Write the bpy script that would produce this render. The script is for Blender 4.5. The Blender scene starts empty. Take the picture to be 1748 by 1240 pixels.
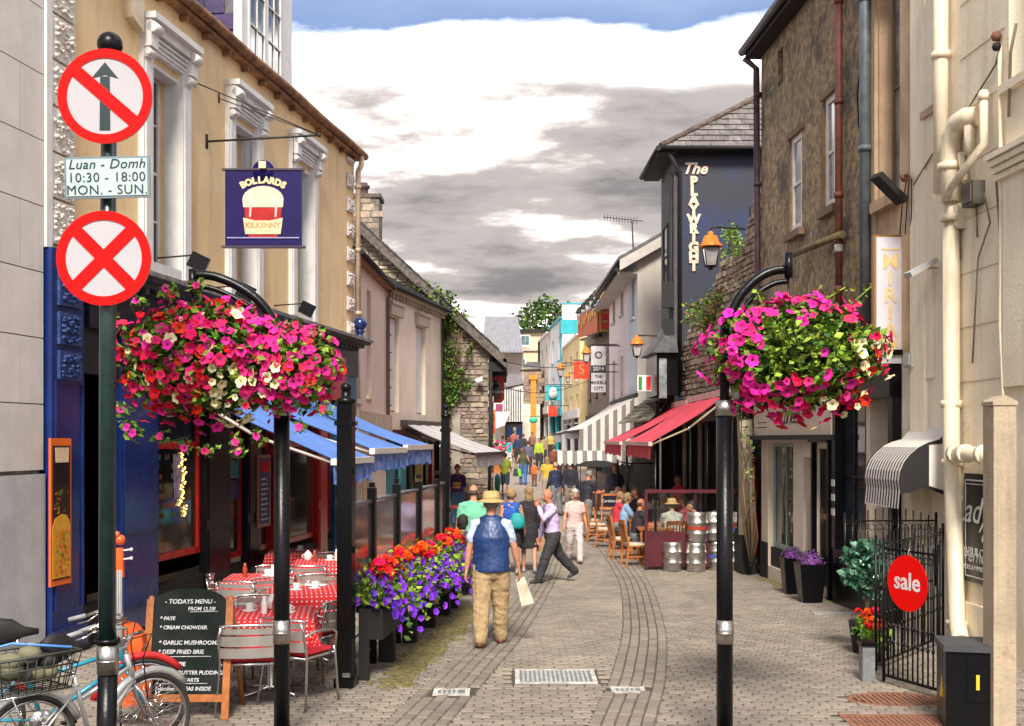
import bpy, bmesh, math, random
from mathutils import Vector, Matrix, noise
V = Vector
R = random.Random(11)
rad = math.radians
SC = bpy.context.scene
COL = SC.collection

# ---------------------------------------------------------------- camera, sky, sun, exposure
F, CX, HY, H = 1900.0, 874.0, 750.0, 2.35      # focal length and horizon in photo pixels, eye height in metres
cam_d = bpy.data.cameras.new('camera'); cam = bpy.data.objects.new('camera', cam_d); COL.objects.link(cam)
cam.location = (0, 0, H); cam.rotation_euler = (rad(90), 0, 0)
cam_d.sensor_width = 36.0; cam_d.lens = 36.0 * F / 1748.0
cam_d.shift_y = (HY - 620.0) / 1748.0
cam_d.clip_start = 0.1; cam_d.clip_end = 3000
SC.camera = cam
SC.view_settings.view_transform = 'Standard'; SC.view_settings.look = 'None'
SC.view_settings.exposure = 1.52; SC.view_settings.gamma = 1.0; SC.view_settings.use_curve_mapping = False
SUN_EL, SUN_AZ = 44.0, 181.0                    # azimuth from +Y clockwise: behind the camera, along the street

W = bpy.data.worlds.new('World'); SC.world = W; W.use_nodes = True
nt = W.node_tree; nt.nodes.clear()
def N(tree, typ, **kw):
    n = tree.nodes.new(typ)
    for k, v in kw.items():
        if k.startswith('_'): setattr(n, k[1:], v)
        else: n.inputs[k.replace('_', ' ')].default_value = v
    return n
def ramp(tree, stops, fac=None, interp='LINEAR'):
    r = tree.nodes.new('ShaderNodeValToRGB'); r.color_ramp.interpolation = interp
    e = r.color_ramp.elements
    while len(e) < len(stops): e.new(0.5)
    for i, (p, c) in enumerate(stops):
        e[i].position = p; e[i].color = (*c, 1) if len(c) == 3 else c
    if fac is not None: tree.links.new(fac, r.inputs[0])
    return r
def math_n(tree, op, a, b=None, clamp=False):
    n = tree.nodes.new('ShaderNodeMath'); n.operation = op; n.use_clamp = clamp
    for i, x in enumerate((a, b)):
        if x is None: continue
        if isinstance(x, (int, float)): n.inputs[i].default_value = x
        else: tree.links.new(x, n.inputs[i])
    return n.outputs[0]
def mixc(tree, fac, a, b, mode='MIX'):
    n = tree.nodes.new('ShaderNodeMix'); n.data_type = 'RGBA'; n.blend_type = mode
    for s, x in ((n.inputs[0], fac), (n.inputs[6], a), (n.inputs[7], b)):
        if isinstance(x, (int, float)): s.default_value = x
        elif isinstance(x, tuple): s.default_value = (*x, 1) if len(x) == 3 else x
        else: tree.links.new(x, s)
    return n.outputs[2]
L = nt.links.new
out = N(nt, 'ShaderNodeOutputWorld'); 
sky = N(nt, 'ShaderNodeTexSky', _sky_type='NISHITA', _sun_disc=False, _sun_elevation=rad(SUN_EL), _sun_rotation=rad(SUN_AZ))
tc = N(nt, 'ShaderNodeTexCoord'); sep = N(nt, 'ShaderNodeSeparateXYZ'); L(tc.outputs['Generated'], sep.inputs[0])
zc = math_n(nt, 'MAXIMUM', sep.outputs[2], 0.0); zd = math_n(nt, 'ADD', zc, 0.21)
cx_ = math_n(nt, 'DIVIDE', sep.outputs[0], zd); cy_ = math_n(nt, 'DIVIDE', sep.outputs[1], zd)
cmb = N(nt, 'ShaderNodeCombineXYZ'); L(cx_, cmb.inputs[0]); L(cy_, cmb.inputs[1])
mp = N(nt, 'ShaderNodeMapping'); mp.inputs['Location'].default_value = (7.2, 1.1, 0.0); mp.inputs['Scale'].default_value = (1.0, 1.55, 1.0)
L(cmb.outputs[0], mp.inputs[0])
n1 = N(nt, 'ShaderNodeTexNoise', Scale=0.95, Detail=12.0, Roughness=0.58); L(mp.outputs[0], n1.inputs['Vector'])
n2 = N(nt, 'ShaderNodeTexNoise', Scale=3.4, Detail=10.0, Roughness=0.62); L(mp.outputs[0], n2.inputs['Vector'])
dens = math_n(nt, 'ADD', math_n(nt, 'MULTIPLY', n1.outputs[0], 0.8), math_n(nt, 'MULTIPLY', n2.outputs[0], 0.2))
grey = ramp(nt, [(0.405, (1.35, 1.31, 1.27)), (0.455, (0.46, 0.42, 0.40)), (0.505, (0.215, 0.195, 0.187)), (0.60, (0.105, 0.098, 0.100))], dens, 'EASE')
# breaks of blue: only above a ragged upper edge of the cloud bank, and scattered again higher up
n3 = N(nt, 'ShaderNodeTexNoise', Scale=3.4, Detail=8.0, Roughness=0.6); L(mp.outputs[0], n3.inputs['Vector'])
n4 = N(nt, 'ShaderNodeTexNoise', Scale=0.55, Detail=3.0); L(mp.outputs[0], n4.inputs['Vector'])
edge = math_n(nt, 'ADD', sep.outputs[2], math_n(nt, 'MULTIPLY', math_n(nt, 'SUBTRACT', n3.outputs[0], 0.5), 0.055))
edge = math_n(nt, 'ADD', edge, math_n(nt, 'MULTIPLY', math_n(nt, 'SUBTRACT', n4.outputs[0], 0.5), 0.10))
bl = ramp(nt, [(0.335, (0, 0, 0)), (0.350, (1, 1, 1)), (0.50, (0.8, 0.8, 0.8)), (0.62, (0.3, 0.3, 0.3)), (0.9, (0.35, 0.35, 0.35))], edge)
rim = ramp(nt, [(0.29, (0, 0, 0)), (0.33, (1, 1, 1)), (0.40, (1, 1, 1)), (0.5, (0, 0, 0))], edge, 'EASE')
cl = mixc(nt, math_n(nt, 'MULTIPLY', rim.outputs[0], 0.85), grey.outputs[0], (1.7, 1.68, 1.68))
blue = mixc(nt, 0.25, mixc(nt, 1.0, sky.outputs[0], (0.03, 0.035, 0.045), 'MULTIPLY'), (0.26, 0.32, 0.46))
allc = mixc(nt, bl.outputs[0], cl, blue)
bg = N(nt, 'ShaderNodeBackground', Strength=1.0); L(allc, bg.inputs[0]); L(bg.outputs[0], out.inputs[0])
W.cycles.sampling_method = 'MANUAL'; W.cycles.sample_map_resolution = 512

sl = bpy.data.lights.new('sun', 'SUN'); sl.energy = 2.3; sl.angle = rad(16); sl.color = (1.0, 0.93, 0.82)
sun = bpy.data.objects.new('sun', sl); COL.objects.link(sun)
sd = V((math.sin(rad(SUN_AZ)) * math.cos(rad(SUN_EL)), math.cos(rad(SUN_AZ)) * math.cos(rad(SUN_EL)), math.sin(rad(SUN_EL))))
sun.rotation_euler = sd.to_track_quat('Z', 'Y').to_euler(); sun.location = (0, -5, 40)

# ---------------------------------------------------------------- ground profile and picture-to-place helpers
GP = [(-60, 0), (12, 0), (22, -.28), (30, -.25), (40, -.03), (50, .25), (65, .85), (85, 1.75), (110, 2.3), (3000, 2.3)]
def gz(Y):
    for (a, za), (b, zb) in zip(GP, GP[1:]):
        if Y <= b: 
            t = max(0, (Y - a) / (b - a)); return za + (zb - za) * t
    return GP[-1][1]
def P(px, py, Y): return V(((px - CX) / F * Y, Y, H + (HY - py) / F * Y))
def G(px, py):
    Y = 5.0
    while Y < 110:
        if H - (py - HY) / F * Y <= gz(Y): break
        Y += 0.02
    return V(((px - CX) / F * Y, Y, gz(Y)))
def GX(px, Y): return V(((px - CX) / F * Y, Y, gz(Y)))

# ---------------------------------------------------------------- mesh helpers
class MB:
    def __init__(s): s.v = []; s.f = []; s.m = []; s.mats = []; s.sm = []
    def mi(s, mat):
        if mat not in s.mats: s.mats.append(mat)
        return s.mats.index(mat)
    def add(s, vs, fs, mat, smooth=False):
        b = len(s.v); s.v += [tuple(v) for v in vs]; k = s.mi(mat)
        for f in fs: s.f.append([b + i for i in f]); s.m.append(k); s.sm.append(smooth)
    def hexa(s, c, mat):          # 8 corners: bottom loop 0-3, top loop 4-7
        s.add(c, [(3, 2, 1, 0), (4, 5, 6, 7), (0, 1, 5, 4), (1, 2, 6, 5), (2, 3, 7, 6), (3, 0, 4, 7)], mat)
    def box(s, a, b, mat):
        x0, y0, z0 = a; x1, y1, z1 = b
        s.hexa([(x0, y0, z0), (x1, y0, z0), (x1, y1, z0), (x0, y1, z0), (x0, y0, z1), (x1, y0, z1), (x1, y1, z1), (x0, y1, z1)], mat)
    def cbox(s, c, sx, sy, sz, mat, rot=0.0, tilt=None):
        m = Matrix.Rotation(rot, 3, 'Z')
        if tilt is not None: m = m @ tilt
        s.hexa([V(c) + m @ V((x * sx / 2, y * sy / 2, z * sz / 2)) for z in (-1, 1) for x, y in ((-1, -1), (1, -1), (1, 1), (-1, 1))], mat)
    def tube(s, pts, r, mat, n=8, cap=True, r2=None, smooth=True):
        pts = [V(p) for p in pts]
        rr = r if isinstance(r, (list, tuple)) else [r + ((r2 if r2 is not None else r) - r) * i / max(1, len(pts) - 1) for i in range(len(pts))]
        vs = []; up = None
        for i, p in enumerate(pts):
            d = (pts[min(i + 1, len(pts) - 1)] - pts[max(i - 1, 0)])
            d = d.normalized() if d.length > 1e-9 else V((0, 0, 1))
            if up is None: up = V((0, 0, 1)) if abs(d.z) < .9 else V((1, 0, 0))
            a = d.cross(up).normalized(); b = a.cross(d).normalized(); up = b
            q = rr[i]
            qa, qb = q if isinstance(q, tuple) else (q, q)
            for k in range(n):
                t = 2 * math.pi * k / n; vs.append(p + a * math.cos(t) * qa + b * math.sin(t) * qb)
        fs = [(i * n + k, i * n + (k + 1) % n, (i + 1) * n + (k + 1) % n, (i + 1) * n + k) for i in range(len(pts) - 1) for k in range(n)]
        s.add(vs, fs, mat, smooth)
        if cap:
            b = len(s.v) - len(vs); k = s.mi(mat)
            s.f.append([b + i for i in range(n)][::-1]); s.f.append([b + (len(pts) - 1) * n + i for i in range(n)]); s.m += [k, k]; s.sm += [False, False]
    def lathe(s, c, prof, mat, n=16, axis=None, smooth=True, sx=1, sy=1):
        m = axis if axis is not None else Matrix.Identity(3); c = V(c)
        vs = [c + m @ V((r * math.cos(2 * math.pi * k / n) * sx, r * math.sin(2 * math.pi * k / n) * sy, z)) for r, z in prof for k in range(n)]
        fs = [(i * n + k, i * n + (k + 1) % n, (i + 1) * n + (k + 1) % n, (i + 1) * n + k) for i in range(len(prof) - 1) for k in range(n)]
        s.add(vs, fs, mat, smooth)
    def ball(s, c, r, mat, n=12, sx=1, sy=1, sz=1, rot=None):
        h = n // 2
        prof = [(max(1e-4, math.sin(math.pi * i / h)), -math.cos(math.pi * i / h)) for i in range(h + 1)]
        m = (rot or Matrix.Identity(3)) @ Matrix.Diagonal((r * sx, r * sy, r * sz))
        s.lathe(c, prof, mat, n, m)
    def prism(s, poly, dvec, mat):   # polygon of 3d points extruded by dvec
        n = len(poly); d = V(dvec); vs = [V(p) for p in poly] + [V(p) + d for p in poly]
        s.add(vs, [tuple(range(n))[::-1], tuple(range(n, 2 * n))] + [(i, (i + 1) % n, n + (i + 1) % n, n + i) for i in range(n)], mat)
    def build(s, name, parent=None, recalc=True, world=True, uv=None, mesh_only=False):
        me = bpy.data.meshes.new(name)
        vs = s.v
        if parent is not None and world:
            inv = wm(parent).inverted(); vs = [inv @ V(v) for v in vs]
        me.from_pydata(vs, [], s.f)
        for m in s.mats: me.materials.append(m)
        me.polygons.foreach_set('material_index', s.m); me.polygons.foreach_set('use_smooth', s.sm)
        if recalc and len(s.f) < 60000:
            bm = bmesh.new(); bm.from_mesh(me); bmesh.ops.recalc_face_normals(bm, faces=bm.faces[:]); bm.to_mesh(me); bm.free()
        if uv:
            lay = me.uv_layers.new(name='UVMap')
            for lp in me.loops: lay.data[lp.index].uv = uv[lp.vertex_index]
        me.update()
        if mesh_only: return me
        o = bpy.data.objects.new(name, me); COL.objects.link(o); o.parent = parent
        return o
def wm(o):
    m = o.matrix_basis.copy()
    while o.parent: o = o.parent; m = o.matrix_basis @ m
    return m
def tag(o, label=None, cat=None, group=None, kind=None):
    if label: o['label'] = label
    if cat: o['category'] = cat
    if group: o['group'] = group
    if kind: o['kind'] = kind
    return o
def thing(name, label, cat, loc=(0, 0, 0), rz=0.0, group=None):
    o = bpy.data.objects.new(name, None); COL.objects.link(o); o.empty_display_size = .2
    o.location = loc; o.rotation_euler = (0, 0, rz)
    o.matrix_basis = Matrix.Translation(V(loc)) @ Matrix.Rotation(rz, 4, 'Z')
    return tag(o, label, cat, group)
KIDS = {}
def kids(o): return [c for c in bpy.data.objects if c.parent == o]
def cache_tree(o):
    ks = kids(o); KIDS[o.name] = ks
    for k in ks: cache_tree(k)
def copy_tree(o, loc, rz=0.0, label=None, group=None, scale=1.0, parent=None):
    if o.name not in KIDS: cache_tree(o)
    c = o.copy(); COL.objects.link(c); c.parent = parent
    if parent is None:
        c.matrix_basis = Matrix.Translation(V(loc)) @ Matrix.Rotation(rz, 4, 'Z') @ Matrix.Scale(scale, 4)
        if label: c['label'] = label
        if group: c['group'] = group
    for k in KIDS[o.name]: copy_tree(k, None, parent=c)
    return c
def put(mesh, name, M4, parent=None):
    o = bpy.data.objects.new(name, mesh); COL.objects.link(o); o.parent = parent
    o.matrix_basis = (wm(parent).inverted() @ M4) if parent is not None else M4
    return o
class Fr:                                  # a vertical facade plane: u along it, o outwards
    def __init__(s, x, y, dx, dy, side=1):
        l = math.hypot(dx, dy); s.o = V((x, y, 0)); s.u = V((dx / l, dy / l, 0)); s.n = V((dy / l, -dx / l, 0)) * side
    def p(s, u, z, o=0.0): q = s.o + s.u * u + s.n * o; return V((q.x, q.y, z))
    def hit(s, px, py, o=0.0):
        d = V(((px - CX) / F, 1, (HY - py) / F)); c = V((0, 0, H)); q = s.o + s.n * o
        return c + d * ((q - c).dot(s.n) / d.dot(s.n))
    def uz(s, px, py, o=0.0): h = s.hit(px, py, o); return (h - s.o).dot(s.u), h.z
    def U(s, px, o=0.0): return s.uz(px, HY, o)[0]
    def box(s, mb, u0, u1, z0, z1, o0, o1, mat):
        mb.hexa([s.p(u0, z0, o0), s.p(u1, z0, o0), s.p(u1, z0, o1), s.p(u0, z0, o1), s.p(u0, z1, o0), s.p(u1, z1, o0), s.p(u1, z1, o1), s.p(u0, z1, o1)], mat)

# ---------------------------------------------------------------- materials
MC = {}
def M(name, col, rough=.8, var=.12, scale=3.0, bump=0.0, bscale=40.0, metal=0.0, col2=None, island=0.0, objr=0.0, streak=0.0, spec=None, coat=0.0, stain=None, sthr=.55, sscale=1.3, trans=0.0):
    if name in MC: return MC[name]
    m = bpy.data.materials.new(name); m.use_nodes = True; t = m.node_tree; t.nodes.clear(); l = t.links.new
    o = N(t, 'ShaderNodeOutputMaterial'); b = N(t, 'ShaderNodeBsdfPrincipled'); l(b.outputs[0], o.inputs[0])
    b.inputs['Roughness'].default_value = rough; b.inputs['Metallic'].default_value = metal
    if spec is not None: b.inputs['Specular IOR Level'].default_value = spec
    if coat: b.inputs['Coat Weight'].default_value = coat; b.inputs['Coat Roughness'].default_value = .15
    if trans: b.inputs['Transmission Weight'].default_value = trans
    g = N(t, 'ShaderNodeNewGeometry'); pos = g.outputs['Position']
    c2 = col2 or tuple(min(1, max(0, c * (1 - 2 * var))) for c in col)
    n = N(t, 'ShaderNodeTexNoise', Scale=scale, Detail=6.0, Roughness=.62); l(pos, n.inputs['Vector'])
    cr = ramp(t, [(.36, (0, 0, 0)), (.64, (1, 1, 1))], n.outputs[0])
    c = mixc(t, cr.outputs[0], c2, col)
    if streak:
        mpn = N(t, 'ShaderNodeMapping'); mpn.inputs['Scale'].default_value = (2.2, 2.2, .18); l(pos, mpn.inputs[0])
        s = N(t, 'ShaderNodeTexNoise', Scale=2.4, Detail=6.0, Roughness=.7); l(mpn.outputs[0], s.inputs['Vector'])
        sr = ramp(t, [(.5, (1, 1, 1)), (.72, (1 - streak, 1 - streak * 1.02, 1 - streak * 1.1))], s.outputs[0]); c = mixc(t, 1.0, c, sr.outputs[0], 'MULTIPLY')
    if stain:
        s = N(t, 'ShaderNodeTexNoise', Scale=sscale, Detail=9.0, Roughness=.7); l(pos, s.inputs['Vector'])
        sr = ramp(t, [(sthr, (0, 0, 0)), (sthr + .12, (1, 1, 1))], s.outputs[0]); c = mixc(t, sr.outputs[0], c, stain)
    for amt, src in ((island, 'isl'), (objr, 'obj')):
        if not amt: continue
        rnd = g.outputs['Random Per Island'] if src == 'isl' else N(t, 'ShaderNodeObjectInfo').outputs['Random']
        hv = N(t, 'ShaderNodeHueSaturation'); hv.inputs['Value'].default_value = 1
        l(math_n(t, 'ADD', math_n(t, 'MULTIPLY', rnd, amt * 2), 1 - amt), hv.inputs['Value'])
        fr = math_n(t, 'FRACT', math_n(t, 'MULTIPLY', rnd, 7.31))
        l(math_n(t, 'ADD', math_n(t, 'MULTIPLY', fr, .035), .4825), hv.inputs['Hue'])
        l(c, hv.inputs['Color']); c = hv.outputs[0]
    l(c, b.inputs['Base Color'])
    if bump:
        n2 = N(t, 'ShaderNodeTexNoise', Scale=bscale, Detail=5.0, Roughness=.65); l(pos, n2.inputs['Vector'])
        bp = N(t, 'ShaderNodeBump', Strength=min(1, bump), Distance=.02 * max(1, bump)); l(n2.outputs[0], bp.inputs['Height']); l(bp.outputs[0], b.inputs['Normal'])
        rr = ramp(t, [(.3, (rough * .85,) * 3), (.7, (min(1, rough * 1.12),) * 3)], n2.outputs[0]); l(rr.outputs[0], b.inputs['Roughness'])
    MC[name] = m; return m
def emis(name, col, s):
    if name in MC: return MC[name]
    m = M(name, col, .5); b = [n for n in m.node_tree.nodes if n.type == 'BSDF_PRINCIPLED'][0]
    b.inputs['Emission Color'].default_value = (*col, 1); b.inputs['Emission Strength'].default_value = s; return m
black = M('black_paint', (.004, .004, .005), .3, .1, 5, .12, 30, spec=.25, stain=(.02, .018, .015), sthr=.66, sscale=9)
blackm = M('black_matt', (.009, .008, .009), .7, .2, 6, .2, 40)
steel = M('brushed_steel', (.55, .53, .5), .3, .12, 12, .15, 90, metal=1.0)
alu = M('aluminium', (.72, .71, .7), .26, .08, 15, .05, 60, metal=1.0)
white = M('white_paint', (.80, .78, .76), .6, .06, 4, .2, 30, streak=.2, stain=(.5, .46, .4), sthr=.66, sscale=6)
glass = M('window_glass', (.03, .036, .042), .04, .3, 1.2, spec=.9, col2=(.008, .01, .012), coat=.3)
glassl = M('window_glass_curtained', (.34, .36, .36), .12, .3, 2.2, spec=.7, col2=(.10, .12, .13), coat=.4)
ochre = M('ochre_render', (.88, .66, .38), .85, .1, 1.1, .35, 45, col2=(.82, .58, .31), streak=.2, stain=(.66, .40, .18), sthr=.62)
blackslate = M('slate', (.10, .095, .10), .55, .25, 5, .4, 30, island=.3, objr=.3, stain=(.16, .15, .10), sthr=.6, sscale=4)
gutter_rust = M('rusty_gutter', (.36, .16, .05), .7, .4, 6, .5, 40, col2=(.10, .05, .03))
navy = M('navy_gloss_paint', (.010, .030, .16), .22, .25, 3, .12, 14, coat=.4, col2=(.007, .021, .115), streak=.3)
redp = M('red_gloss_paint', (.50, .012, .008), .3, .15, 5, .1, 20, coat=.3)
wood = M('varnished_wood', (.48, .17, .045), .35, .25, 9, .15, 50, coat=.25, col2=(.30, .09, .022))
stone = M('rubble_stone', (.36, .275, .20), .9, .3, 7, .8, 26, island=.34, objr=.34, col2=(.19, .16, .13), stain=(.10, .095, .075), sthr=.58, sscale=2.5)
mortar = M('mortar', (.23, .2, .165), .95, .25, 9, .7, 40)
cream = M('cream_render', (.88, .79, .61), .8, .06, 1.0, .45, 24, col2=(.82, .71, .53), streak=.24, stain=(.60, .46, .29), sthr=.63)
creamp = M('cream_pipe_paint', (.86, .74, .54), .5, .06, 4, .2, 20, streak=.35, stain=(.42, .28, .15), sthr=.68, sscale=6)
beige = M('beige_render', (.76, .60, .44), .85, .06, 1.5, .25, 40, streak=.14)
leafd = M('leaf_dark', (.045, .11, .018), .6, .4, 9, island=.45, spec=.3)
leafm = M('leaf_mid', (.10, .24, .025), .6, .4, 9, island=.45, spec=.3)
leafl = M('leaf_light', (.28, .42, .04), .6, .3, 9, island=.4, spec=.3)

_fc = {}
def text(parent, s, mat, size, M4, ext=.004, name='lettering', align='CENTER', bold=0.0, shear=0.0, space=1.0, label=None):
    key = (s, size, ext, align, bold, shear, space, mat.name)
    if key not in _fc:
        c = bpy.data.curves.new(name, 'FONT'); c.body = s; c.size = size; c.extrude = ext; c.align_x = align; c.align_y = 'CENTER'
        c.offset = bold; c.shear = shear; c.space_character = space; c.resolution_u = 3
        o = bpy.data.objects.new('tmp', c); COL.objects.link(o)
        me = bpy.data.meshes.new_from_object(o.evaluated_get(bpy.context.evaluated_depsgraph_get()))
        COL.objects.unlink(o); bpy.data.objects.remove(o); me.materials.clear(); me.materials.append(mat); me.name = name; _fc[key] = me
    return put(_fc[key], name, M4, parent)
def face_m(p, right, up):   # matrix whose X is right, Y is up, Z towards the viewer
    r = V(right).normalized(); u = V(up).normalized(); n = r.cross(u)
    m = Matrix((r, u, n)).transposed().to_4x4(); m.translation = V(p); return m
CAMR, UP = V((1, 0, 0)), V((0, 0, 1))
# ================================================================ THE GROUND
ground_bed = M('joint_sand', (.09, .073, .058), .95, .25, 6, .6, 60)
sett = M('paving_sett', (.262, .214, .174), .85, .12, .7, .5, 45, col2=(.185, .157, .134), island=.17, objr=.17, stain=(.25, .175, .15), sthr=.60, sscale=.8)
settb = M('band_sett', (.235, .195, .162), .85, .12, .9, .35, 55, island=.14, objr=.14)
slabm = M('pale_slab', (.66, .58, .5), .85, .12, 2, .3, 45, island=.12, objr=.12)
far = M('far_paving', (.33, .27, .22), .88, .1, .5, .2, 30)
t = far.node_tree; bs = [n for n in t.nodes if n.type == 'BSDF_PRINCIPLED'][0]
g_ = N(t, 'ShaderNodeNewGeometry'); br = N(t, 'ShaderNodeTexBrick', Scale=1.0, Mortar_Size=.012, Brick_Width=.21, Row_Height=.105)
br.inputs['Color1'].default_value = (.37, .295, .245, 1); br.inputs['Color2'].default_value = (.28, .225, .19, 1); br.inputs['Mortar'].default_value = (.22, .19, .16, 1)
t.links.new(g_.outputs['Position'], br.inputs['Vector']); t.links.new(br.outputs[0], bs.inputs['Base Color'])

gm = MB(); ys = [-60, -20, 0, 4] + [4 + i for i in range(1, 108)] + [130, 300, 900]; xs = [-900, -60, -12, -6, 0, 6, 12, 60, 900]
NX = len(xs); vs = [(x, y, gz(y) - (.014 if y < 30.2 else 0)) for y in ys for x in xs]
f1 = []; f2 = []
for j in range(len(ys) - 1):
    for i in range(NX - 1): (f1 if ys[j + 1] <= 30.1 else f2).append((j * NX + i, j * NX + i + 1, (j + 1) * NX + i + 1, (j + 1) * NX + i))
gm.add(vs, f1, ground_bed); gm.add(vs, f2, far)
street = gm.build('street_paving'); tag(street, kind='structure')

bandR = [G(1060, 1239), G(1092, 1143), G(1098, 1062), G(1080, 990), G(1048, 945), G(1012, 905)]
bandL = [G(745, 1200), G(800, 1143), G(858, 1082), G(918, 1000), G(940, 955), G(955, 915)]
bandR.insert(0, bandR[0] + (bandR[0] - bandR[1]) * 1.3); bandL.insert(0, bandL[0] + (bandL[0] - bandL[1]) * 1.5)
def dense(pl, step=.05):
    o = []
    for i in range(len(pl) - 1):
        p0 = pl[max(0, i - 1)]; p1 = pl[i]; p2 = pl[i + 1]; p3 = pl[min(len(pl) - 1, i + 2)]
        n = max(2, int((p2 - p1).length / step))
        for k in range(n):
            t = k / n
            o.append(.5 * ((2 * p1) + (p2 - p0) * t + (2 * p0 - 5 * p1 + 4 * p2 - p3) * t * t + (3 * p1 - p0 - 3 * p2 + p3) * t ** 3))
    return o
bR, bL = dense(bandR), dense(bandL)
def near_band(x, y, w=.27):
    for b in (bR, bL):
        for p in b[::4]:
            if abs(p.y - y) < .35 and (p.x - x) ** 2 + (p.y - y) ** 2 < w * w: return True
    return False
COVERS = [  # centre, half width, half length, kind
    (G(948, 1155), .40, .32), (G(771, 1181), .17, .13), (G(1072, 1178), .16, .12), (G(1430, 1047), .35, .10), (G(1530, 1194), .42, .13), (G(1535, 1232), .45, .22)]
def on_cover(x, y):
    return any(abs(x - c.x) < hw + .05 and abs(y - c.y) < hl + .04 for c, hw, hl in COVERS)
def brick_part(mb, c, ux, uy, hx, hy, top, mat, bev=.008, dz=None):
    tz = [top + R.uniform(-.002, .002) for _ in range(4)]
    vs = []
    for (sx, sy) in ((-1, -1), (1, -1), (1, 1), (-1, 1)): q = c + ux * hx * sx + uy * hy * sy; vs.append((q.x, q.y, gz(q.y) - .012))
    for k, (sx, sy) in enumerate(((-1, -1), (1, -1), (1, 1), (-1, 1))): q = c + ux * (hx - bev) * sx + uy * (hy - bev) * sy; vs.append((q.x, q.y, gz(q.y) + tz[k]))
    mb.add(vs, [(4, 5, 6, 7), (0, 1, 5, 4), (1, 2, 6, 5), (2, 3, 7, 6), (3, 0, 4, 7)], mat)
sett_list = []
row = 0; y = 7.9
while y < 30.0:
    off = (row % 2) * .085 + R.uniform(-.01, .01); cuts = []
    for b in (bR, bL):
        for i in range(len(b) - 1):
            if b[i].y <= y < b[i + 1].y: sl_b = (b[i + 1].x - b[i].x) / (b[i + 1].y - b[i].y); cuts.append((b[i].x, .268 * math.sqrt(1 + sl_b * sl_b))); break
    ph = .05 * math.sin(y * .7)
    x = -6.2 + off
    while x < 5.6:
        yy = y + .02 * math.sin(x * 1.3 + y * .4)
        inside = x > -5.6 + .157 * (yy - 11.9) and x < 5.4
        if inside and abs(x / yy) < .50:
            segs = [(x - .081, x + .081)]
            for cxb, hwb in cuts: segs = [q for s0, s1 in segs for q in ((s0, min(s1, cxb - hwb - .004)), (max(s0, cxb + hwb + .004), s1)) if q[1] - q[0] > .025]
            for s0, s1 in segs:
                if not on_cover((s0 + s1) / 2, yy): sett_list.append((V(((s0 + s1) / 2, yy, 0)), V((1, R.uniform(-.01, .01), 0)), V((0, 1, 0)), (s1 - s0) / 2, .0455, R.uniform(-.002, .003), sett))
        x += .17
    y += .098; row += 1
for b in (bR, bL):
    acc = 0; last = b[0]
    for lane in range(5):
        d = 0; prev = b[0]; start = (lane % 2) * .105
        nxt = start
        for i in range(1, len(b) - 1):
            d += (b[i] - b[i - 1]).length
            if d >= nxt:
                nxt += .212; tdir = (b[i + 1] - b[i - 1]); tdir.z = 0; tdir.normalize(); nn = V((tdir.y, -tdir.x, 0))
                c = b[i] + nn * ((lane - 2) * .108)
                if not on_cover(c.x, c.y): sett_list.append((V((c.x, c.y, 0)), tdir, nn, .101, .051, .006, settb))
# a few paler slabs by the right-hand shops
for k in range(60):
    c = V((3.3 + (k % 3) * .31, 9.3 + (k // 3) * .31, 0))
sett_list.sort(key=lambda s: (s[0].y - 9.2) ** 2 + .4 * (s[0].x - .5) ** 2 if s[0].y > 8.95 else 999)
rest = MB()
for i, (c, ux, uy, hx, hy, top, mat) in enumerate(sett_list):
    if i < 300:
        mb = MB(); brick_part(mb, c, ux, uy, hx, hy, top, mat); mb.build('sett', street, recalc=False)
    else: brick_part(rest, c, ux, uy, hx, hy, top, mat)
o = rest.build('setts', street, recalc=False); o['kind'] = 'stuff'

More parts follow.
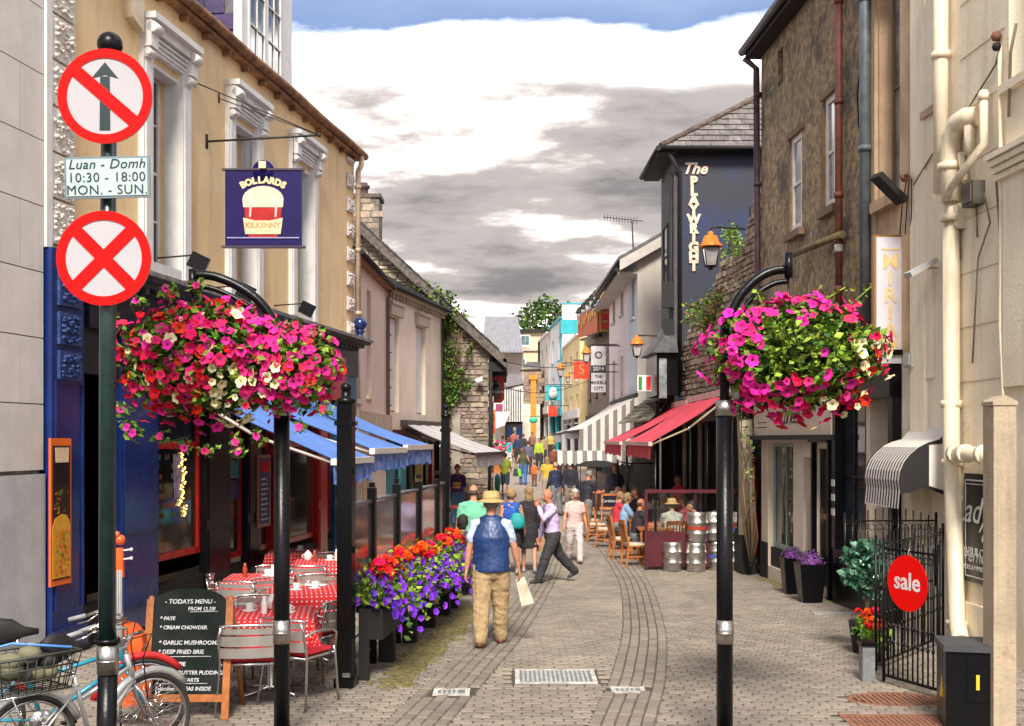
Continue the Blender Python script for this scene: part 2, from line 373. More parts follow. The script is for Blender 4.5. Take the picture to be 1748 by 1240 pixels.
# iron covers let into the paving
castiron = M('cast_iron', (.46, .47, .45), .6, .2, 12, .3, 60, col2=(.26, .26, .24))
rust = M('rusty_iron', (.30, .13, .07), .8, .4, 14, .5, 60, col2=(.16, .075, .05))
pale = M('pale_concrete', (.62, .58, .54), .9, .12, 9, col2=(.30,.27,.24), bump=.5, bscale=50)
cvl = ['wide slotted grey iron cover in pale concrete in the middle of the street', 'small grey iron cover in the paving left of the wide slotted cover', 'small grey iron cover in the paving right of the wide slotted cover', 'long narrow drain cover in the paving before the black shopfront', 'round rusty iron cover in the paving below the sale gate', 'rusty rectangular cover in the paving at the foot of the black cabinet']
for i, (c, hw, hl) in enumerate(COVERS):
    z = gz(c.y); mt = castiron if i < 4 else rust
    th = thing('manhole_cover' if i != 3 else 'drain_cover', cvl[i], 'manhole cover', (c.x, c.y, z), 0, 'iron covers in the paving')
    mb = MB()
    if i == 4:
        mb.lathe((c.x, c.y, z - .01), [(hw + .03, 0), (hw + .03, .012), (hw - .02, .014), (hw - .02, .006), (.001, .006)], mt, 28, sy=.62)
        mb.build('frame', th); s = MB()
        for k in range(-7, 8):
            ll = hw * math.sqrt(max(0, 1 - (k / 7.6) ** 2)) - .03
            if ll > .03: s.box((c.x + k * .05 - .018, c.y - ll * .6, z), (c.x + k * .05 + .018, c.y + ll * .6, z + .008), mt)
        s.build('slats', th)
    else:
        fm = pale if i < 3 else mt
        for (a, b_) in (((-hw, -hl), (hw, -hl + .045)), ((-hw, hl - .045), (hw, hl)), ((-hw, -hl + .045), (-hw + .045, hl - .045)), ((hw - .045, -hl + .045), (hw, hl - .045))):
            mb.box((c.x + a[0], c.y + a[1], z - .01), (c.x + b_[0], c.y + b_[1], z + .005), fm)
        mb.build('frame', th)
        pl = MB(); pl.box((c.x - hw + .045, c.y - hl + .045, z - .01), (c.x + hw - .045, c.y + hl - .045, z - .001), M('iron_plate', (.17, .19, .19), .6) if i < 4 else mt); pl.build('plate', th)
        s = MB(); n = int((2 * hw - .12) / .045)
        for k in range(n): s.box((c.x - hw + .07 + k * .045, c.y - hl + .07, z - .002), (c.x - hw + .095 + k * .045, c.y + hl - .07, z + .006), mt)
        s.build('slats', th)

# moss and weeds growing along the foot of the terrace fence
moss = M('moss', (.13, .115, .03), .95, .35, 12, .8, 80, col2=(.22, .175, .08))
mm = MB()
for k in range(1100):
    tt = R.random(); base = V((-1.58 + .6 * tt, 10.6 + 5.9 * tt, 0)) + V((R.gauss(.44, .09), R.gauss(0, .1), 0))
    mm.ball((base.x, base.y, gz(base.y)), R.uniform(.015, .05), moss, 6, 1.4, 1.4, .3)
for k in range(160):
    tt = R.random(); base = V((4.72 + .2 * tt, 21 - 4.2 * tt, 0)) + V((R.gauss(-.1, .06), 0, 0))
    mm.ball((base.x, base.y, gz(base.y)), R.uniform(.015, .045), moss, 6, 1.4, 1.4, .3)
tag(mm.build('moss', recalc=False), 'low yellow-green moss in the joints along the foot of the terrace fence', 'moss', kind='stuff')

# ================================================================ BUILDERS FOR FACADES
def wall_holes(fr, parent, u0, u1, z0, z1, holes, mat, th=.34, name='wall', top=None):
    us = sorted({u0, u1, *[h[0] for h in holes], *[h[1] for h in holes]}); zs = sorted({z0, z1, *[h[2] for h in holes], *[h[3] for h in holes]})
    mb = MB()
    for a, b in zip(us, us[1:]):
        col = []
        for c, d in zip(zs, zs[1:]):
            uc, zc_ = (a + b) / 2, (c + d) / 2
            if any(h[0] < uc < h[1] and h[2] < zc_ < h[3] for h in holes): col.append(None); continue
            if col and col[-1] is not None: col[-1][1] = d
            else: col.append([c, d])
        for s in col:
            if s: fr.box(mb, a, b, s[0], s[1], -th, 0, mat)
    return mb.build(name, parent)
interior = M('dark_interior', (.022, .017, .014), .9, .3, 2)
def window(fr, parent, u0, u1, z0, z1, frame, cols=1, rows=2, inset=.16, gl=None, fw=.05, sill=None, name='window', mid=.0, bars=.022):
    gl = gl or glass; mb = MB(); o0, o1 = -inset - .05, -inset
    fr.box(mb, u0, u0 + fw, z0, z1, o0, o1, frame); fr.box(mb, u1 - fw, u1, z0, z1, o0, o1, frame)
    fr.box(mb, u0 + fw, u1 - fw, z0, z0 + fw * 1.3, o0, o1, frame); fr.box(mb, u0 + fw, u1 - fw, z1 - fw, z1, o0, o1, frame)
    w = mb.build(name, parent)
    g = MB(); fr.box(g, u0 + fw * .9, u1 - fw * .9, z0 + fw, z1 - fw * .9, o0 + .012, o0 + .022, gl); g.build('pane', w)
    b = MB()
    for i in range(1, cols): uu = u0 + (u1 - u0) * i / cols; fr.box(b, uu - bars / 2, uu + bars / 2, z0 + fw * 1.3, z1 - fw, o0 + .024, o1 - .004, frame)
    for i in range(1, rows):
        zz = z0 + (z1 - z0) * i / rows; hh = bars * (1.0 if i != rows // 2 else 1.6); fr.box(b, u0 + fw, u1 - fw, zz - hh / 2, zz + hh / 2, o0 + .022, o1 - .002, frame)
    if b.v: b.build('glazing_bars', w)
    if sill is not None:
        s = MB(); fr.box(s, u0 - .08, u1 + .08, z0 - .09, z0, -inset, .07, sill); s.build('sill', w)
    return w
def back_box(fr, parent, u0, u1, z0, z1, depth, mat, th=.34, name='side_walls'):
    mb = MB(); fr.box(mb, u0, u0 + .2, z0, z1, -depth, -th - .003, mat); fr.box(mb, u1 - .2, u1, z0, z1, -depth, -th - .003, mat); fr.box(mb, u0 + .2, u1 - .2, z0, z1, -depth, -depth + .2, mat)
    mb.build(name, parent)
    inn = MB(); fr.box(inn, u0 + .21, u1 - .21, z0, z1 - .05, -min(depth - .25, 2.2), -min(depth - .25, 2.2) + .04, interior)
    inn.build('room_back', parent)
def slates(fr, parent, u0, u1, prof, mat, w=.30, limit=None, name='slate', step=None, under=True, clip=None):
    """prof: (o_eave, z_eave, o_ridge, z_ridge) a roof slope on frame fr"""
    oe, ze, orr, zr = prof; ln = math.hypot(orr - oe, zr - ze); st = step or .22; n = int(ln / st)
    do, dz = (orr - oe) / ln, (zr - ze) / ln; no, nz = (dz, -do) if dz * 1 > 0 and do < 0 else (-dz, do)
    if nz < 0: no, nz = -no, -nz
    if under:
        mb = MB(); mb.hexa([fr.p(u0, ze - .06, oe), fr.p(u1, ze - .06, oe), fr.p(u1, zr - .06, orr), fr.p(u0, zr - .06, orr), fr.p(u0, ze, oe), fr.p(u1, ze, oe), fr.p(u1, zr, orr), fr.p(u0, zr, orr)], blackm); mb.build('roof_boards', parent)
    items = []
    for i in range(n):
        s = i * st; u = u0 - (i % 2) * w / 2
        while u < u1:
            a, b = max(u0, u) + .004, min(u1, u + w) - .004
            if b - a > .05 and (clip is None or clip((a + b) / 2, s)):
                j = R.uniform(-.004, .01); e = st * 1.12
                def q(uu, ss, h): return fr.p(uu, ze + dz * ss + nz * h, oe + do * ss + no * h)
                items.append([q(a, s, .012 + j), q(b, s, .012 + j), q(b, min(ln, s + e), .004), q(a, min(ln, s + e), .004), q(a, s, .03 + j), q(b, s, .03 + j), q(b, min(ln, s + e), .012), q(a, min(ln, s + e), .012)])
            u += w
    lim = 300 if limit is None else limit
    rest = MB()
    for k, it in enumerate(items):
        if k < lim:
            mb = MB(); mb.hexa(it, mat); mb.build(name, parent)
        else: rest.hexa(it, mat)
    if rest.v: rest.build(name + 's', parent)['kind'] = 'stuff'
def rubble(fr, parent, inside, u0, u1, z0, z1, mat, hmin=.13, hmax=.24, wmin=.22, wmax=.55, limit=300, name='stone', proud=.05, key=None):
    items = []; z = z0
    while z < z1:
        h = R.uniform(hmin, hmax); u = u0 - R.random() * .3
        while u < u1:
            w = R.uniform(wmin, wmax); a, b = u + .012, u + w - .012
            if inside((a + b) / 2, z + h / 2):
                o = R.uniform(.012, proud); j = lambda: R.uniform(-.018, .018); cc = []
                for oo in (-.02, o):
                    k = 0 if oo < 0 else .018
                    cc.append([fr.p(a + k + j(), z + .01 + k + j(), oo), fr.p(b - k + j(), z + .01 + k + j(), oo), fr.p(b - k + j(), z + h - k + j() * .6, oo + (R.uniform(-.012, .012) if k else 0)), fr.p(a + k + j(), z + h - k + j() * .6, oo)])
                items.append(((a + b) / 2, z, cc[0] + cc[1]))
            u += w
        z += h
    if key: items.sort(key=key)
    rest = MB()
    for k, it in enumerate(items):
        if k < limit: mb = MB(); mb.hexa(it[2], mat); mb.build(name, parent)
        else: rest.hexa(it[2], mat)
    if rest.v: rest.build(name + 's', parent)['kind'] = 'stuff'
def pxline(fr, pts, off): return [fr.hit(x, y, off) for x, y in pts]

# ================================================================ LEFT SIDE
LF = Fr(-5.0, 11.9, .157, 1.0)            # the pub's facade
LU = LF.U
# --- grey ashlar building at the left edge
ash = M('grey_ashlar', (.74, .69, .64), .85, .06, 2.5, .3, 60, objr=.05, streak=.1)
ashd = M('grey_plinth_stone', (.52, .52, .53), .8, .1, 3, .3, 60)
bg_ = thing('stone_building', 'pale grey smooth ashlar building at the left edge of the street', 'building', LF.p(-3, 0, 0))
mb = MB(); LF.box(mb, -6.0, -.06, 0, 12, -5, -.02, mortar); mb.build('wall_core', bg_)
z = 2.02; k = 0; tops = [2.02]
mb = MB(); LF.box(mb, -6, -.06, 0, 1.98, -.02, .05, ashd); mb.build('plinth', bg_)
while z < 12:
    jt = -.48 if k % 2 else -1.1
    edges = [-.06]; u = jt
    while u > -6: edges.append(u); u -= 1.25
    edges.append(-6.0)
    for a, b in zip(edges, edges[1:]):
        mb = MB(); LF.box(mb, b + .006, a - .006, z + .006, z + .694, -.05, .03, ash); mb.build('ashlar_block', bg_)
    z += .70; k += 1

# --- the pub
pub = thing('corner_pub', 'ochre rendered pub with white sash windows above a navy blue shopfront', 'building', LF.p(5.5, 0, 0))
U_END = LU(604)
wins = [(2.75, 'a'), (5.39, 'b'), (8.07, 'c')]
holes = [(u - .42, u + .42, 4.62, 7.2) for u, _ in wins]
wall_holes(LF, pub, -.05, U_END, 4.38, 8.1, holes, ochre)
back_box(LF, pub, -.05, U_END, 0, 8.1, 8, ochre)
for u, _ in wins:
    w = window(LF, pub, u - .42, u + .42, 4.62, 7.2, white, 2, 4, inset=.26, gl=glass, fw=.06)
    s = MB()   # surround, pilasters, brackets and hood
    for sg in (-1, 1):
        a = u + sg * .55; LF.box(s, a - .13, a + .13, 4.40, 7.28, 0, .07, white); LF.box(s, a - .09, a + .09, 4.5, 7.1, .07, .085, white)
        b = u + sg * .58; LF.box(s, b - .10, b + .10, 7.28, 7.62, 0, .17, white); LF.box(s, b - .075, b + .075, 7.16, 7.28, 0, .12, white)
        s.tube([LF.p(b - .1, 7.52, .18), LF.p(b + .1, 7.52, .18)], .07, white, 10); s.tube([LF.p(b - .09, 7.22, .12), LF.p(b + .09, 7.22, .12)], .045, white, 8)
    LF.box(s, u - .48, u + .48, 7.28, 7.50, 0, .08, white)
    for q in range(3): LF.box(s, u - .48, u + .48, 7.32 + q * .06, 7.345 + q * .06, .08, .10 + q * .012, white)
    LF.box(s, u - .70, u + .70, 7.62, 7.70, 0, .24, white); LF.box(s, u - .48, u + .48, 7.50, 7.62, 0, .16, white)
    LF.box(s, u - .417, u + .417, 7.15, 7.197, -.2, -.003, white)
    LF.box(s, u - .42, u + .42, 4.40, 4.62, -.26, .06, white)
    for q in (-1, 1): LF.box(s, u + q * .42 - (.004 if q > 0 else 0), u + q * .42 + (.004 if q < 0 else 0), 4.62, 7.2, -.2, -.003, white)
    s.build('surround', w)
# vermiculated quoins
quoin = M('white_rough_quoin', (.80, .74, .68), .85, .1, 12, 1.0, 26, stain=(.45, .38, .32), sthr=.62, sscale=20)
bquoin = M('navy_rough_quoin', (.02, .05, .20), .4, .2, 12, 1.0, 26, stain=(.35, .38, .5), sthr=.62, sscale=22)
def vermi(fr, parent, u0, u1, z0, z1, mat, nm, oo=.05):
    mb = MB(); fr.box(mb, u0, u1, z0 + .015, z1 - .015, oo - .04, oo, mat)
    nu, nz = 7, 7
    for i in range(nu):
        for j in range(nz):
            if R.random() < .75:
                cu = u0 + .05 + (u1 - u0 - .1) * (i + R.random() * .8) / nu; cz = z0 + .05 + (z1 - z0 - .1) * (j + R.random() * .8) / nz
                mb.ball(fr.p(cu, cz, oo), R.uniform(.018, .034), mat, 6, R.uniform(.9, 1.9), 1, .9)
    mb.build(nm, parent)
z = 4.45
while z < 8.05:
    vermi(LF, pub, .06, .52, z, min(8.08, z + .5), quoin, 'quoin'); vermi(LF, pub, U_END - .52, U_END - .12, z, min(8.08, z + .3), quoin, 'quoin')
    z += .5
mb = MB(); LF.box(mb, -.05, .06, 4.4, 8.1, 0, .06, white); mb.build('corner_strip', pub)
# eaves, gutter
mb = MB(); LF.box(mb, -.05, U_END + .1, 8.10, 8.16, -.3, .14, gutter_rust); LF.box(mb, -.05, U_END + .1, 8.16, 8.30, -.3, .05, gutter_rust)
for q in range(16):
    uu = .4 + q * .7; LF.box(mb, uu, uu + .06, 8.02, 8.1, 0, .12, gutter_rust)
mb.build('eaves', pub)
gpt = []
mb = MB(); mb.tube([LF.p(u * .5 - .05, 8.235 + .01 * math.sin(u), .17) for u in range(0, int(U_END * 2) + 2)], .075, gutter_rust, 10); mb.build('gutter', pub)
slates(LF, pub, -.05, U_END, (.12, 8.30, -3.6, 11.2), blackslate, limit=120, w=.3)
mb = MB(); LF.box(mb, -.05, U_END, 8.0, 8.1, -3.6, -.34, blackm); mb.hexa([LF.p(U_END - .2, 8.1, -.3), LF.p(U_END, 8.1, -.3), LF.p(U_END, 8.1, -7), LF.p(U_END - .2, 8.1, -7), LF.p(U_END - .2, 8.25, -.3), LF.p(U_END, 8.25, -.3), LF.p(U_END, 11.1, -3.6), LF.p(U_END - .2, 11.1, -3.6)], ochre); mb.build('gable', pub)
# dormer with slate-hung cheek
du0, du1 = LU(410, -.25), LU(494, -.25)
dm = MB(); LF.box(dm, du0, du1, 8.3, 12.2, -3.4, -.34, blackslate); dm.build('dormer', pub)
dz0 = 8.35
for i in range(14):
    for j in range(9):
        a = -.34 - j * .34 - (i % 2) * .17
        mb = MB(); mb.hexa([LF.p(du0 - .012, dz0 + i * .27, a), LF.p(du0 - .03, dz0 + i * .27, a), LF.p(du0 - .03, dz0 + i * .27, a - .33), LF.p(du0 - .012, dz0 + i * .27, a - .33), LF.p(du0, dz0 + i * .27 + .265, a), LF.p(du0 - .012, dz0 + i * .27 + .265, a), LF.p(du0 - .012, dz0 + i * .27 + .265, a - .33), LF.p(du0, dz0 + i * .27 + .265, a - .33)], M('purple_slate', (.055, .03, .11), .35, .3, 6, .3, 30, objr=.3, stain=(.25, .13, .06), sthr=.68, sscale=5)); mb.build('hung_slate', pub)
mb = MB(); LF.box(mb, du0 - .05, du1, 8.28, 8.5, -.34, -.05, white); LF.box(mb, du0 - .05, du0 + .2, 8.5, 12.2, -.34, -.2, white); LF.box(mb, du1 - .55, du1, 8.5, 12.2, -.34, -.2, white); mb.build('dormer_face', pub)
for a, b in ((du0 + .2, (du0 + du1 - .35) / 2), ((du0 + du1 - .35) / 2 + .04, du1 - .55)): window(LF, pub, a, b, 8.5, 12.0, white, 2, 6, inset=.18, gl=glass, fw=.06)
# fascia and cornice of the shopfront
fas = M('fascia_paint', (.012, .014, .03), .3, .2, 5, .1, 20)
mb = MB(); LF.box(mb, .75, U_END, 3.62, 4.22, 0, .10, fas); mb.build('fascia', pub)
mb = MB(); LF.box(mb, .75, U_END + .05, 4.22, 4.28, 0, .22, M('cornice_paint', (.10, .09, .10), .5, .3, 6)); LF.box(mb, .72, U_END + .08, 4.28, 4.33, 0, .34, M('cornice_paint', ())); LF.box(mb, .70, U_END + .1, 4.33, 4.385, 0, .40, M('cornice_lead', (.30, .28, .27), .5, .3, 6))
for q in range(40): LF.box(mb, .9 + q * .255, .97 + q * .255, 4.14, 4.22, .1, .19, MC['cornice_paint'])
mb.build('cornice', pub)
# shopfront: pilasters, stall risers, red framed windows
mb = MB(); LF.box(mb, -.02, .62, 0, 4.40, 0, .10, navy); LF.box(mb, .03, .06, .5, 3.0, .10, .12, navy); LF.box(mb, .56, .59, .5, 3.0, .10, .12, navy); LF.box(mb, .06, .56, 2.95, 3.0, .10, .12, navy); LF.box(mb, -.04, .64, 0, .3, .1, .14, navy); mb.build('pilaster', pub)
for za, zb in ((3.78, 4.33), (3.36, 3.74), (2.98, 3.32)): vermi(LF, pub, .08, .52, za, zb, bquoin, 'quoin', .135)
pu = lambda a: LU(a)
secs = []
mb = MB(); LF.box(mb, .62, U_END, 0, .45, -.1, .02, blackm); LF.box(mb, .62, U_END, 3.1, 3.62, -.1, .04, blackm); mb.build('stall_riser', pub)
for a, b, mt, nm in ((198, 262, navy, 'panel'), (345, 386, black, 'pilaster'), (416, 438, black, 'pilaster'), (462, 474, redp, 'pilaster'), (538, 553, redp, 'pilaster'), (566, 603, M('teal_blue_paint', (.03, .13, .27), .35, .2, 4), 'panel')):
    mb = MB(); ua, ub = pu(a), pu(b); LF.box(mb, ua, ub, 0, 3.62, -.05, .07, mt)
    if ub - ua > .4: LF.box(mb, ua + .06, ub - .06, 1.2, 2.9, .07, .085, mt); LF.box(mb, ua + .06, ub - .06, .3, 1.05, .07, .085, mt)
    mb.build(nm, pub)
mb = MB(); LF.box(mb, .62, pu(198), 0, 3.6, -.5, -.4, black); LF.box(mb, .8, 1.5, .2, 2.3, -.4, -.37, black); mb.build('door', pub)
for a, b in ((263, 344), (387, 415), (439, 461), (475, 537), (554, 565)):
    w = window(LF, pub, pu(a), pu(b), .55 if a > 300 else .75, 3.1, redp, 1, 1, inset=.02, gl=M('pub_glass', (.05, .045, .03), .06, .4, 1.0, spec=.8, col2=(.005, .005, .006)), fw=.07)
    q = MB(); LF.box(q, pu(a) + .07, pu(b) - .07, 2.22, 2.32, -.07, -.01, redp); q.build('transom', w)
# goods seen through the first window
goods = [((.02, .10, .025), 0), ((.3, .32, .45), 1), ((.25, .05, .04), 2)]
for q in range(26):
    mb = MB(); u = R.uniform(pu(268), pu(300)); z = 1.3 + .13 * (q % 7); LF.box(mb, u, u + .11, z, z + .07, -.055, -.045, M('crate_%d' % (q % 3), [(.05, .13, .05), (.30, .06, .035), (.12, .09, .05)][q % 3], .6)); mb.build('display_item', pub)
mb = MB()
for q in range(40): mb.ball(LF.p(pu(316) + R.gauss(0, .06), 1.3 + q * .022, -.03), .014, emis('fairy_light', (1.0, .62, .15), 1.6), 6)
tag(mb.build('fairy_lights', None), 'string of warm yellow fairy lights inside the first red framed pub window', 'fairy lights')
mb = MB(); mb.add([LF.p(pu(300), 2.15, -.04), LF.p(pu(316), 2.15, -.04), LF.p(pu(314), 1.55, -.04), LF.p(pu(302), 1.55, -.04)], [(0, 1, 2, 3)], M('mauve_cloth', (.40, .33, .48), .8, .3, 9)); mb.build('window_cloth', pub)
mb = MB(); ua, ub = pu(389), pu(413)
for q, (zz, cc) in enumerate(((2.05, (.55, .45, .25)), (1.75, (.04, .40, .42)), (1.45, (.03, .05, .22)))): LF.box(mb, ua + .06, ub - .04, zz, zz + .28, -.04, -.03, M('reflection_sign_%d' % q, cc, .4, .3, 12))
mb.build('painted_reflection', pub)  # coloured panels painted to stand for signs reflected in the pane
# red end panel of the fascia with gold letters
mb = MB(); a, b = pu(556), pu(580); LF.box(mb, a, b, 3.1, 3.95, .10, .14, redp); rp = mb.build('red_sign_panel', pub)
text(rp, 'III', M('gold_leaf', (.80, .50, .12), .35, .15, 9, metal=.3), .32, face_m(LF.p((a + b) / 2, 3.55, .145), LF.u, UP), bold=.01)
# downpipe at the far corner with hopper
mb = MB(); q = U_END - .03
mb.tube([LF.p(q, 8.2, .17), LF.p(q, 8.0, .17), LF.p(q, 7.85, .10), LF.p(q, 4.4, .10)], .055, M('cream_downpipe', (.66, .50, .34), .5, .15, 5, streak=.3), 10)
for zz in (7.5, 6.2, 4.9): mb.tube([LF.p(q, zz, .1), LF.p(q, zz + .08, .1)], .072, MC['cream_downpipe'], 10)
mb.build('downpipe', pub)
# poster on the pilaster
po = thing('pub_poster', 'tall orange framed food and drink poster fixed to the navy pilaster', 'poster', LF.p(.26, 1.5, .12))
ua, ub = LF.uz(86, 800, .12)[0], LF.uz(121, 800, .12)[0]
mb = MB(); LF.box(mb, ua, ub, .78, 2.36, .10, .125, M('poster_orange', (.85, .16, .02), .4, .1, 4)); mb.build('board', po)
mb = MB(); LF.box(mb, ua + .03, ub - .03, .84, 2.28, .125, .130, M('poster_dark', (.03, .012, .008), .35)); mb.build('print', po)
def disc(fr, u, z, o, r, mat, sx=1, n=20): return [fr.p(u + math.cos(2 * math.pi * k / n) * r * sx, z + math.sin(2 * math.pi * k / n) * r, o) for k in range(n)]
mb = MB(); uc = (ua + ub) / 2
mb.prism([LF.p(uc - .13, 2.20, .13), LF.p(uc + .13, 2.20, .13), LF.p(uc + .11, 1.86, .13), LF.p(uc - .11, 1.86, .13)], LF.n * .004, M('stout_black', (.01, .006, .006), .3)); mb.prism([LF.p(uc - .132, 2.26, .135), LF.p(uc + .132, 2.26, .135), LF.p(uc + .122, 2.10, .135), LF.p(uc - .122, 2.10, .135)], LF.n * .004, M('beer_foam', (.80, .62, .40), .6)); mb.build('pint_picture', po)
mb = MB(); mb.prism([LF.p(ua + .02, .86, .131), LF.p(ub - .03, .86, .131), LF.p(ub - .03, 1.40, .131), LF.p(ub - .06, 1.48, .131), LF.p(ub - .11, 1.53, .131), LF.p(uc, 1.545, .131), LF.p(ua + .07, 1.50, .131), LF.p(ua + .02, 1.40, .131)], LF.n * .003, M('food_plate', (.80, .40, .04), .5)); mb.build('plate_picture', po)
mb = MB()
for q in range(230):
    u, z = R.uniform(ua + .05, ub - .07), R.uniform(.90, 1.38); c = [(.80, .28, .02), (.85, .45, .05), (.75, .10, .02), (.10, .22, .02)][min(3, int(R.random() * 4))]
    mb.prism([LF.p(u + R.uniform(-.03, .03), z + R.uniform(-.03, .03), .1345 + q * .00004) for _ in range(3)] , LF.n * .001, M('food_%g' % c[1], c, .5))
mb.build('food_picture', po)
for q in range(24):
    if q == 0: mb = MB()
    u, z = R.uniform(ua + .06, ub - .08), R.uniform(1.55, 1.8); mb.prism([LF.p(u + R.uniform(-.03, .03), z + R.uniform(-.03, .03), .1325) for _ in range(3)], LF.n * .001, MC['food_0.28'] if q % 3 else MC['food_0.22'])
mb.build('drink_picture', po)
# alarm box
th = thing('alarm_box', 'cream alarm box high on the ochre wall above the first pub window', 'alarm box', LF.p(*LF.uz(216, 25), .05))
u0, z0 = LF.uz(205, 38); u1, z1 = LF.uz(231, 4); mb = MB(); mb.prism([LF.p(u0, z1, 0), LF.p(u0 + .1, z0 + .1, 0), LF.p(u1, z0, 0), LF.p(u1, z1, 0)], LF.n * .12, M('cream_plastic', (.80, .66, .46), .45)); mb.build('box', th)

# hanging pub sign on a bracket
sg = thing('hanging_pub_sign', 'navy hanging pub sign with a red pint of ale on an iron bracket', 'pub sign', LF.p(LU(352), 7.4, 0))
iron = M('wrought_iron', (.03, .022, .022), .6, .3, 20, .3, 60)
us, zs_ = LF.uz(352, 242); base = LF.p(us, zs_, 0); tip = base + LF.n * 1.68; tip.z = zs_ + .02
mb = MB(); mb.tube([base, tip], .016, iron, 6); mb.tube([base + V((0, 0, -.1)), base + V((0, 0, .1))], .03, iron, 6); mb.ball(tip, .03, iron, 8); mb.build('bracket', sg)
ut, zt = LF.uz(331, 140); mb = MB(); mb.tube([LF.p(ut, zt, 0), tip], .009, iron, 6); ut2, zt2 = LF.uz(373, 168); mb.tube([LF.p(ut2, zt2, 0), tip], .008, iron, 6); mb.tube([LF.p(ut, zt - .08, 0), LF.p(ut, zt + .08, 0)], .022, iron, 6); mb.tube([LF.p(ut2, zt2 - .07, 0), LF.p(ut2, zt2 + .07, 0)], .02, iron, 6); mb.build('stay_rod', sg)
Ys = 15.75; cL, cR = P(385, 290, Ys), P(515, 290, Ys); zt_, zb_ = cL.z, P(0, 420, Ys).z; ww = cR.x - cL.x; xc = (cL.x + cR.x) / 2
mb = MB(); mb.box((cL.x, Ys - .03, zb_), (cR.x, Ys + .03, zt_), navy_s := M('sign_navy', (.011, .005, .085), .5, .1, 3, .1, 30, spec=.2)); mb.lathe((xc, Ys - .037, zt_ - .02), [(.0001, 0), (.15, 0), (.15, .074), (.0001, .074)], navy_s, 20, Matrix.Rotation(rad(-90), 3, 'X')); board = mb.build('sign_board', sg)
goldl = M('sign_cream', (.82, .66, .36), .5)
mb = MB()
for a, b in (((cL.x - .04, zt_ - .015), (cR.x + .04, zt_ + .012)), ((cL.x - .05, zb_ - .03), (cR.x + .05, zb_ - .005)), ((cL.x + .03, zb_ + .1), (cR.x - .03, zb_ + .115))): mb.box((a[0], Ys - .045, a[1]), (b[0], Ys + .045, b[1]), M('sign_edge', (.05, .035, .06), .5) if a[1] < zb_ or a[1] > zt_ - .1 else M('sign_line', (.35, .35, .6), .5))
mb.build('sign_frame', sg)
mb = MB(); 
for x in (xc - .18, xc + .42): mb.tube([(x, Ys, zt_), (x, Ys, zs_ + .02 if x < xc else zs_ + .02)], .006, iron, 5)
mb.build('hanger', sg)
sp = lambda x, z, o=.0: V((xc + x, Ys - .034 - o, (zt_ + zb_) / 2 + z))
def plate(mbx, pts, mat, o=0.0): mbx.prism([sp(x, z, o) for x, z in pts], V((0, -.004, 0)), mat)
mb = MB(); plate(mb, [(-.27, .10), (.27, .10), (.24, -.32), (.20, -.42), (-.20, -.42), (-.24, -.32)], M('ale_red', (.50, .012, .008), .3, .2, 6)); mb.build('ale', board)
mb = MB(); plate(mb, [(.29 * math.cos(a), .11 + .19 * math.sin(a)) for a in [math.pi * k / 12 for k in range(13)]] + [(-.28, .0), (.28, .0)][0:2] , M('foam', (.80, .58, .44), .6, .1, 8), .004); mb.build('foam', board)
mb = MB(); plate(mb, [(-.28, -.15), (-.1, -.19), (.1, -.19), (.28, -.15), (.25, -.38), (-.25, -.38)], M('label_cream', (.74, .60, .36), .6), .008); lb = mb.build('ribbon', board)
for x in (-.19, .17): mb = MB(); plate(mb, [(x, .05), (x + .035, .05), (x + .02, -.14), (x - .005, -.14)], M('glass_glint', (.8, .5, .45), .4), .006); mb.build('glint', board)
text(board, 'KILKENNY', M('label_dark', (.45, .28, .10), .6), .105, face_m(sp(0, -.26, .012), CAMR, UP), ext=.002, bold=.004)
text(board, 'IRISH ALE', MC['label_dark'], .05, face_m(sp(0, -.335, .012), CAMR, UP), ext=.002)
for i, ch in enumerate('BOLLARDS'):
    a = rad(117 - i * 7.8); rr = .62; text(board, ch, goldl, .125, face_m(sp(rr * math.cos(a), -.24 + rr * math.sin(a), .006), V((math.sin(a), 0, -math.cos(a))), V((math.cos(a), 0, math.sin(a)))), ext=.003, bold=.008)
mb = MB(); mb.box((xc - .05, Ys - .094, zt_ + .0), (xc + .05, Ys - .09, zt_ + .1), goldl); mb.build('emblem', board)

# floodlights above the shopfront
def flood(px, py, px2, py2, label):
    a = LF.hit(px, py, 0); th = thing('floodlight', label, 'floodlight', a, 0, 'floodlights over the pub shopfront')
    b = a + LF.n * .55 + V((0, 0, .03)); mb = MB(); mb.tube([a, b], .012, iron, 6); mb.build('arm', th)
    mb = MB(); mb.cbox(b + V((.02, 0, -.10)), .24, .12, .2, black, .2, Matrix.Rotation(rad(25), 3, 'Y')); mb.build('head', th)
flood(268, 441, 0, 0, 'black floodlight on an arm over the fascia left of the first hook clamp')
flood(355, 492, 0, 0, 'black floodlight on an arm behind the left flower basket hook')
flood(468, 522, 0, 0, 'black floodlight on an arm near the right end of the pub fascia')
# ball finial on the end of the cornice
th = thing('ball_finial', 'dark round ball finial at the far end of the pub cornice', 'finial', LF.p(U_END - .05, 4.39, .15))
mb = MB(); c = LF.p(U_END - .05, 4.39, .15); mb.lathe(c, [(.11, 0), (.11, .04), (.06, .08), (.06, .14), (.1, .17), (.1, .2), (.05, .22)], navy, 14); mb.ball(c + V((0, 0, .33)), .14, navy, 14); mb.build('finial_ball', th)

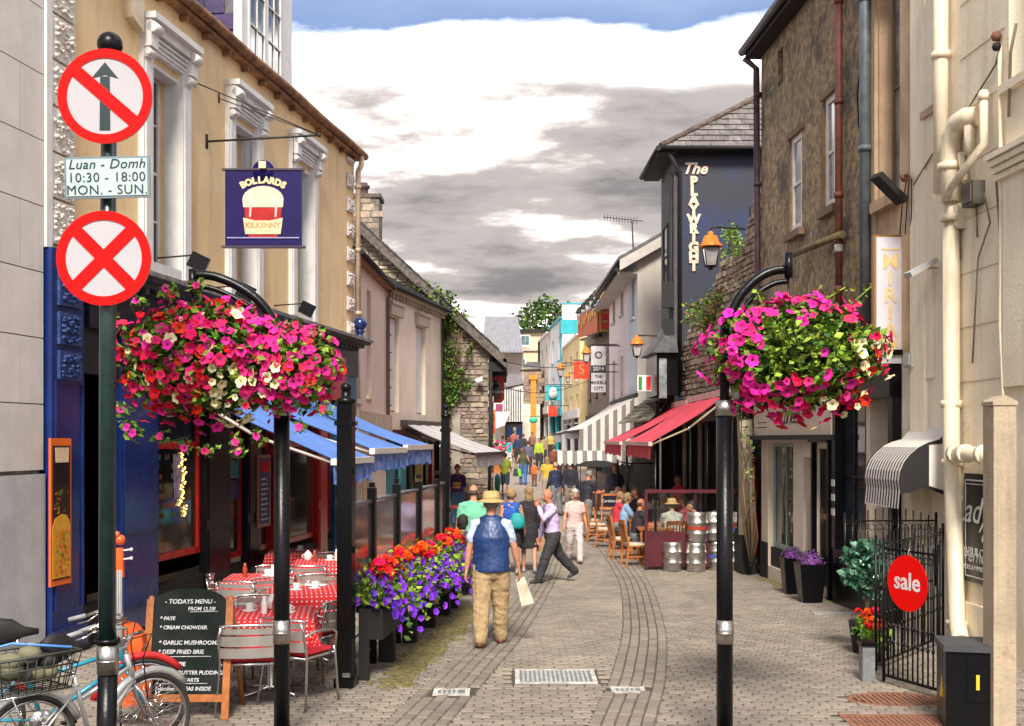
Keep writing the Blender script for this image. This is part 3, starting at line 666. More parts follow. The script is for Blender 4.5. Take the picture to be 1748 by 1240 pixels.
# --- blue awnings over the terrace
def awning(name, label, cat, fr, u0, u1, oz, matf, valm, drop, group=None, trim=None, arms=True, sag=.05, stripes=None, side=None):
    (o0, z0), (o1, z1) = oz; th = thing(name, label, cat, fr.p((u0 + u1) / 2, z0, 0), 0, group)
    mb = MB(); n = 10
    top = []; m_ = 14 if stripes else 10
    for i in range(m_ + 1):
        for j in range(n + 1):
            t = j / n; top.append(fr.p(u0 + (u1 - u0) * i / m_, z0 + (z1 - z0) * t - sag * math.sin(math.pi * t) - .012 * math.sin(i * 1.7 + j * .6), o0 + (o1 - o0) * t))
    fs = [(i * (n + 1) + j, (i + 1) * (n + 1) + j, (i + 1) * (n + 1) + j + 1, i * (n + 1) + j + 1) for i in range(m_) for j in range(n)]
    if stripes:
        for k, f in enumerate(fs): mb.add([top[q] for q in f], [(0, 1, 2, 3)], stripes if (k // n) % 2 else matf)
        mb.add([v - V((0, 0, .012)) for v in top], fs, matf)
    else: mb.add(top, fs, matf); mb.add([v - V((0, 0, .012)) for v in top], fs, matf)
    mb.build('canopy', th, recalc=False)
    mb = MB(); nn = 24   # wavy valance
    vs = []; 
    for k in range(nn + 1):
        u = u0 + (u1 - u0) * k / nn; w = .025 * math.sin(k * 1.9) * (1 + .5 * math.sin(k * .7))
        vs += [fr.p(u, z1 - .04, o1 + .005), fr.p(u, z1 - drop * (.93 + .07 * math.sin(k * .9)), o1 + .01 + w)]
    mb.add(vs, [(2 * k, 2 * k + 2, 2 * k + 3, 2 * k + 1) for k in range(nn)], valm, True); mb.add([v - fr.n * .006 for v in vs], [(2 * k, 2 * k + 2, 2 * k + 3, 2 * k + 1) for k in range(nn)], valm, True); mb.build('valance', th, recalc=False)
    mb = MB(); tr = trim or alu; fr.box(mb, u0 - .02, u1 + .02, z1 - .07, z1 + .015, o1 - .03, o1 + .05, tr); mb.build('front_bar', th)
    if arms:
        for uu in (u0 + .05, u1 - .05):
            mb = MB(); em = fr.p(uu, (z0 + z1) / 2 - .22, (o0 + o1) / 2); a = fr.p(uu, z0 - .15, o0 + .05); b = fr.p(uu, z1 - .05, o1)
            mb.tube([a, em], .026, arms if not isinstance(arms, bool) else alu, 6); mb.tube([em, b], .022, arms if not isinstance(arms, bool) else alu, 6); mb.ball(em, .04, alu, 8); mb.build('arm', th)
    mb = MB(); fr.box(mb, u0, u1, z0 - .06, z0 + .08, .0, o0 + .1, tr if trim else blackm); mb.build('cassette', th)
    return th
bluef = M('blue_canvas', (.10, .22, .60), .8, .1, 1.5, .2, 12, streak=.25); bluev = M('blue_valance', (.05, .15, .62), .7, .15, 9, .3, 12, col2=(.35, .45, .75))
offw = M('offwhite_canvas', (.78, .70, .62), .7, .06, 3)
ulf = lambda Y: (Y - 11.9) / .9879
greya = M('grey_arm', (.50, .46, .42), .5, .1, 6)
for a, b, zf_, lab in ((14.9, 16.62, 2.08, 'blue canvas awning nearest the camera over the pub terrace'), (16.68, 18.55, 2.2, 'blue canvas awning in the middle of the three over the terrace'), (18.61, 20.4, 2.24, 'blue canvas awning farthest along the pub terrace')):
    awning('terrace_awning', lab, 'awning', LF, ulf(a), ulf(b), ((.08, 3.12), (2.22, zf_)), bluef, bluev, .34, 'blue awnings over the pub terrace', trim=offw, arms=greya)

# --- beige houses beyond the pub
pinkb = M('pinkish_beige_render', (.82, .66, .56), .88, .05, 1.3, .3, 40, streak=.12)
tanw = M('tan_render', (.84, .71, .57), .88, .05, 1.3, .3, 40, streak=.12)
H1 = Fr(-3.33, 22.98, .13, 5.35); H2 = Fr(-3.2, 28.36, .198, 1.0)
h1 = thing('beige_house', 'narrow pinkish beige house between the ochre pub and the house with tall shutters', 'house', H1.p(2.6, 0, 0))
l1 = 5.3; ho = [(H1.U(606), H1.U(615), 3.2, 5.75), (H1.U(626), H1.U(633), 3.35, 5.75)]
wall_holes(H1, h1, 0, l1, gz(25), 6.2, ho, pinkb); back_box(H1, h1, 0, l1, -.3, 6.2, 6, pinkb)
for q in ho: window(H1, h1, q[0], q[1], q[2], q[3], white, 1, 2, gl=glassl, inset=.2, sill=tanw)
slates(H1, h1, -.1, l1 + .05, (.22, 6.24, -1.9, 7.25), blackslate, limit=70)
mb = MB(); H1.box(mb, -.1, l1, 6.12, 6.24, 0, .2, gutter_rust); mb.tube([H1.p(-.1, 6.2, .24), H1.p(l1, 6.2, .24)], .055, blackm, 8); mb.build('gutter', h1)
mb = MB(); mb.tube([H1.p(l1 - .12, 6.2, .2), H1.p(l1 - .12, 5.9, .07), H1.p(l1 - .12, 2.6, .07)], .045, M('brown_pipe', (.17, .11, .09), .5), 8); mb.build('downpipe', h1)
mb = MB(); H1.box(mb, 0, l1, 2.45, 2.95, 0, .16, M('pale_fascia', (.62, .50, .38), .7)); mb.build('fascia', h1)
for k in range(9): mb = MB(); H1.box(mb, .1 + k * .3, .39 + k * .3, .0, 2.4, 0, .03, M('rough_board', (.60, .44, .30), .85, .25, 8, .4, 30, objr=.12)); mb.build('board', h1)
tealp = M('teal_door_paint', (.06, .22, .27), .4, .1, 4)
for a, b in ((654, 667), (682, 690)): mb = MB(); H1_ = H2; H2.box(mb, H2.U(a + 4), H2.U(b + 4), -.2, 2.3, 0, .06, tealp); 
h2 = thing('shuttered_house', 'tan rendered house with two tall white shuttered windows above a grey awning', 'house', H2.p(3, 0, 0))
l2 = 5.45; ho = [(H2.U(663), H2.U(681), 3.05, 5.55), (H2.U(710), H2.U(726), 3.05, 5.55)]
wall_holes(H2, h2, 0, l2, 2.6, 6.2, ho, tanw); back_box(H2, h2, 0, l2, -.3, 6.2, 6, tanw)
shut = M('white_shutter', (.74, .70, .70), .6, .08, 5)
for q in ho:
    w = window(H2, h2, q[0], q[1], q[2], q[3], white, 1, 2, gl=glassl, inset=.2)
    s = MB(); H2.box(s, q[0] - .12, q[1] + .12, 5.55, 5.82, 0, .12, M('stone_lintel', (.55, .47, .38), .85)); H2.box(s, q[0] - .16, q[1] + .16, 5.82, 5.9, 0, .17, MC['stone_lintel']); s.build('lintel', w)
    s = MB(); H2.box(s, q[0] + .25, q[1] - .05, 3.1, 5.5, -.15, -.1, shut); s.build('shutter', w)
slates(H2, h2, -.05, l2 + .1, (.25, 6.24, -2.2, 7.6), blackslate, limit=80)
mb = MB(); H2.box(mb, 0, l2, 6.1, 6.22, 0, .2, M('eave_stone', (.45, .36, .28), .8)); mb.tube([H2.p(-.05, 6.22, .27), H2.p(l2 + .1, 6.22, .27)], .055, blackm, 8)
for k in range(18): H2.box(mb, .2 + k * .3, .28 + k * .3, 5.98, 6.1, 0, .14, MC['eave_stone'])
mb.build('eaves', h2)
mb = MB(); mb.tube([H2.p(l2 - .1, 6.1, .06), H2.p(l2 - .1, 2.7, .06)], .03, blackm, 6)
for k in range(6): H2.box(mb, .05, .12, 3.2 + k * .45, 3.23 + k * .45, 0, .1, iron)
mb.build('downpipe', h2)
mb = MB(); H2.box(mb, 0, l2, -.3, .2, -.3, .0, blackm); H2.box(mb, 0, l2, 2.3, 2.6, -.3, .08, M('dark_red_fascia', (.10, .02, .02), .4)); mb.build('fascia', h2)
for a, b, m_ in ((0, .55, tealp), (1.15, 1.65, tealp), (1.95, 2.2, black), (2.75, 3.3, M('yellow_curtain', (.50, .40, .14), .7)), (3.6, 3.9, black), (4.3, 4.5, redp), (5.1, 5.4, black)): mb = MB(); H2.box(mb, a, b, .2, 2.3, -.1, .03, m_); mb.build('shopfront_panel', h2)
for a, b in ((.55, 1.15), (1.65, 1.95), (2.2, 2.75), (3.3, 3.6), (3.9, 4.3), (4.5, 5.1)): window(H2, h2, a, b, .2, 2.3, blackm, 1, 2, inset=.04)
gsv = M('grey_canvas', (.42, .40, .40), .75, .06, 3, .2, 12); gsl = M('pale_grey_canvas', (.52, .50, .50), .75, .06, 3)
H2a = lambda Y: (Y - 28.36) / .981
awning('shop_awning', 'wide grey striped awning below the shuttered house', 'awning', H2, 1.2, 4.75, ((.1, 2.78), (2.05, 1.98)), gsv, M('grey_valance', (.50, .48, .50), .6), .40, trim=M('awning_black_bar', (.05, .035, .04), .4), stripes=gsl, arms=black)

# --- stone gable building with chimney
SG = Fr(-6.4, 34.3, 1, 0)                  # faces the camera, normal towards -y
apx, apz = P(612, 0, 34.3).x + 6.4, P(0, 385, 34.3).z
cru, crz = P(834, 0, 34.3).x + 6.4, P(0, 590, 34.3).z
sl_ = (apz - crz) / (cru - apx)
st = thing('stone_gable_building', 'old rubble stone building whose gable end juts into the street, ivy on it', 'building', SG.p(3, 0, 0))
roofz = lambda u: apz - abs(u - apx) * sl_
mb = MB(); mb.prism([SG.p(0, -.5, 0), SG.p(cru, -.5, 0), SG.p(cru, roofz(cru), 0), SG.p(apx, apz, 0), SG.p(0, roofz(0), 0)], V((0, .5, 0)), mortar)
mb.box((SG.p(cru, 0).x - .5, 34.8, -.5), (SG.p(cru, 0).x, 42, crz), mortar); mb.box((-6.4, 41.5, -.5), (SG.p(cru, 0).x - .5, 42, crz), mortar); mb.build('wall', st)
rubble(SG, st, lambda u, z: z + .1 < roofz(u) and 0 < u < cru - .02 and z > .0 and (u > 2.2 or z > 5.5), 0, cru, 0.0, apz, stone, hmin=.09, hmax=.2, wmin=.14, wmax=.5, key=lambda i: -i[0])
rs = Fr(SG.p(cru, 0).x, 34.3, 0, 1)
rubble(rs, st, lambda u, z: True, 0, 7.6, -.1, crz - .1, stone, limit=60)
for sgn in (1,):   # roof slope with verge boards and slates
    e = cru + .55
    rfr = Fr(0, 34.1, 0, 1)
    def rp_(u, y, h=0): return V((SG.p(u, 0).x, y, roofz(u) + h))
    mb = MB(); mb.hexa([rp_(apx, 34.0, .0), rp_(e, 34.0, .0), rp_(e, 42, 0), rp_(apx, 42, 0), rp_(apx, 34.0, .1), rp_(e, 34.0, .1), rp_(e, 42, .1), rp_(apx, 42, .1)], blackm)
    mb.hexa([rp_(apx, 34.0, .0), rp_(-.1, 34.0, 0), rp_(-.1, 42, 0), rp_(apx, 42, 0), rp_(apx, 34.0, .1), rp_(-.1, 34.0, .1), rp_(-.1, 42, .1), rp_(apx, 42, .1)], blackm); mb.build('roof', st)
    dk = M('weathered_verge', (.15, .125, .11), .85, .3, 8, .5, 40)
    mb = MB(); mb.hexa([rp_(apx, 33.9, -.22), rp_(e, 33.9, -.22), rp_(e, 34.0, -.22), rp_(apx, 34.0, -.22), rp_(apx, 33.9, .13), rp_(e, 33.9, .13), rp_(e, 34.0, .13), rp_(apx, 34.0, .13)], dk); mb.hexa([rp_(apx, 33.9, -.22), rp_(-.1, 33.9, -.22), rp_(-.1, 34.0, -.22), rp_(apx, 34.0, -.22), rp_(apx, 33.9, .13), rp_(-.1, 33.9, .13), rp_(-.1, 34.0, .13), rp_(apx, 34.0, .13)], dk)
    mb.build('bargeboard', st)
    n = int((e - apx) / .24)
    for k in range(n):
        a = apx + k * .24; mb = MB(); mb.hexa([rp_(a, 33.86, .13), rp_(a + .25, 33.86, .13), rp_(a + .25, 34.4, .13), rp_(a, 34.4, .13), rp_(a, 33.86, .16), rp_(a + .25, 33.86, .19), rp_(a + .25, 34.4, .19), rp_(a, 34.4, .16)], blackslate); mb.build('slate', st)
mb = MB(); ex = SG.p(cru + .5, 0).x; ez = roofz(cru + .5)
mb.tube([(ex, 33.9, ez - .02), (ex, 42, ez - .02)], .06, blackm, 8)
for k in range(12): mb.box((ex - .5, 34.1 + k * .62, ez - .35), (ex + .02, 34.2 + k * .62, ez - .05), blackm); mb.box((ex - .5, 34.1 + k * .62, ez - .9), (ex - .42, 34.2 + k * .62, ez - .3), blackm)
mb.build('rafter_ends', st)
mb = MB(); mb.tube([(ex - .42, 33.95, ez - .2), (ex - .48, 34.15, 0)], .05, blackm, 8); mb.build('downpipe', st)
ch = MB(); cxl, cxr = P(598, 0, 34.6).x, P(648, 0, 34.6).x; zt0 = P(0, 340, 34.6).z
ch.box((cxl, 34.4, apz - 1.4), (cxr, 35.3, zt0), mortar); ch.box((cxl - .06, 34.34, zt0), (cxr + .06, 35.36, zt0 + .12), dk); chim = ch.build('chimney', st)
cf = Fr(cxl, 34.4, 1, 0); rubble(cf, chim, lambda u, z: u < cxr - cxl - .05, 0, cxr - cxl, roofz(apx) - 1.0, zt0 - .12, stone, limit=0, proud=.03)
mb = MB(); mb.lathe(((cxl + cxr) / 2 - .06, 34.8, zt0 + .12), [(.16, 0), (.13, .05), (.13, .22), (.19, .26), (.19, .34), (.12, .36), (.12, .42), (.0001, .43)], M('terracotta_dark', (.09, .05, .05), .8), 12); mb.build('chimney_pot', st)
mb = MB(); SG.box(mb, *(P(772, 0, 34.3).x + 6.4, P(786, 0, 34.3).x + 6.4), 1.2, 3.2, .05, .12, M('grey_patch', (.36, .31, .26), .8)); mb.build('vent_panel', st)
th = thing('security_camera', 'small white security camera on the stone gable wall', 'camera', P(818, 652, 34.2)); mb = MB(); mb.tube([P(812, 652, 34.0), P(824, 648, 34.0)], .09, white, 8); mb.tube([P(818, 655, 34.0), P(818, 655, 34.3)], .03, white, 6); mb.build('camera_body', th)

# ---------------------------------------------------------------- foliage
def leaves(mb, pts, size, mats, curl=.35):
    for p in pts:
        a = R.uniform(0, 6.283); el = R.uniform(-.9, .9); d = V((math.cos(a) * math.cos(el), math.sin(a) * math.cos(el), math.sin(el)))
        s = d.cross(V((R.uniform(-1, 1), R.uniform(-1, 1), R.uniform(-1, 1)))).normalized(); n = d.cross(s); q = size * R.uniform(.6, 1.3); m = mats[int(R.random() ** 1.2 * len(mats)) % len(mats)]
        mb.add([p, p + d * q * .5 + s * q * .33 + n * q * .1, p + d * q, p + d * q * .5 - s * q * .33 + n * q * .1], [(0, 1, 2), (0, 2, 3)], m)
def blob_pts(c, r, n, shell=.55, sz=1.0):
    o = []
    for _ in range(n):
        v = V((R.gauss(0, 1), R.gauss(0, 1), R.gauss(0, 1))).normalized(); k = (shell + (1 - shell) * R.random()) ** .8; f = 1 + .25 * noise.noise(v * 2.3 + V(c))
        o.append(V(c) + V((v.x * r * k * f, v.y * r * k * f, v.z * r * k * f * sz)))
    return o
def plant_on(name, label, cat, blobs, n, size, mats, stems=True, group=None, loc=None):
    c0 = loc or V(blobs[0][0]); th = thing(name, label, cat, c0, 0, group); mb = MB()
    for c, r, sz in blobs: leaves(mb, blob_pts(c, r, int(n * r * r), .25, sz), size, mats)
    mb.build('foliage', th, recalc=False)
    if stems:
        s = MB()
        for c, r, sz in blobs:
            for _ in range(3): s.tube([c0 + V((0, .1, -.1)), (c0 + V(c)) / 2 + V((R.uniform(-.2, .2), 0, R.uniform(-.2, .2))), V(c) + V((R.uniform(-.5, .5) * r, 0, r * .4 * R.uniform(-1, 1)))], [.025, .018, .006], M('stem_brown', (.12, .08, .04), .9), 5)
        s.build('stem', th)
    return th
ivb = []
for px, py, r in ((722, 492, .28), (742, 500, .32), (760, 512, .36), (775, 535, .36), (762, 560, .36), (790, 545, .24), (765, 600, .4), (775, 640, .46), (795, 655, .28), (758, 625, .25), (800, 600, .22), (770, 675, .4), (762, 705, .22)): ivb.append((P(px, py, 34.0), r * .95, 1))
plant_on('ivy', 'bright green climber growing up the stone gable beside the tan house', 'climbing plant', ivb, 1100, .12, [leafm, leafl, leafm, leafd], loc=P(768, 690, 34.1))
# ================================================================ RIGHT SIDE
RF = Fr(4.75, 21.2, .052, -1.0)            # u runs towards the camera; normal must point into the street (-x)
if RF.n.x > 0: RF = Fr(4.75, 21.2, .052, -1.0, -1)
RU = RF.U
pebble = M('brown_pebbledash', (.46, .33, .185), .95, .3, 8.5, 1.5, 16, col2=(.17, .125, .075), stain=(.11, .085, .06), sthr=.50, sscale=1.3, streak=.35)
U_B, U_N, U_C = RU(1485), RU(1560), 13.5
bb = thing('brown_stone_building', 'tall brown weathered pebbledash building with rust red downpipe and thin white windows', 'building', RF.p(2.7, 0, 0))
ho = [(RU(1350), RU(1369), 5.9, 7.55), (RU(1408), RU(1426), 5.95, 7.7), (RU(1328), RU(1337), 8.7, 9.35), (.45, 2.0, .0, 2.28), (2.55, 3.1, .1, 2.05), (3.25, 3.95, .0, 2.2), (4.3, 5.4, .0, 2.9)]
wall_holes(RF, bb, 0, U_B, -.4, 9.62, ho[:3] + [(.0, U_B, -.4, 3.3)], pebble)
lower = M('greige_render', (.74, .62, .49), .85, .06, 1.5, .3, 40, streak=.15)
wall_holes(RF, bb, 0, U_B, -.4, 3.3, ho[3:], lower, name='lower_wall')
back_box(RF, bb, 0, U_B, -.4, 9.6, 7, pebble)
slim = M('aged_white_paint', (.78, .72, .64), .6, .1, 5, streak=.3)
for k, q in enumerate(ho[:2]):
    w = window(RF, bb, q[0], q[1], q[2], q[3], slim, 1, 2, gl=glassl, inset=.015, fw=.10, bars=.03)
    s = MB(); RF.box(s, q[0] - .1, q[1] + .12, q[3], q[3] + .1, 0, .05, M('stone_brown', (.22, .14, .08), .9)); RF.box(s, q[0] - .1, q[1] + .14, q[2] - .12, q[2], -.08, .1, MC['stone_brown']); s.build('lintel', w)
    s = MB(); RF.box(s, q[0] + .02, q[0] + .0, q[2], q[3], -.1, .0, slim) if 0 else RF.box(s, q[0] - .06, q[0] - .003, q[2], q[3], 0, .03, MC['stone_brown']); s.build('reveal', w)
window(RF, bb, ho[2][0], ho[2][1], ho[2][2], ho[2][3], blackm, 1, 1, inset=.15)
mb = MB(); RF.box(mb, -.12, U_B, 9.62, 9.72, -.3, .28, blackm); RF.box(mb, -.12, U_B, 9.72, 9.86, .1, .30, M('dark_gutter', (.035, .03, .04), .5)); mb.build('eaves', bb)
mb = MB(); mb.tube([RF.p(-.15, 9.76, .34), RF.p(U_B, 9.76, .34)], .08, MC['dark_gutter'], 8); mb.build('gutter', bb)
slates(RF, bb, -.1, U_B, (.2, 9.86, -3.4, 12.6), blackslate, limit=0)
def pipe(parent, pts, r, mat, name='downpipe', collars=(), n=10):
    mb = MB(); mb.tube(pts, r, mat, n)
    for c, d in collars: mb.tube([V(c) - V(d) * .04, V(c) + V(d) * .04], r * 1.28, mat, n)
    return mb.build(name, parent)
rustp = M('rust_red_pipe', (.20, .045, .025), .6, .4, 8, .4, 40, col2=(.09, .03, .025)); plump = M('plum_pipe', (.10, .045, .055), .5, .3, 6)
greyp = M('blue_grey_pipe', (.13, .15, .17), .5, .2, 6)
u = RU(1300); pipe(bb, [RF.p(u, 9.6, .34), RF.p(u, 9.4, .1), RF.p(u, 6.0, .08), RF.p(u, 3.4, .08)], .06, plump, collars=[(RF.p(u, z, .08), UP) for z in (8.9, 7.2, 5.4)])
u = RU(1443); pipe(bb, [RF.p(u, 11, .1), RF.p(u, 3.9, .1)], .055, rustp, collars=[(RF.p(u, z, .1), UP) for z in (8.9, 7.4, 6.0, 5.3, 4.6)])
mb = MB(); mb.tube([RF.p(u, 5.35, .1), RF.p(u, 5.15, .1)], .066, white, 10); mb.build('pipe_patch', bb)
u = RU(1491); pipe(bb, [RF.p(u, 12, .12), RF.p(u, 3.4, .12)], .075, greyp, collars=[(RF.p(u, z, .12), UP) for z in (8.5, 6.4)])
mb = MB(); mb.tube(pxline(RF, [(1488, 60), (1470, 110), (1463, 160), (1466, 215), (1484, 255)], .04), .012, blackm, 5); mb.build('cable', bb)
# slanting lean-to gutter
a, b = RF.hit(1345, 438, .25), RF.hit(1438, 400, .12)
pipe(bb, [a, b], .06, M('mossy_gutter', (.20, .14, .05), .8, .4, 10, col2=(.08, .06, .03)), 'gutter', n=8)
for k in range(14): 
    mb = MB(); RF.box(mb, 0 + k * .3, .28 + k * .3, 3.32 + .01 * (k % 3), 3.36 + .01 * (k % 3), 0, .25, blackslate); mb.build('slate', bb)
# beige shop at its foot
m_ = MB(); RF.box(m_, -.02, RU(1434), 2.42, 3.22, 0, .14, M('shop_sign_beige', (.60, .47, .37), .7, .05, 2)); sgb = m_.build('shop_sign', bb)
m_ = MB(); RF.box(m_, -.05, RU(1436), 2.34, 2.42, 0, .22, blackm); RF.box(m_, -.05, RU(1436), 3.22, 3.28, 0, .2, MC['shop_sign_beige']); m_.build('sign_moulding', bb)
dkl = M('lettering_dark', (.05, .035, .03), .5)
rn = RF.u * 1.0
text(sgb, 'Lul fées', dkl, .42, face_m(RF.p(RU(1362), 2.74, .145), rn, UP), shear=.45, ext=.002, space=.85)
text(sgb, 'SHOP 4', dkl, .14, face_m(RF.p(RU(1398), 2.82, .145), rn, UP), ext=.002)
for q in range(2): m_ = MB(); RF.box(m_, .25, .85, 2.56 + q * .09, 2.575 + q * .09, .14, .143, dkl); m_.build('sign_line', sgb)
window(RF, bb, .45, 2.0, .35, 2.28, M('pale_green_frame', (.30, .38, .34), .5), 2, 1, inset=.10, fw=.07)
m_ = MB(); RF.box(m_, .45, 2.0, .0, .35, -.2, -.05, blackm); RF.box(m_, 0, .45, -.4, .42, 0, .03, blackm); RF.box(m_, 2.0, 2.55, -.4, .42, 0, .03, blackm); RF.box(m_, 3.95, 4.3, -.4, .42, 0, .03, blackm); m_.build('plinth', bb)
m_ = MB(); RF.box(m_, 2.58, 3.07, .1, 2.05, -.34, -.28, M('niche_grey', (.40, .34, .30), .8)); 
m_.build('niche', bb)
m_ = MB(); RF.box(m_, 3.25, 3.95, -.2, 2.2, -.12, -.05, black); RF.box(m_, 3.35, 3.85, 1.25, 2.05, -.05, -.03, black); RF.box(m_, 3.35, 3.85, .1, 1.0, -.05, -.03, black); 
d = m_.build('door', bb); m_ = MB(); RF.box(m_, 3.42, 3.78, 1.08, 1.17, -.03, -.01, M('brass', (.62, .40, .16), .3, .1, 9, metal=.9)); m_.build('letter_plate', d)
m_ = MB(); RF.box(m_, 3.18, 3.25, -.2, 2.45, 0, .08, black); RF.box(m_, 3.95, 4.02, -.2, 2.45, 0, .08, black); RF.box(m_, 3.15, 4.05, 2.3, 2.45, 0, .12, black); m_.prism([RF.p(3.2, 2.45, 0), RF.p(4.0, 2.45, 0), RF.p(3.6, 2.68, 0)], RF.n * .1, black); m_.build('door_case', bb)
# dark pub front filling the lower storey near the grey pipe
m_ = MB(); RF.box(m_, 4.3, U_B + 1.1, -.2, .7, -.1, .10, black); RF.box(m_, 4.3, 4.45, .7, 3.1, -.1, .12, black); RF.box(m_, U_B + .95, U_B + 1.1, .7, 3.1, 0, .12, black); RF.box(m_, 4.3, U_B + 1.1, 2.9, 3.45, 0, .16, black); RF.box(m_, 4.25, U_B + 1.15, 3.45, 3.52, 0, .24, black)
m_.build('dark_shopfront', bb)
window(RF, bb, 4.45, 5.4, .7, 2.9, black, 2, 2, inset=.0)
bra = MC['brass']
for q in range(9): m_ = MB(); m_.ball(RF.p(4.5 + .15 * q, 3.2 + .05 * math.sin(q * 2), .18), .035, bra, 8); m_.build('brass_boss', bb)
for q in range(3): m_ = MB(); RF.box(m_, 4.32, 4.44, 1.2 + q * .22, 1.3 + q * .22, .12, .135, M('sticker_white', (.6, .6, .58), .5)); m_.build('door_sticker', bb)

# narrow tan building
nb = thing('narrow_tan_building', 'narrow tan plastered building squeezed between the brown and the cream fronts', 'building', RF.p((U_B + U_N) / 2, 0, 0))
tanp = M('tan_plaster', (.66, .48, .30), .88, .12, 1.2, .35, 30, col2=(.44, .30, .18), streak=.35)
wall_holes(RF, nb, U_B + .02, U_N - .02, 3.3, 12, [(U_B + .35, U_B + 1.05, 5.6, 8.7)], tanp)
window(RF, nb, U_B + .35, U_B + 1.05, 5.6, 8.7, M('brown_frame', (.20, .13, .09), .6), 1, 2, inset=.18, gl=glassl)
back_box(RF, nb, U_B + .02, U_N - .02, -.1, 12, 7, tanp)
mb = MB(); RF.box(mb, U_B + .02, U_B + .3, 3.53, 12, 0, .05, tanp); RF.box(mb, U_B + .3, U_B + 1.1, 8.75, 8.95, 0, .16, tanp); RF.box(mb, U_B + .3, U_B + 1.1, 5.45, 5.6, 0, .12, tanp); mb.build('mouldings', nb)
wall_holes(RF, nb, U_B + 1.12, U_N - .02, -.1, 3.3, [], cream, name='lower_wall')
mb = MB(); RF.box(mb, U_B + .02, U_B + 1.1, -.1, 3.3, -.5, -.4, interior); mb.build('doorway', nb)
th = thing('wall_lamp', 'broken black floodlight hanging off the tan plastered wall over the yellow lettered sign', 'floodlight', RF.hit(1545, 300))
a = RF.hit(1552, 300, .02); b = RF.hit(1515, 345, .35)
mb = MB(); mb.tube([a, RF.hit(1545, 300, .25)], .02, iron, 6); mb.cbox((a + b) / 2 + RF.n * .12, .5, .2, .08, blackm, .3, Matrix.Rotation(rad(38), 3, 'Y')); mb.ball(RF.hit(1545, 302, .15), .07, rust, 8); mb.build('lamp_head', th)
mb = MB(); 
for q in range(3): mb.tube([RF.hit(1548 + q * 4, 305, .06), RF.hit(1540 + q * 8, 350, .08), RF.hit(1536 + q * 9, 400, .03)], .008, blackm, 5)
mb.build('cable', th)

# cream building nearest the camera on the right
cb = thing('cream_building', 'cream painted building covered with pipes at the right edge of the street', 'building', RF.p(10, 0, 0))
cw = [(RU(1584), RU(1596), 6.4, 9.4), (RU(1722), RU(1722) + 1.2, 6.1, 8.6)]
wall_holes(RF, cb, U_N, U_C, -.1, 12, cw, cream); back_box(RF, cb, U_N, U_C, -.1, 12, 7, cream)
window(RF, cb, *cw[0], M('plum_frame', (.09, .04, .04), .5), 1, 2, inset=.12, sill=M('sill_tan', (.50, .36, .24), .8)); window(RF, cb, *cw[1], white, 2, 4, inset=.2, sill=cream)
mb = MB()
for q in range(4): RF.box(mb, cw[1][0] - .1, cw[1][1] + .1, 5.3 - q * .07, 5.36 - q * .07, 0, .22 - q * .035, cream)
RF.box(mb, cw[1][0] - .02, cw[1][1], 2.9, 5.09, 0, .06, cream); mb.build('hood_moulding', cb)
mb = MB()     # raised bands and scribed joints
for zz in (3.0, 3.62, 4.24, 4.86, 5.48, 6.1, 6.72, 7.34, 7.96, 8.58): RF.box(mb, RU(1640), RU(1716), zz, zz + .012, 0, .006, M('joint_shadow', (.62, .48, .32), .9))
RF.box(mb, U_N, U_N + .42, -.1, 12, 0, .05, cream); mb.build('plaster_joints', cb)
m_ = MB(); RF.box(m_, RU(1640), RU(1693), -.1, .5, 0, .05, cream); m_.build('plinth', cb)
# pipes
def RP(px, py, o=.12): return RF.hit(px, py, o)
x = 1606
pipe(cb, [RP(1606, -120), RP(1606, 330)], .085, creamp, collars=[(RP(1606, 95), UP)])
pipe(cb, [RP(1624, 345, .1), RP(1624, 770, .14), RP(1633, 1060, .14), RP(1640, 1095, .22)], .095, creamp, collars=[(RP(1624, 372), UP), (RP(1624, 690), UP), (RP(1626, 790), UP), (RP(1634, 1065), UP)])
pipe(cb, [RP(1624, 345), RP(1622, 270), RP(1624, 235), RP(1634, 210), RP(1650, 200, .1), RP(1668, 198, .02)], .11, creamp, 'soil_pipe', [(RP(1622, 285), UP)])
pipe(cb, [RP(1679, 155, .1), RP(1680, 245, .1), RP(1620, 325, .3), RP(1619, 332, .15)], .045, creamp, 'waste_pipe', [(RP(1679, 165, .1), UP)])
pipe(cb, [RP(1655, 215, .08), RP(1655, 262, .08)], .06, creamp, 'overflow_pipe'); pipe(cb, [RP(1640, 262, .06), RP(1648, 310, .06)], .04, creamp, 'overflow_pipe')
pipe(cb, [RP(1626, 775, .2), RP(1690, 776, .2)], .085, creamp, 'horizontal_pipe', [(RP(1632, 775, .2), RF.u), (RP(1648, 775, .2), RF.u), (RP(1680, 776, .2), RF.u)])
mb = MB(); RF.box(mb, RU(1568), RU(1596), 3.1, 12, 0, .03, cream); mb.build('pilaster', cb)
cab = M('old_cable', (.25, .19, .13), .7)
for pts, r in (([(1560, 315), (1600, 250), (1650, 190), (1700, 110), (1712, 60)], .012), ([(1707, 60), (1706, 150), (1709, 300), (1708, 560), (1714, 700), (1722, 740)], .022), ([(1680, 330), (1690, 380), (1670, 440), (1668, 470), (1660, 620)], .011), ([(1735, 40), (1725, 90), (1722, 200)], .016), ([(1700, 300), (1708, 420), (1709, 420)], .012)):
    m_ = MB(); m_.tube(pxline(RF, pts, .05), r, cab if r < .02 else creamp, 6); m_.build('cable', cb)
m_ = MB(); m_.ball(RP(1701, 62, .1), .06, rust, 8); m_.ball(RP(1701, 80, .1), .05, blackm, 8); m_.build('insulator', cb)
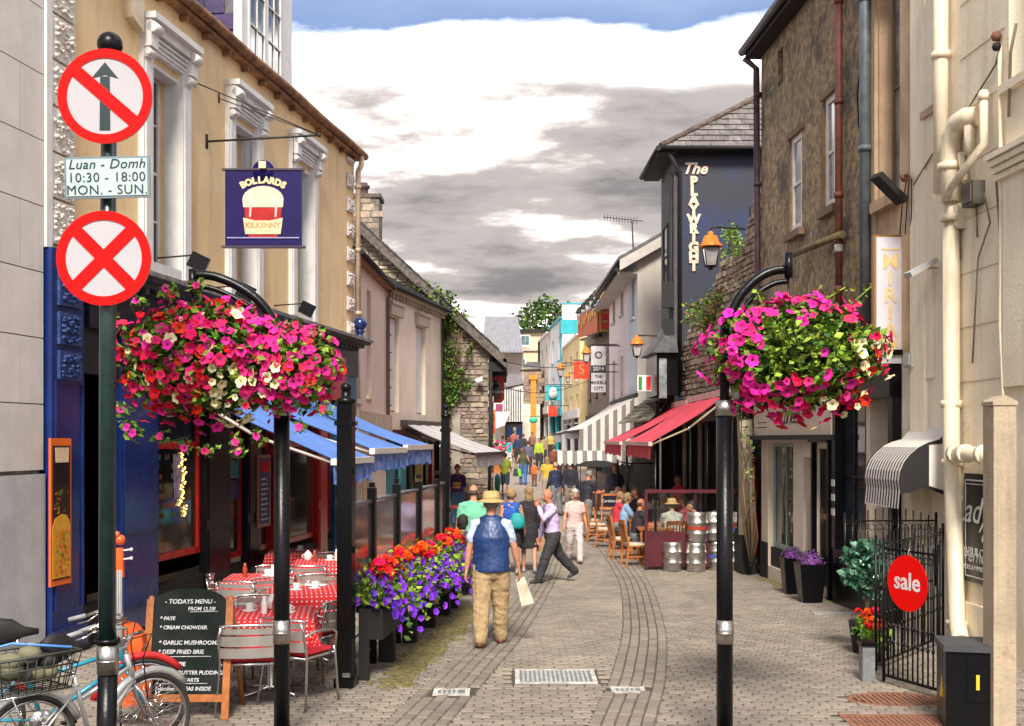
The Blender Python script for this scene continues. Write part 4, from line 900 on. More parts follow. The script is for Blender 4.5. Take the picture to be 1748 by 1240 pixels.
def wbox(px0, py0, px1, py1, d, mat, name, label, cat):
    c = RP((px0 + px1) / 2, (py0 + py1) / 2, 0); th = thing(name, label, cat, c); z1, z0 = RF.uz((px0 + px1) / 2, py0)[1], RF.uz((px0 + px1) / 2, py1)[1]
    m_ = MB(); ua, ub = RU(px0), RU(px1); RF.box(m_, ua, ub, z0, z1, 0, d, mat); RF.box(m_, ua + .03, ub - .03, z0 + .03, z1 - .03, d, d + .02, mat); m_.build('box', th)
    m_ = MB(); m_.tube([RF.p((ua + ub) / 2, z0, .04), RF.p((ua + ub) / 2, z0 - .35, .03)], .012, cab, 5); m_.build('cable', th)
wbox(1636, 350, 1650, 392, .10, M('alarm_cream', (.75, .66, .50), .5), 'junction_box', 'cream junction box on the wall beside the big cream pipe', 'junction box')
wbox(1663, 312, 1682, 352, .14, M('box_brown', (.10, .085, .065), .6), 'junction_box', 'dark brown junction box on the cream wall with loose cables below', 'junction box')
wbox(1553, 602, 1566, 628, .08, M('box_grey', (.50, .52, .46), .5), 'junction_box', 'small grey box beside the lower corner of the yellow lettered sign', 'junction box')
mb = MB(); m1 = M('lamp_tin', (.46, .46, .43), .5); a = RP(1600, 458, .05)
th = thing('wall_floodlight', 'small grey tin floodlight on the cream wall by the pipe', 'floodlight', a); mb.cbox(a + RF.n * .2, .4, .16, .06, m1, .2, Matrix.Rotation(rad(-28), 3, 'Y')); mb.tube([a, a + RF.n * .2], .015, m1, 6); mb.build('lamp_head', th)

# the square cream pillar close to the camera
pl = thing('cream_pillar', 'square cream gate pillar in front of the cream building at the right edge', 'pillar', (3.99, 8.9, 0))
mb = MB(); pcm = M('pillar_render', (.44, .345, .24), .85, .1, 3, .5, 30, streak=.35, stain=(.26, .19, .12), sthr=.6, sscale=3); mb.box((3.83, 8.85, 0), (4.01, 9.05, 2.62), pcm); mb.prism([(3.82, 8.84, 2.62), (4.02, 8.84, 2.62), (4.02, 8.84, 2.65), (3.92, 8.84, 2.70), (3.82, 8.84, 2.65)], V((0, .22, 0)), pcm); mb.build('shaft', pl)

# blackboard style sign
bs_ = thing('wall_sign', 'black framed shoe sign with white lettering on the cream wall', 'sign', RP(1676, 910, .02))
ua, ub = RU(1653), RU(1697); zt1, zb1 = RF.uz(1653, 808)[1], RF.uz(1653, 990)[1]
mb = MB(); RF.box(mb, ua, ub, zb1, zt1, .02, .05, black); bd = mb.build('board', bs_)
wl = M('white_lettering', (.72, .72, .68), .6)
mb = MB()
for (a, b, c, d) in ((ua + .03, ub - .03, zt1 - .08, zt1 - .065), (ua + .03, ub - .03, zb1 + .055, zb1 + .07), (ua + .03, ua + .045, zb1 + .055, zt1 - .065), (ub - .045, ub - .03, zb1 + .055, zt1 - .065), (ua + .06, ub - .06, zt1 - .12, zt1 - .112)): RF.box(mb, a, b, c, d, .05, .053, wl)
mb.build('border', bd)
um = (ua + ub) / 2
text(bd, 'Lady', wl, .42, face_m(RF.p(um - .12, zt1 - .42, .054), rn, UP), shear=.4, ext=.002); text(bd, 'of', wl, .24, face_m(RF.p(um + .2, zt1 - .68, .054), rn, UP), shear=.4, ext=.002); text(bd, 'Vernon', wl, .22, face_m(RF.p(um, zt1 - .92, .054), rn, UP), shear=.3, ext=.002)
text(bd, 'FABULOUS', wl, .15, face_m(RF.p(um, zb1 + .33, .054), rn, UP), ext=.002); text(bd, 'SHOES & HANDBAGS', wl, .075, face_m(RF.p(um, zb1 + .16, .054), rn, UP), ext=.002)

# projecting MIRIAM sign
ms = thing('projecting_shop_sign', 'tall narrow pale projecting sign with yellow letters reading MIRIAM', 'shop sign', P(1518, 510, 14.6))
a, b = P(1491, 402, 14.6), P(1545, 625, 14.6)
mb = MB(); mb.box((a.x, 14.57, b.z), (b.x, 14.66, a.z), M('sign_gold_edge', (.40, .20, .06), .4, .1, 4, metal=.3)); mb.build('frame', ms)
mb = MB(); mb.box((a.x + .025, 14.555, b.z + .03), (b.x - .03, 14.57, a.z - .03), M('pale_lilac_panel', (.66, .62, .66), .4, .05, 2)); pn = mb.build('panel', ms)
yl = M('yellow_letters', (.85, .60, .26), .5)
for i, ch in enumerate('MIRIAM'): text(pn, ch, yl, .27, face_m(((a.x + b.x) / 2 - .005, 14.55, a.z - .36 - i * .222), CAMR, UP), ext=.003, bold=.004)
mb = MB(); mb.box(((a.x + b.x) / 2 - .12, 14.548, a.z - .20), ((a.x + b.x) / 2 + .12, 14.555, a.z - .18), yl); mb.build('scroll', pn)
for zz in (a.z - .15, b.z + .15): mb = MB(); mb.tube([(b.x, 14.6, zz), (5.12, 14.6, zz)], .02, iron, 6); mb.build('bracket', ms)

# small striped Dutch canopy over a door
dc = thing('striped_door_canopy', 'small curved black and white striped canopy over the shop door', 'canopy', RF.p(RU(1570), 2.3, 0))
u0, u1 = RU(1556), RU(1622); ncs = 26
cwh = M('canopy_white', (.72, .66, .60), .6, .05, 4); cbk = M('canopy_black', (.012, .01, .012), .6)
prof = [(.0, 2.50)] + [(.62 * math.sin(a) + .0, 1.86 + .50 * math.cos(a)) for a in [rad(12 + q * 13) for q in range(8)]]
mb = MB(); mb2 = MB()
for k in range(ncs):
    ua_, ub_ = u0 + (u1 - u0) * k / ncs, u0 + (u1 - u0) * (k + 1) / ncs; mt = cwh if k % 2 else cbk
    for (oa, za), (ob, zb) in zip(prof, prof[1:]): mb.add([RF.p(ua_, za, oa), RF.p(ub_, za, oa), RF.p(ub_, zb, ob), RF.p(ua_, zb, ob)], [(0, 1, 2, 3)], cwh if za > 2.28 else mt)
    oe, ze = prof[-1]; mb2.add([RF.p(ua_, ze, oe), RF.p(ub_, ze, oe), RF.p(ub_, ze - .2 - .02 * (k % 2), oe + .02), RF.p(ua_, ze - .2 - .02 * (k % 2), oe + .02)], [(0, 1, 2, 3)], mt)
mb.build('canopy', dc, recalc=False); mb2.build('fringe', dc, recalc=False)
mb = MB(); side = [RF.p(u1, z, o) for o, z in prof] + [RF.p(u1, 1.70, prof[-1][0]), RF.p(u1, 1.78, .3), RF.p(u1, 1.66, 0)]
mb.prism(side, RF.u * .01, cbk); mb.build('side_panel', dc); mb = MB(); mb.prism([RF.p(u1 + .012, z, o) for o, z in ((.06, 2.3), (.26, 2.28), (.26, 1.80), (.06, 1.74))], RF.u * .004, cwh); mb.build('side_stripe', dc); mb = MB(); mb.prism([RF.p(u0, z, o) for o, z in prof] + [RF.p(u0, 1.70, prof[-1][0]), RF.p(u0, 1.66, 0)], RF.u * -.01, cbk); mb.build('side_panel', dc)

# ---------------------------------------------------------------- blue Playwright building
PB = Fr(P(1156, 0, 30).x, 30.0, 1, .02)
if PB.n.y > 0: PB = Fr(P(1156, 0, 30).x, 30.0, 1, .02, -1)
pbz = P(0, 257, 30).z
inkb = M('ink_blue_render', (.013, .017, .042), .6, .2, .5, .25, 30, col2=(.022, .022, .032), stain=(.008, .022, .095), sthr=.55, sscale=.35)
gry = M('dark_grey_render', (.085, .080, .085), .8, .15, 2, .3, 30)
pw = thing('playwright_pub', 'tall ink blue pub with cream vertical lettering and a hipped slate roof', 'building', PB.p(3, 0, 0))
mb = MB(); PB.box(mb, 0, 6.5, gz(30), pbz, -2.6, 0, inkb); mb.build('wall', pw)
PS = Fr(PB.o.x, 30.0, .0, 1, -1) if Fr(0, 0, 0, 1).n.x > 0 else Fr(PB.o.x, 30.0, 0, 1)
mb = MB(); PS.box(mb, .02, 2.6, gz(30), pbz - .02, 0, .08, gry); mb.build('street_front', pw)
for a, z0_, z1_ in ((1.1, 6.6, 8.4), (1.1, 4.0, 5.4)):
    window(PS, pw, a, a + .9, z0_, z1_, blackm, 1, 2, inset=-.12, sill=gry)
# hipped roof
zr = pbz + 2.7
q = [PB.p(-.5, pbz, .35), PB.p(7, pbz + .05, .35), PB.p(7, pbz, -3.0), PB.p(-.5, pbz, -3.0)]; ra, rb = PB.p(4.2, zr, -1.4), PB.p(7, zr, -1.4)
mb = MB(); mb.add(q + [ra, rb], [(0, 1, 5, 4), (0, 4, 3), (3, 4, 5, 2), (0, 3, 2, 1)], blackslate); mb.build('roof', pw)
its = 0
nrm = (q[1] - q[0]).cross(ra - q[0]).normalized()
if nrm.z < 0: nrm = -nrm
run = (rb - q[1]); rl = run.length; rows = 15
for i in range(rows):
    t0, t1 = i / rows, (i + 1) / rows
    lft = q[0].lerp(ra, t0); rgt = q[1].lerp(rb, t0); up_ = run / rows
    n = int((rgt - lft).length / .34)
    for k in range(n):
        a = lft + (rgt - lft).normalized() * (k * .34 + .17 * (i % 2)); w_ = (rgt - lft).normalized() * .33; j = nrm * R.uniform(.005, .02)
        mb = MB(); mb.hexa([a, a + w_, a + w_ + up_ * 1.1, a + up_ * 1.1, a + nrm * .03 + j, a + w_ + nrm * .03 + j, a + w_ + up_ * 1.1 + nrm * .01, a + up_ * 1.1 + nrm * .01], M('pale_slate', (.19, .17, .165), .6, .25, 5, .4, 30, island=.2, objr=.28)); 
        if its < 290: mb.build('slate', pw); its += 1
mb = MB(); mb.tube([q[0] + V((0, 0, .03)), ra + V((0, 0, .05))], .09, M('ridge_brown', (.17, .12, .10), .8, .3, 6), 6); mb.tube([ra + V((0, 0, .05)), rb + V((0, 0, .05))], .09, MC['ridge_brown'], 6); mb.build('ridge', pw)
mb = MB(); PB.box(mb, -.5, 7, pbz - .10, pbz - .0, -.02, .34, blackm); PS.box(mb, -.3, 3.0, pbz - .14, pbz - .02, .08, .55, blackm); mb.tube([PB.p(-.55, pbz - .03, .38), PB.p(-.55, pbz - .03, -3.0)], .08, blackm, 8); mb.tube([PB.p(-.5, pbz - .03, .4), PB.p(7, pbz + .0, .4)], .06, blackm, 8); mb.build('eaves', pw)
mb = MB(); mb.tube([PB.p(-.3, pbz - .1, .3), PB.p(.06, pbz - .6, .08), PB.p(.06, 3.6, .08)], .055, blackm, 8); mb.tube([PB.p(-.15, pbz - .6, -.1), PB.p(-.15, 3.2, -.1)], .05, blackm, 8); mb.build('downpipe', pw)
mb = MB(); mb.tube([P(1137, 290, 33), P(1136, 240, 33)], .06, blackm, 8); mb.build('flue', pw)
gl = M('cream_letters', (.80, .62, .46), .5)
text(pw, 'The', gl, .42, face_m(PB.p(P(1185, 0, 30).x - PB.o.x, P(0, 289, 30).z, .02), PB.u, UP), shear=.35, bold=.012, ext=.02)
for i, ch in enumerate('PLAYWRIGHT'):
    text(pw, ch, gl, .36 if ch != 'W' else .32, face_m(PB.p(P(1184, 0, 30).x - PB.o.x, P(0, 311 + i * 16.0, 30).z, .02), PB.u, UP), bold=.022, ext=.02)
# black bay with its slate cap and the lean-to canopy
mb = MB(); a, b = P(1121, 600, 29.3), P(1150, 675, 29.3); mb.box((a.x, 29.3, b.z), (PB.o.x - .08, 31.6, a.z), black); mb.build('bay', pw)
for (p0, p1) in ((1125, 1138),):
    mb = MB(); c0, c1 = P(p0, 612, 29.3), P(p1, 680, 29.3); mb.box((c0.x, 29.27, c1.z), (c1.x, 29.30, c0.z), glassl); mb.build('window', pw)
mb = MB(); c = P(1130, 600, 29.3); 
mb.add([P(1113, 602, 29.1), P(1158, 602, 29.1), V((PB.o.x, 31.9, c.z)), V((P(1113, 0, 29.1).x, 31.9, c.z)), P(1134, 556, 30.2), V((PB.o.x, 30.6, P(0, 552, 30.2).z))], [(0, 1, 5, 4), (0, 4, 3), (3, 4, 5, 2), (0, 3, 2, 1)], blackslate); mb.build('bay_roof', pw)
for (x_, y_, w_, h_) in ((1128, 475, 10, 40), (1130, 520, 10, 36)):
    pass
for z_ in (5.9, 4.9):
    mb = MB(); PS.box(mb, .0, .2, z_, z_ + .7, .08, .38, blackm); mb.build('shutter_box', pw)

# overgrown rubble wall between the blue pub and the brown building
rw = thing('rubble_wall', 'crumbling rubble wall with plants between the blue pub and the brown building', 'wall', (5.2, 26, 0))
RW = Fr(PB.o.x + .15, 29.9, (5.35 - PB.o.x - .15), (21.6 - 29.9))
if RW.n.x > 0: RW = Fr(PB.o.x + .15, 29.9, (5.35 - PB.o.x - .15), (21.6 - 29.9), -1)
def rwz(u): return 4.7 + .40 * u + .3 * math.sin(u * 2.1)
mb = MB(); n = 24
for k in range(n):
    a, b = 8.4 * k / n, 8.4 * (k + 1) / n; RW.box(mb, a, b, -.3, rwz((a + b) / 2), -.4, 0, mortar)
mb.build('wall_core', rw)
RWd = M('old_dark_stone', (.36, .285, .205), .9, .35, 7, .8, 26, island=.34, objr=.34, col2=(.18, .14, .10), stain=(.16, .20, .12), sthr=.58, sscale=1.5)
rubble(RW, rw, lambda u, z: z < rwz(u) - .05, 0, 8.3, 3.0, 9.5, RWd, hmin=.09, hmax=.18, wmin=.12, wmax=.42, proud=.08)
fb = []
for px, py, Y, r in ((1245, 395, 27, .22), (1255, 425, 26.5, .36), (1262, 450, 26, .42), (1268, 478, 26, .34), (1250, 400, 26, .25), (1275, 440, 25, .3)): fb.append((P(px, py, Y), r, 1.2))
plant_on('wall_shrub', 'bright yellow-green shrub rooted in the top of the rubble wall beside the lamp', 'shrub', fb, 1500, .09, [leafl, leafl, leafm], loc=P(1266, 500, 26.2))
fb = []
for px, py, Y, r in ((1185, 525, 28, .28), (1205, 530, 27, .4), (1225, 515, 26.5, .4), (1240, 505, 26, .3), (1215, 545, 27, .4), (1245, 535, 26, .35), (1180, 545, 28, .25)): fb.append((P(px, py, Y), r, .8))
plant_on('wall_bush', 'loose flowering bush spilling over the rubble wall above the red awning', 'bush', fb, 1300, .09, [leafl, leafm, leafm, M('rusty_leaf', (.30, .14, .05), .7)], loc=P(1215, 560, 27))
fb = [(P(1282, 795, 21.0), .14, 3), (P(1278, 745, 21.2), .2, 2), (P(1262, 700, 21.5), .22, 1.2), (P(1285, 850, 21), .08, 3)]
plant_on('wall_creeper', 'thin green creeper hanging beside the furled red parasol', 'creeper', fb, 1800, .07, [leafm, leafd, leafl, M('rusty_leaf', ())], loc=P(1284, 960, 21))
# iron railing/lamp bracket on that wall
def lantern(px, py, Y, hgt_px, label, arm=None, first=[None], dark=False):
    c = P(px, py, Y); s = hgt_px / F * Y
    if first[0] is None:
        th = thing('street_lantern', label, 'street lantern', (0, 0, 0), 0, 'copper topped lanterns along the street' if not dark else 'black roof lanterns over the banner')
        cop = M('copper_roof', (.78, .25, .03), .4, .15, 9, .1, 30, metal=.2) if not dark else blackm; gm_ = M('lantern_glass', (.55, .52, .50), .15, .2, 3, spec=.7, coat=.3)
        mb = MB(); mb.lathe((0, 0, 0), [(.02, .62), (.06, .60), (.05, .55), (.13, .53), (.17, .40), (.24, .34), (.24, .31), (.0001, .31)], cop, 8, Matrix.Rotation(rad(22.5), 3, 'Z')); mb.build('roof', th)
        mb = MB(); mb.lathe((0, 0, 0), [(.20, .31), (.12, -.06)], gm_, 4, Matrix.Rotation(rad(45), 3, 'Z'), smooth=False); mb.build('glass', th)
        mb = MB()
        for k in range(4): a = rad(45 + 90 * k); mb.tube([(.205 * math.cos(a), .205 * math.sin(a), .32), (.125 * math.cos(a), .125 * math.sin(a), -.06)], .013, iron, 5)
        for zz, rr in ((.30, .21), (-.05, .13)):
            pts = [(rr * math.cos(rad(45 + 90 * k)), rr * math.sin(rad(45 + 90 * k)), zz) for k in range(5)]
            for p0, p1 in zip(pts, pts[1:]): mb.tube([p0, p1], .014, iron, 5)
        mb.lathe((0, 0, -.12), [(.0001, 0), (.04, .0), (.05, .06), (.12, .08)], iron, 8); mb.build('cage', th)
        first[0] = th; root = th; cache_tree(th)
    else: root = copy_tree(first[0], (0, 0, 0), 0, label)
    sc = s / .74
    root.matrix_basis = Matrix.Translation(c + V((0, 0, -.25 * sc))) @ Matrix.Scale(sc, 4)
    if arm:
        ob = thing('lamp_bracket', 'iron wall bracket of the ' + label.replace('copper topped ', '').replace(' hanging in front of the end of the PLAYWRIGHT lettering', ' by the PLAYWRIGHT lettering'), 'bracket', V(arm[0])); mb = MB(); mb.tube(arm, .025, iron, 6); mb.build('arm', ob)
    return root
lantern(1213, 428, 25.0, 66, 'copper topped lantern hanging in front of the end of the PLAYWRIGHT lettering', [P(1213, 393, 25.0), P(1215, 388, 25.0), V((5.2, 25.0, P(0, 390, 25).z))])
lantern(1087, 592, 30.5, 40, 'copper topped lantern above the green white and red sign', [V((P(1087, 0, 30.5).x, 30.5, P(0, 573, 30.5).z)), V((4.45, 30.6, P(0, 573, 30.5).z))])
lantern(1001, 606, 41, 30, 'copper topped lantern between the red dragon sign and the stacked grey signs', [P(1001, 592, 41), P(1015, 590, 41), V((4.1, 41.2, P(0, 590, 41).z))])
lantern(957, 632, 55, 26, 'copper topped lantern to the left of the yellow house', [P(957, 620, 55), V((3.8, 55.2, P(0, 620, 55).z))])
lantern(969, 645, 62, 18, 'small far lantern in front of the yellow house', [P(969, 637, 62), V((3.6, 62.2, P(0, 637, 62).z))])
mb = MB(); rl_ = thing('wall_railing', 'black iron rail and upright on top of the rubble wall beside the brown building', 'railing', V((5.2, 24.6, P(0, 400, 24.6).z)))
mb.tube([P(1282, 355, 24.4), P(1280, 480, 24.4)], .05, iron, 6); mb.tube([P(1225, 388, 24.8), P(1297, 394, 24.0)], .02, iron, 6); mb.build('bars', rl_)

# ---------------------------------------------------------------- grey and pink house
GH = Fr(P(1088, 0, 36).x, 36.0, 1, 0, 1)
if GH.n.y > 0: GH = Fr(P(1088, 0, 36).x, 36.0, 1, 0, -1)
gho = thing('pink_grey_house', 'pale pink house with slit windows and a grey gable end behind the blue pub', 'house', GH.p(2, 0, 0))
gl_ = M('warm_grey_render', (.56, .50, .44), .85, .08, 1, .3, 30, streak=.1); pk = M('pale_pink_render', (.86, .72, .71), .85, .06, 1, .2, 30, streak=.1); bgl = M('blue_grey_render', (.62, .67, .72), .85, .06, 1, .2, 30)
ze = P(0, 428, 36).z; zr = P(0, 385, 36).z + .9
mb = MB(); mb.prism([GH.p(0, -.2, 0), GH.p(5.5, -.2, 0), GH.p(5.5, zr, 0), GH.p(3.0, zr, 0), GH.p(0, ze, 0)], V((0, .3, 0)), gl_); mb.build('gable_wall', gho)
GSx = GH.o.x; GS = Fr(GSx, 36.3, -.12, 10.5)
if GS.n.x > 0: GS = Fr(GSx, 36.3, -.12, 10.5, -1)
l3 = GS.U(1040); u_s = GS.U(1073)
hs = [(GS.U(b), GS.U(a), z0_, z1_) for a, b, z0_, z1_ in ((1046, 1050, 6.9, 8.4), (1059, 1064, 6.9, 8.4), (1046, 1050, 3.9, 5.4), (1059, 1064, 3.9, 5.4))]
hs = [(min(a, b), max(a, b), c, d) for a, b, c, d in hs]
wall_holes(GS, gho, u_s, l3, -.1, ze, hs, pk); wall_holes(GS, gho, 0, u_s, -.1, ze, [(.5, 1.3, 6.4, 8.1)], bgl, name='end_bay')
for h in hs: window(GS, gho, *h, white, 1, 2, inset=.15, gl=glassl, sill=gl_)
window(GS, gho, .5, 1.3, 6.4, 8.1, white, 1, 2, inset=.15, sill=gl_)
back_box(GS, gho, 0, l3, -.1, ze, 6, gl_)
ov = M('bargeboard_grey', (.50, .46, .42), .7, .08, 3)
mb = MB(); sl3 = (zr - ze) / 3.0
mb.hexa([GH.p(-.6, ze - .6 * sl3 - .35, .35), GH.p(3, zr - .35, .35), GH.p(3, zr - .35, .25), GH.p(-.6, ze - .6 * sl3 - .35, .25), GH.p(-.6, ze - .6 * sl3, .35), GH.p(3, zr, .35), GH.p(3, zr, .25), GH.p(-.6, ze - .6 * sl3, .25)], ov); mb.build('bargeboard', gho)
mb = MB(); mb.hexa([GH.p(-.65, ze - .62 * sl3, .37), GH.p(3, zr, .37), GH.p(3, zr, -l3 - .3), GH.p(-.65 - .12, ze - .62 * sl3, -l3 - .3), GH.p(-.65, ze - .62 * sl3 + .1, .37), GH.p(3, zr + .1, .37), GH.p(3, zr + .1, -l3 - .3), GH.p(-.65 - .12, ze - .62 * sl3 + .1, -l3 - .3)], blackslate)
mb.build('roof', gho)
mb = MB(); mb.tube([GH.p(-.7, ze - .66, .3), GH.p(-.8, ze - .66, -l3 - .3)], .07, blackm, 8); mb.box((GSx - .65, 36, ze - .75), (GSx, 46.8, ze - .68), ov); mb.build('gutter', gho)
th = thing('tv_aerial', 'spindly television aerial on the roof of the pale pink house', 'aerial', P(1081, 410, 38)); mb = MB(); mb.tube([P(1081, 425, 38), P(1079, 378, 38)], .025, iron, 5); mb.tube([P(1030, 371, 38), P(1098, 378, 38)], .014, iron, 5)
for k in range(12): x_ = 1032 + k * 5; mb.tube([P(x_, 366 + k * .5, 38), P(x_, 377 + k * .5, 38)], .010, iron, 4)
mb.build('rods', th)
th = thing('restaurant_sign', 'white sign striped green white and red like a flag over the slate lean-to', 'sign', P(1098, 655, 30.0)); mb = MB(); a, b = P(1088, 641, 30.0), P(1112, 668, 30.0); mb.box((a.x, 30.0, b.z), (b.x, 30.06, a.z), white); bo = mb.build('board', th)
for i, (p0, p1, c) in enumerate(((1090, 1096, (.02, .25, .04)), (1103, 1111, (.65, .03, .01)))): mb = MB(); a, b = P(p0, 643, 29.99), P(p1, 666, 29.99); mb.box((a.x, 29.985, b.z), (b.x, 29.999, a.z), M('flag_%s' % ('green' if i == 0 else 'red'), c, .5)); mb.build('stripe', bo)
# slate lean-to between the awnings
lt = thing('slate_lean_to', 'small mossy slate lean-to roof between the striped and the red awnings', 'canopy', P(1090, 710, 33)); ms_ = M('mossy_slate', (.20, .18, .12), .8, .3, 5, .4, 30, island=.2, objr=.25)
A_, B_, C_, D_ = P(1056, 724, 31.5), P(1110, 718, 30.2), V((4.42, 30.4, P(0, 676, 30.4).z)), V((4.1, 33.8, P(0, 680, 33).z))
for i in range(7):
    for j in range(9):
        t0, t1 = i / 7, (i + 1) / 7 + .03; s0, s1 = j / 9, (j + 1) / 9 - .008
        f = lambda s, t: (A_.lerp(B_, s)).lerp(D_.lerp(C_, s), t); h = V((0, 0, .03))
        mb = MB(); mb.hexa([f(s0, t0), f(s1, t0), f(s1, t1), f(s0, t1), f(s0, t0) + h * 1.6, f(s1, t0) + h * 1.6, f(s1, t1) + h * .6, f(s0, t1) + h * .6], ms_); mb.build('slate', lt)

# ---------------------------------------------------------------- far right-hand row
def rowfr(x0, y0, x1, y1):
    f = Fr(x0, y0, x1 - x0, y1 - y0); 
    return (f if f.n.x < 0 else Fr(x0, y0, x1 - x0, y1 - y0, -1)), math.hypot(x1 - x0, y1 - y0)
def rowhouse(name, label, pxa, Ya, pxb, Yb, ztop, col, wins, nwin, mat=None, trim=white, roofmat=None, gable=None, z0=0):
    xa, xb = (pxa - CX) / F * Ya, (pxb - CX) / F * Yb; fr, ln = rowfr(xa, Ya, xb, Yb); th = thing(name, label, 'house', fr.p(ln / 2, gz(Ya), 0))
    mat = mat or M(name + '_render_%g_%g' % (col[0], col[1]), col, .85, .08, 1, .2, 25, streak=.12); hs = []
    for (za, zb) in wins:
        for k in range(nwin): c = ln * (k + .5) / nwin; hw = min(.5, ln / nwin * .28); hs.append((c - hw, c + hw, za, zb))
    wall_holes(fr, th, 0, ln, gz(Ya) - .3, ztop, hs + [(.4, ln - .4, gz(Yb) + .1, gz(Yb) + 2.4)], mat)
    for h in hs: window(fr, th, *h, trim, 1, 2, inset=.12, gl=glassl if R.random() < .5 else glass, sill=trim)
    mb = MB(); fr.box(mb, .4, ln - .4, gz(Ya) - .3, gz(Yb) + 2.4, -.3, -.2, interior); fr.box(mb, .2, ln - .2, gz(Yb) + 2.4, gz(Yb) + 2.9, 0, .12, trim); mb.build('shopfront', th)
    for k in range(3): mb = MB(); a = .4 + (ln - .8) * k / 2; fr.box(mb, a - .08, a + .08, gz(Ya) - .3, gz(Yb) + 2.4, -.2, .03, trim); mb.build('pilaster', th)
    back_box(fr, th, 0, ln, gz(Ya) - .3, ztop, 6, mat)
    mb = MB(); fr.box(mb, 0, ln, ztop, ztop + .12, -.3, .18, trim); mb.build('cornice', th)
    slates(fr, th, 0, ln, (.15, ztop + .12, -2.6, ztop + 1.7), blackslate, limit=0)
    if gable: mb = MB(); fr.box(mb, -.02, .25, ztop, ztop + gable, -3, .02, mat); fr.box(mb, -.05, .28, ztop + gable, ztop + gable + .1, -3.1, .06, trim); mb.build('parapet', th)
    return th, fr, ln
dk_, frD, lnD = rowhouse('dark_timber_pub', 'dark fronted pub hung with red banners and topped by a row of lanterns', 1040, 46.9, 1003, 61, 8.0, (.20, .14, .10), [(4.4, 5.9)], 3, trim=blackm)
ye, frE, lnE = rowhouse('yellow_house', 'yellow ochre house with narrow windows beyond the dark lantern pub', 990, 61.3, 962, 72, 8.1, (.88, .68, .36), [(5.7, 7.3), (3.3, 4.9)], 3)
tw, frF, lnF = rowhouse('turquoise_white_house', 'white house with turquoise edges beyond the yellow house', 960, 72.2, 939, 80, 10.2, (.80, .80, .80), [(7.6, 9.2), (5.0, 6.6)], 2, trim=M('turquoise_paint', (.03, .42, .48), .5), gable=.9)
mb = MB(); frF.box(mb, .3, .9, 4.0, 9.9, 0, .06, MC['turquoise_paint']); frF.box(mb, -.03, 1.0, 9.2, 10.1, -3, .10, MC['turquoise_paint']); mb.build('turquoise_gable', tw)
be, frG, lnG = rowhouse('grey_beige_house', 'grey beige house with a dark downpipe at the bend in the street', 937, 80.2, 922, 88, 10.0, (.70, .62, .53), [(7.8, 9.2), (5.2, 6.8)], 2)
mb = MB(); mb.tube([frG.p(lnG, 10, .1), frG.p(lnG, 2, .1)], .1, blackm, 6); mb.build('downpipe', be)
# banners and lanterns of the dark pub
bn = thing('red_gold_banner', 'wide red and gold banner hung below the row of lanterns', 'banner', P(1005, 550, 52)); redb = M('banner_red', (.55, .03, .012), .7, .3, 1.5, col2=(.45, .16, .02))
a = [P(989, 540, 56), P(1022, 524, 46.8), P(1022, 568, 46.8), P(989, 577, 56)]; mb = MB(); mb.prism(a, V((-.06, 0, 0)), redb); mb.build('cloth', bn)
for k in range(10):
    t = k / 10; c = (a[0].lerp(a[1], t + .05) + a[3].lerp(a[2], t + .05)) / 2 + V((-.08, 0, R.uniform(-.25, .25))); mb = MB(); mb.prism([c, c + V((0, .6, .15)), c + V((0, .5, .4)), c + V((0, -.3, .3))], V((-.02, 0, 0)), M('banner_gold', (.75, .38, .04), .6)); mb.build('gold_motif', bn)
mb = MB(); mb.tube([a[3] + V((.1, 0, -.1)), a[2] + V((.1, 0, -.1))], .08, black, 6); mb.tube([a[0] + V((.1, 0, .1)), a[1] + V((.1, 0, .1))], .08, black, 6); mb.build('rail', bn)
s2 = thing('tall_red_sign', 'tall red sign with gold frame at the corner of the pale pink house', 'sign', P(1031, 530, 46)); a, b = P(1024, 498, 46), P(1040, 566, 46); mb = MB(); mb.box((a.x, 46, b.z), (b.x + .05, 46.12, a.z), M('sign_gold', (.40, .26, .06), .5)); mb.build('frame', s2); mb = MB(); mb.box((a.x + .06, 45.95, b.z + .1), (b.x, 46, a.z - .3), M('sign_red', (.55, .02, .015), .4)); mb.build('panel', s2)
for k in range(3): mb = MB(); z_ = b.z + .35 + k * .38; mb.box((a.x + .1, 45.93, z_), (b.x - .05, 45.95, z_ + .1), M('sign_gold', ())); mb.build('gold_line', s2)
DL = [None]
for k in range(6):
    px = 989 + k * 6.8; Y = 58 - k * 2.2
    lantern(px, 536 - k * 7.2, Y, 24, 'roof lantern, %s in the row above the red and gold banner' % ['leftmost', 'second from left', 'third from left', 'fourth from left', 'fifth from left', 'rightmost'][k], None, DL, True)
rf_ = MB(); p0, p1 = P(986, 562, 58), P(1024, 522, 47); rf_.hexa([p0, p1, p1 + V((1.5, 0, 0)), p0 + V((1.5, 0, 0)), p0 + V((0, 0, .12)), p1 + V((0, 0, .12)), p1 + V((1.5, 0, .12)), p0 + V((1.5, 0, .12))], black); rf_.build('lantern_ledge', dk_)
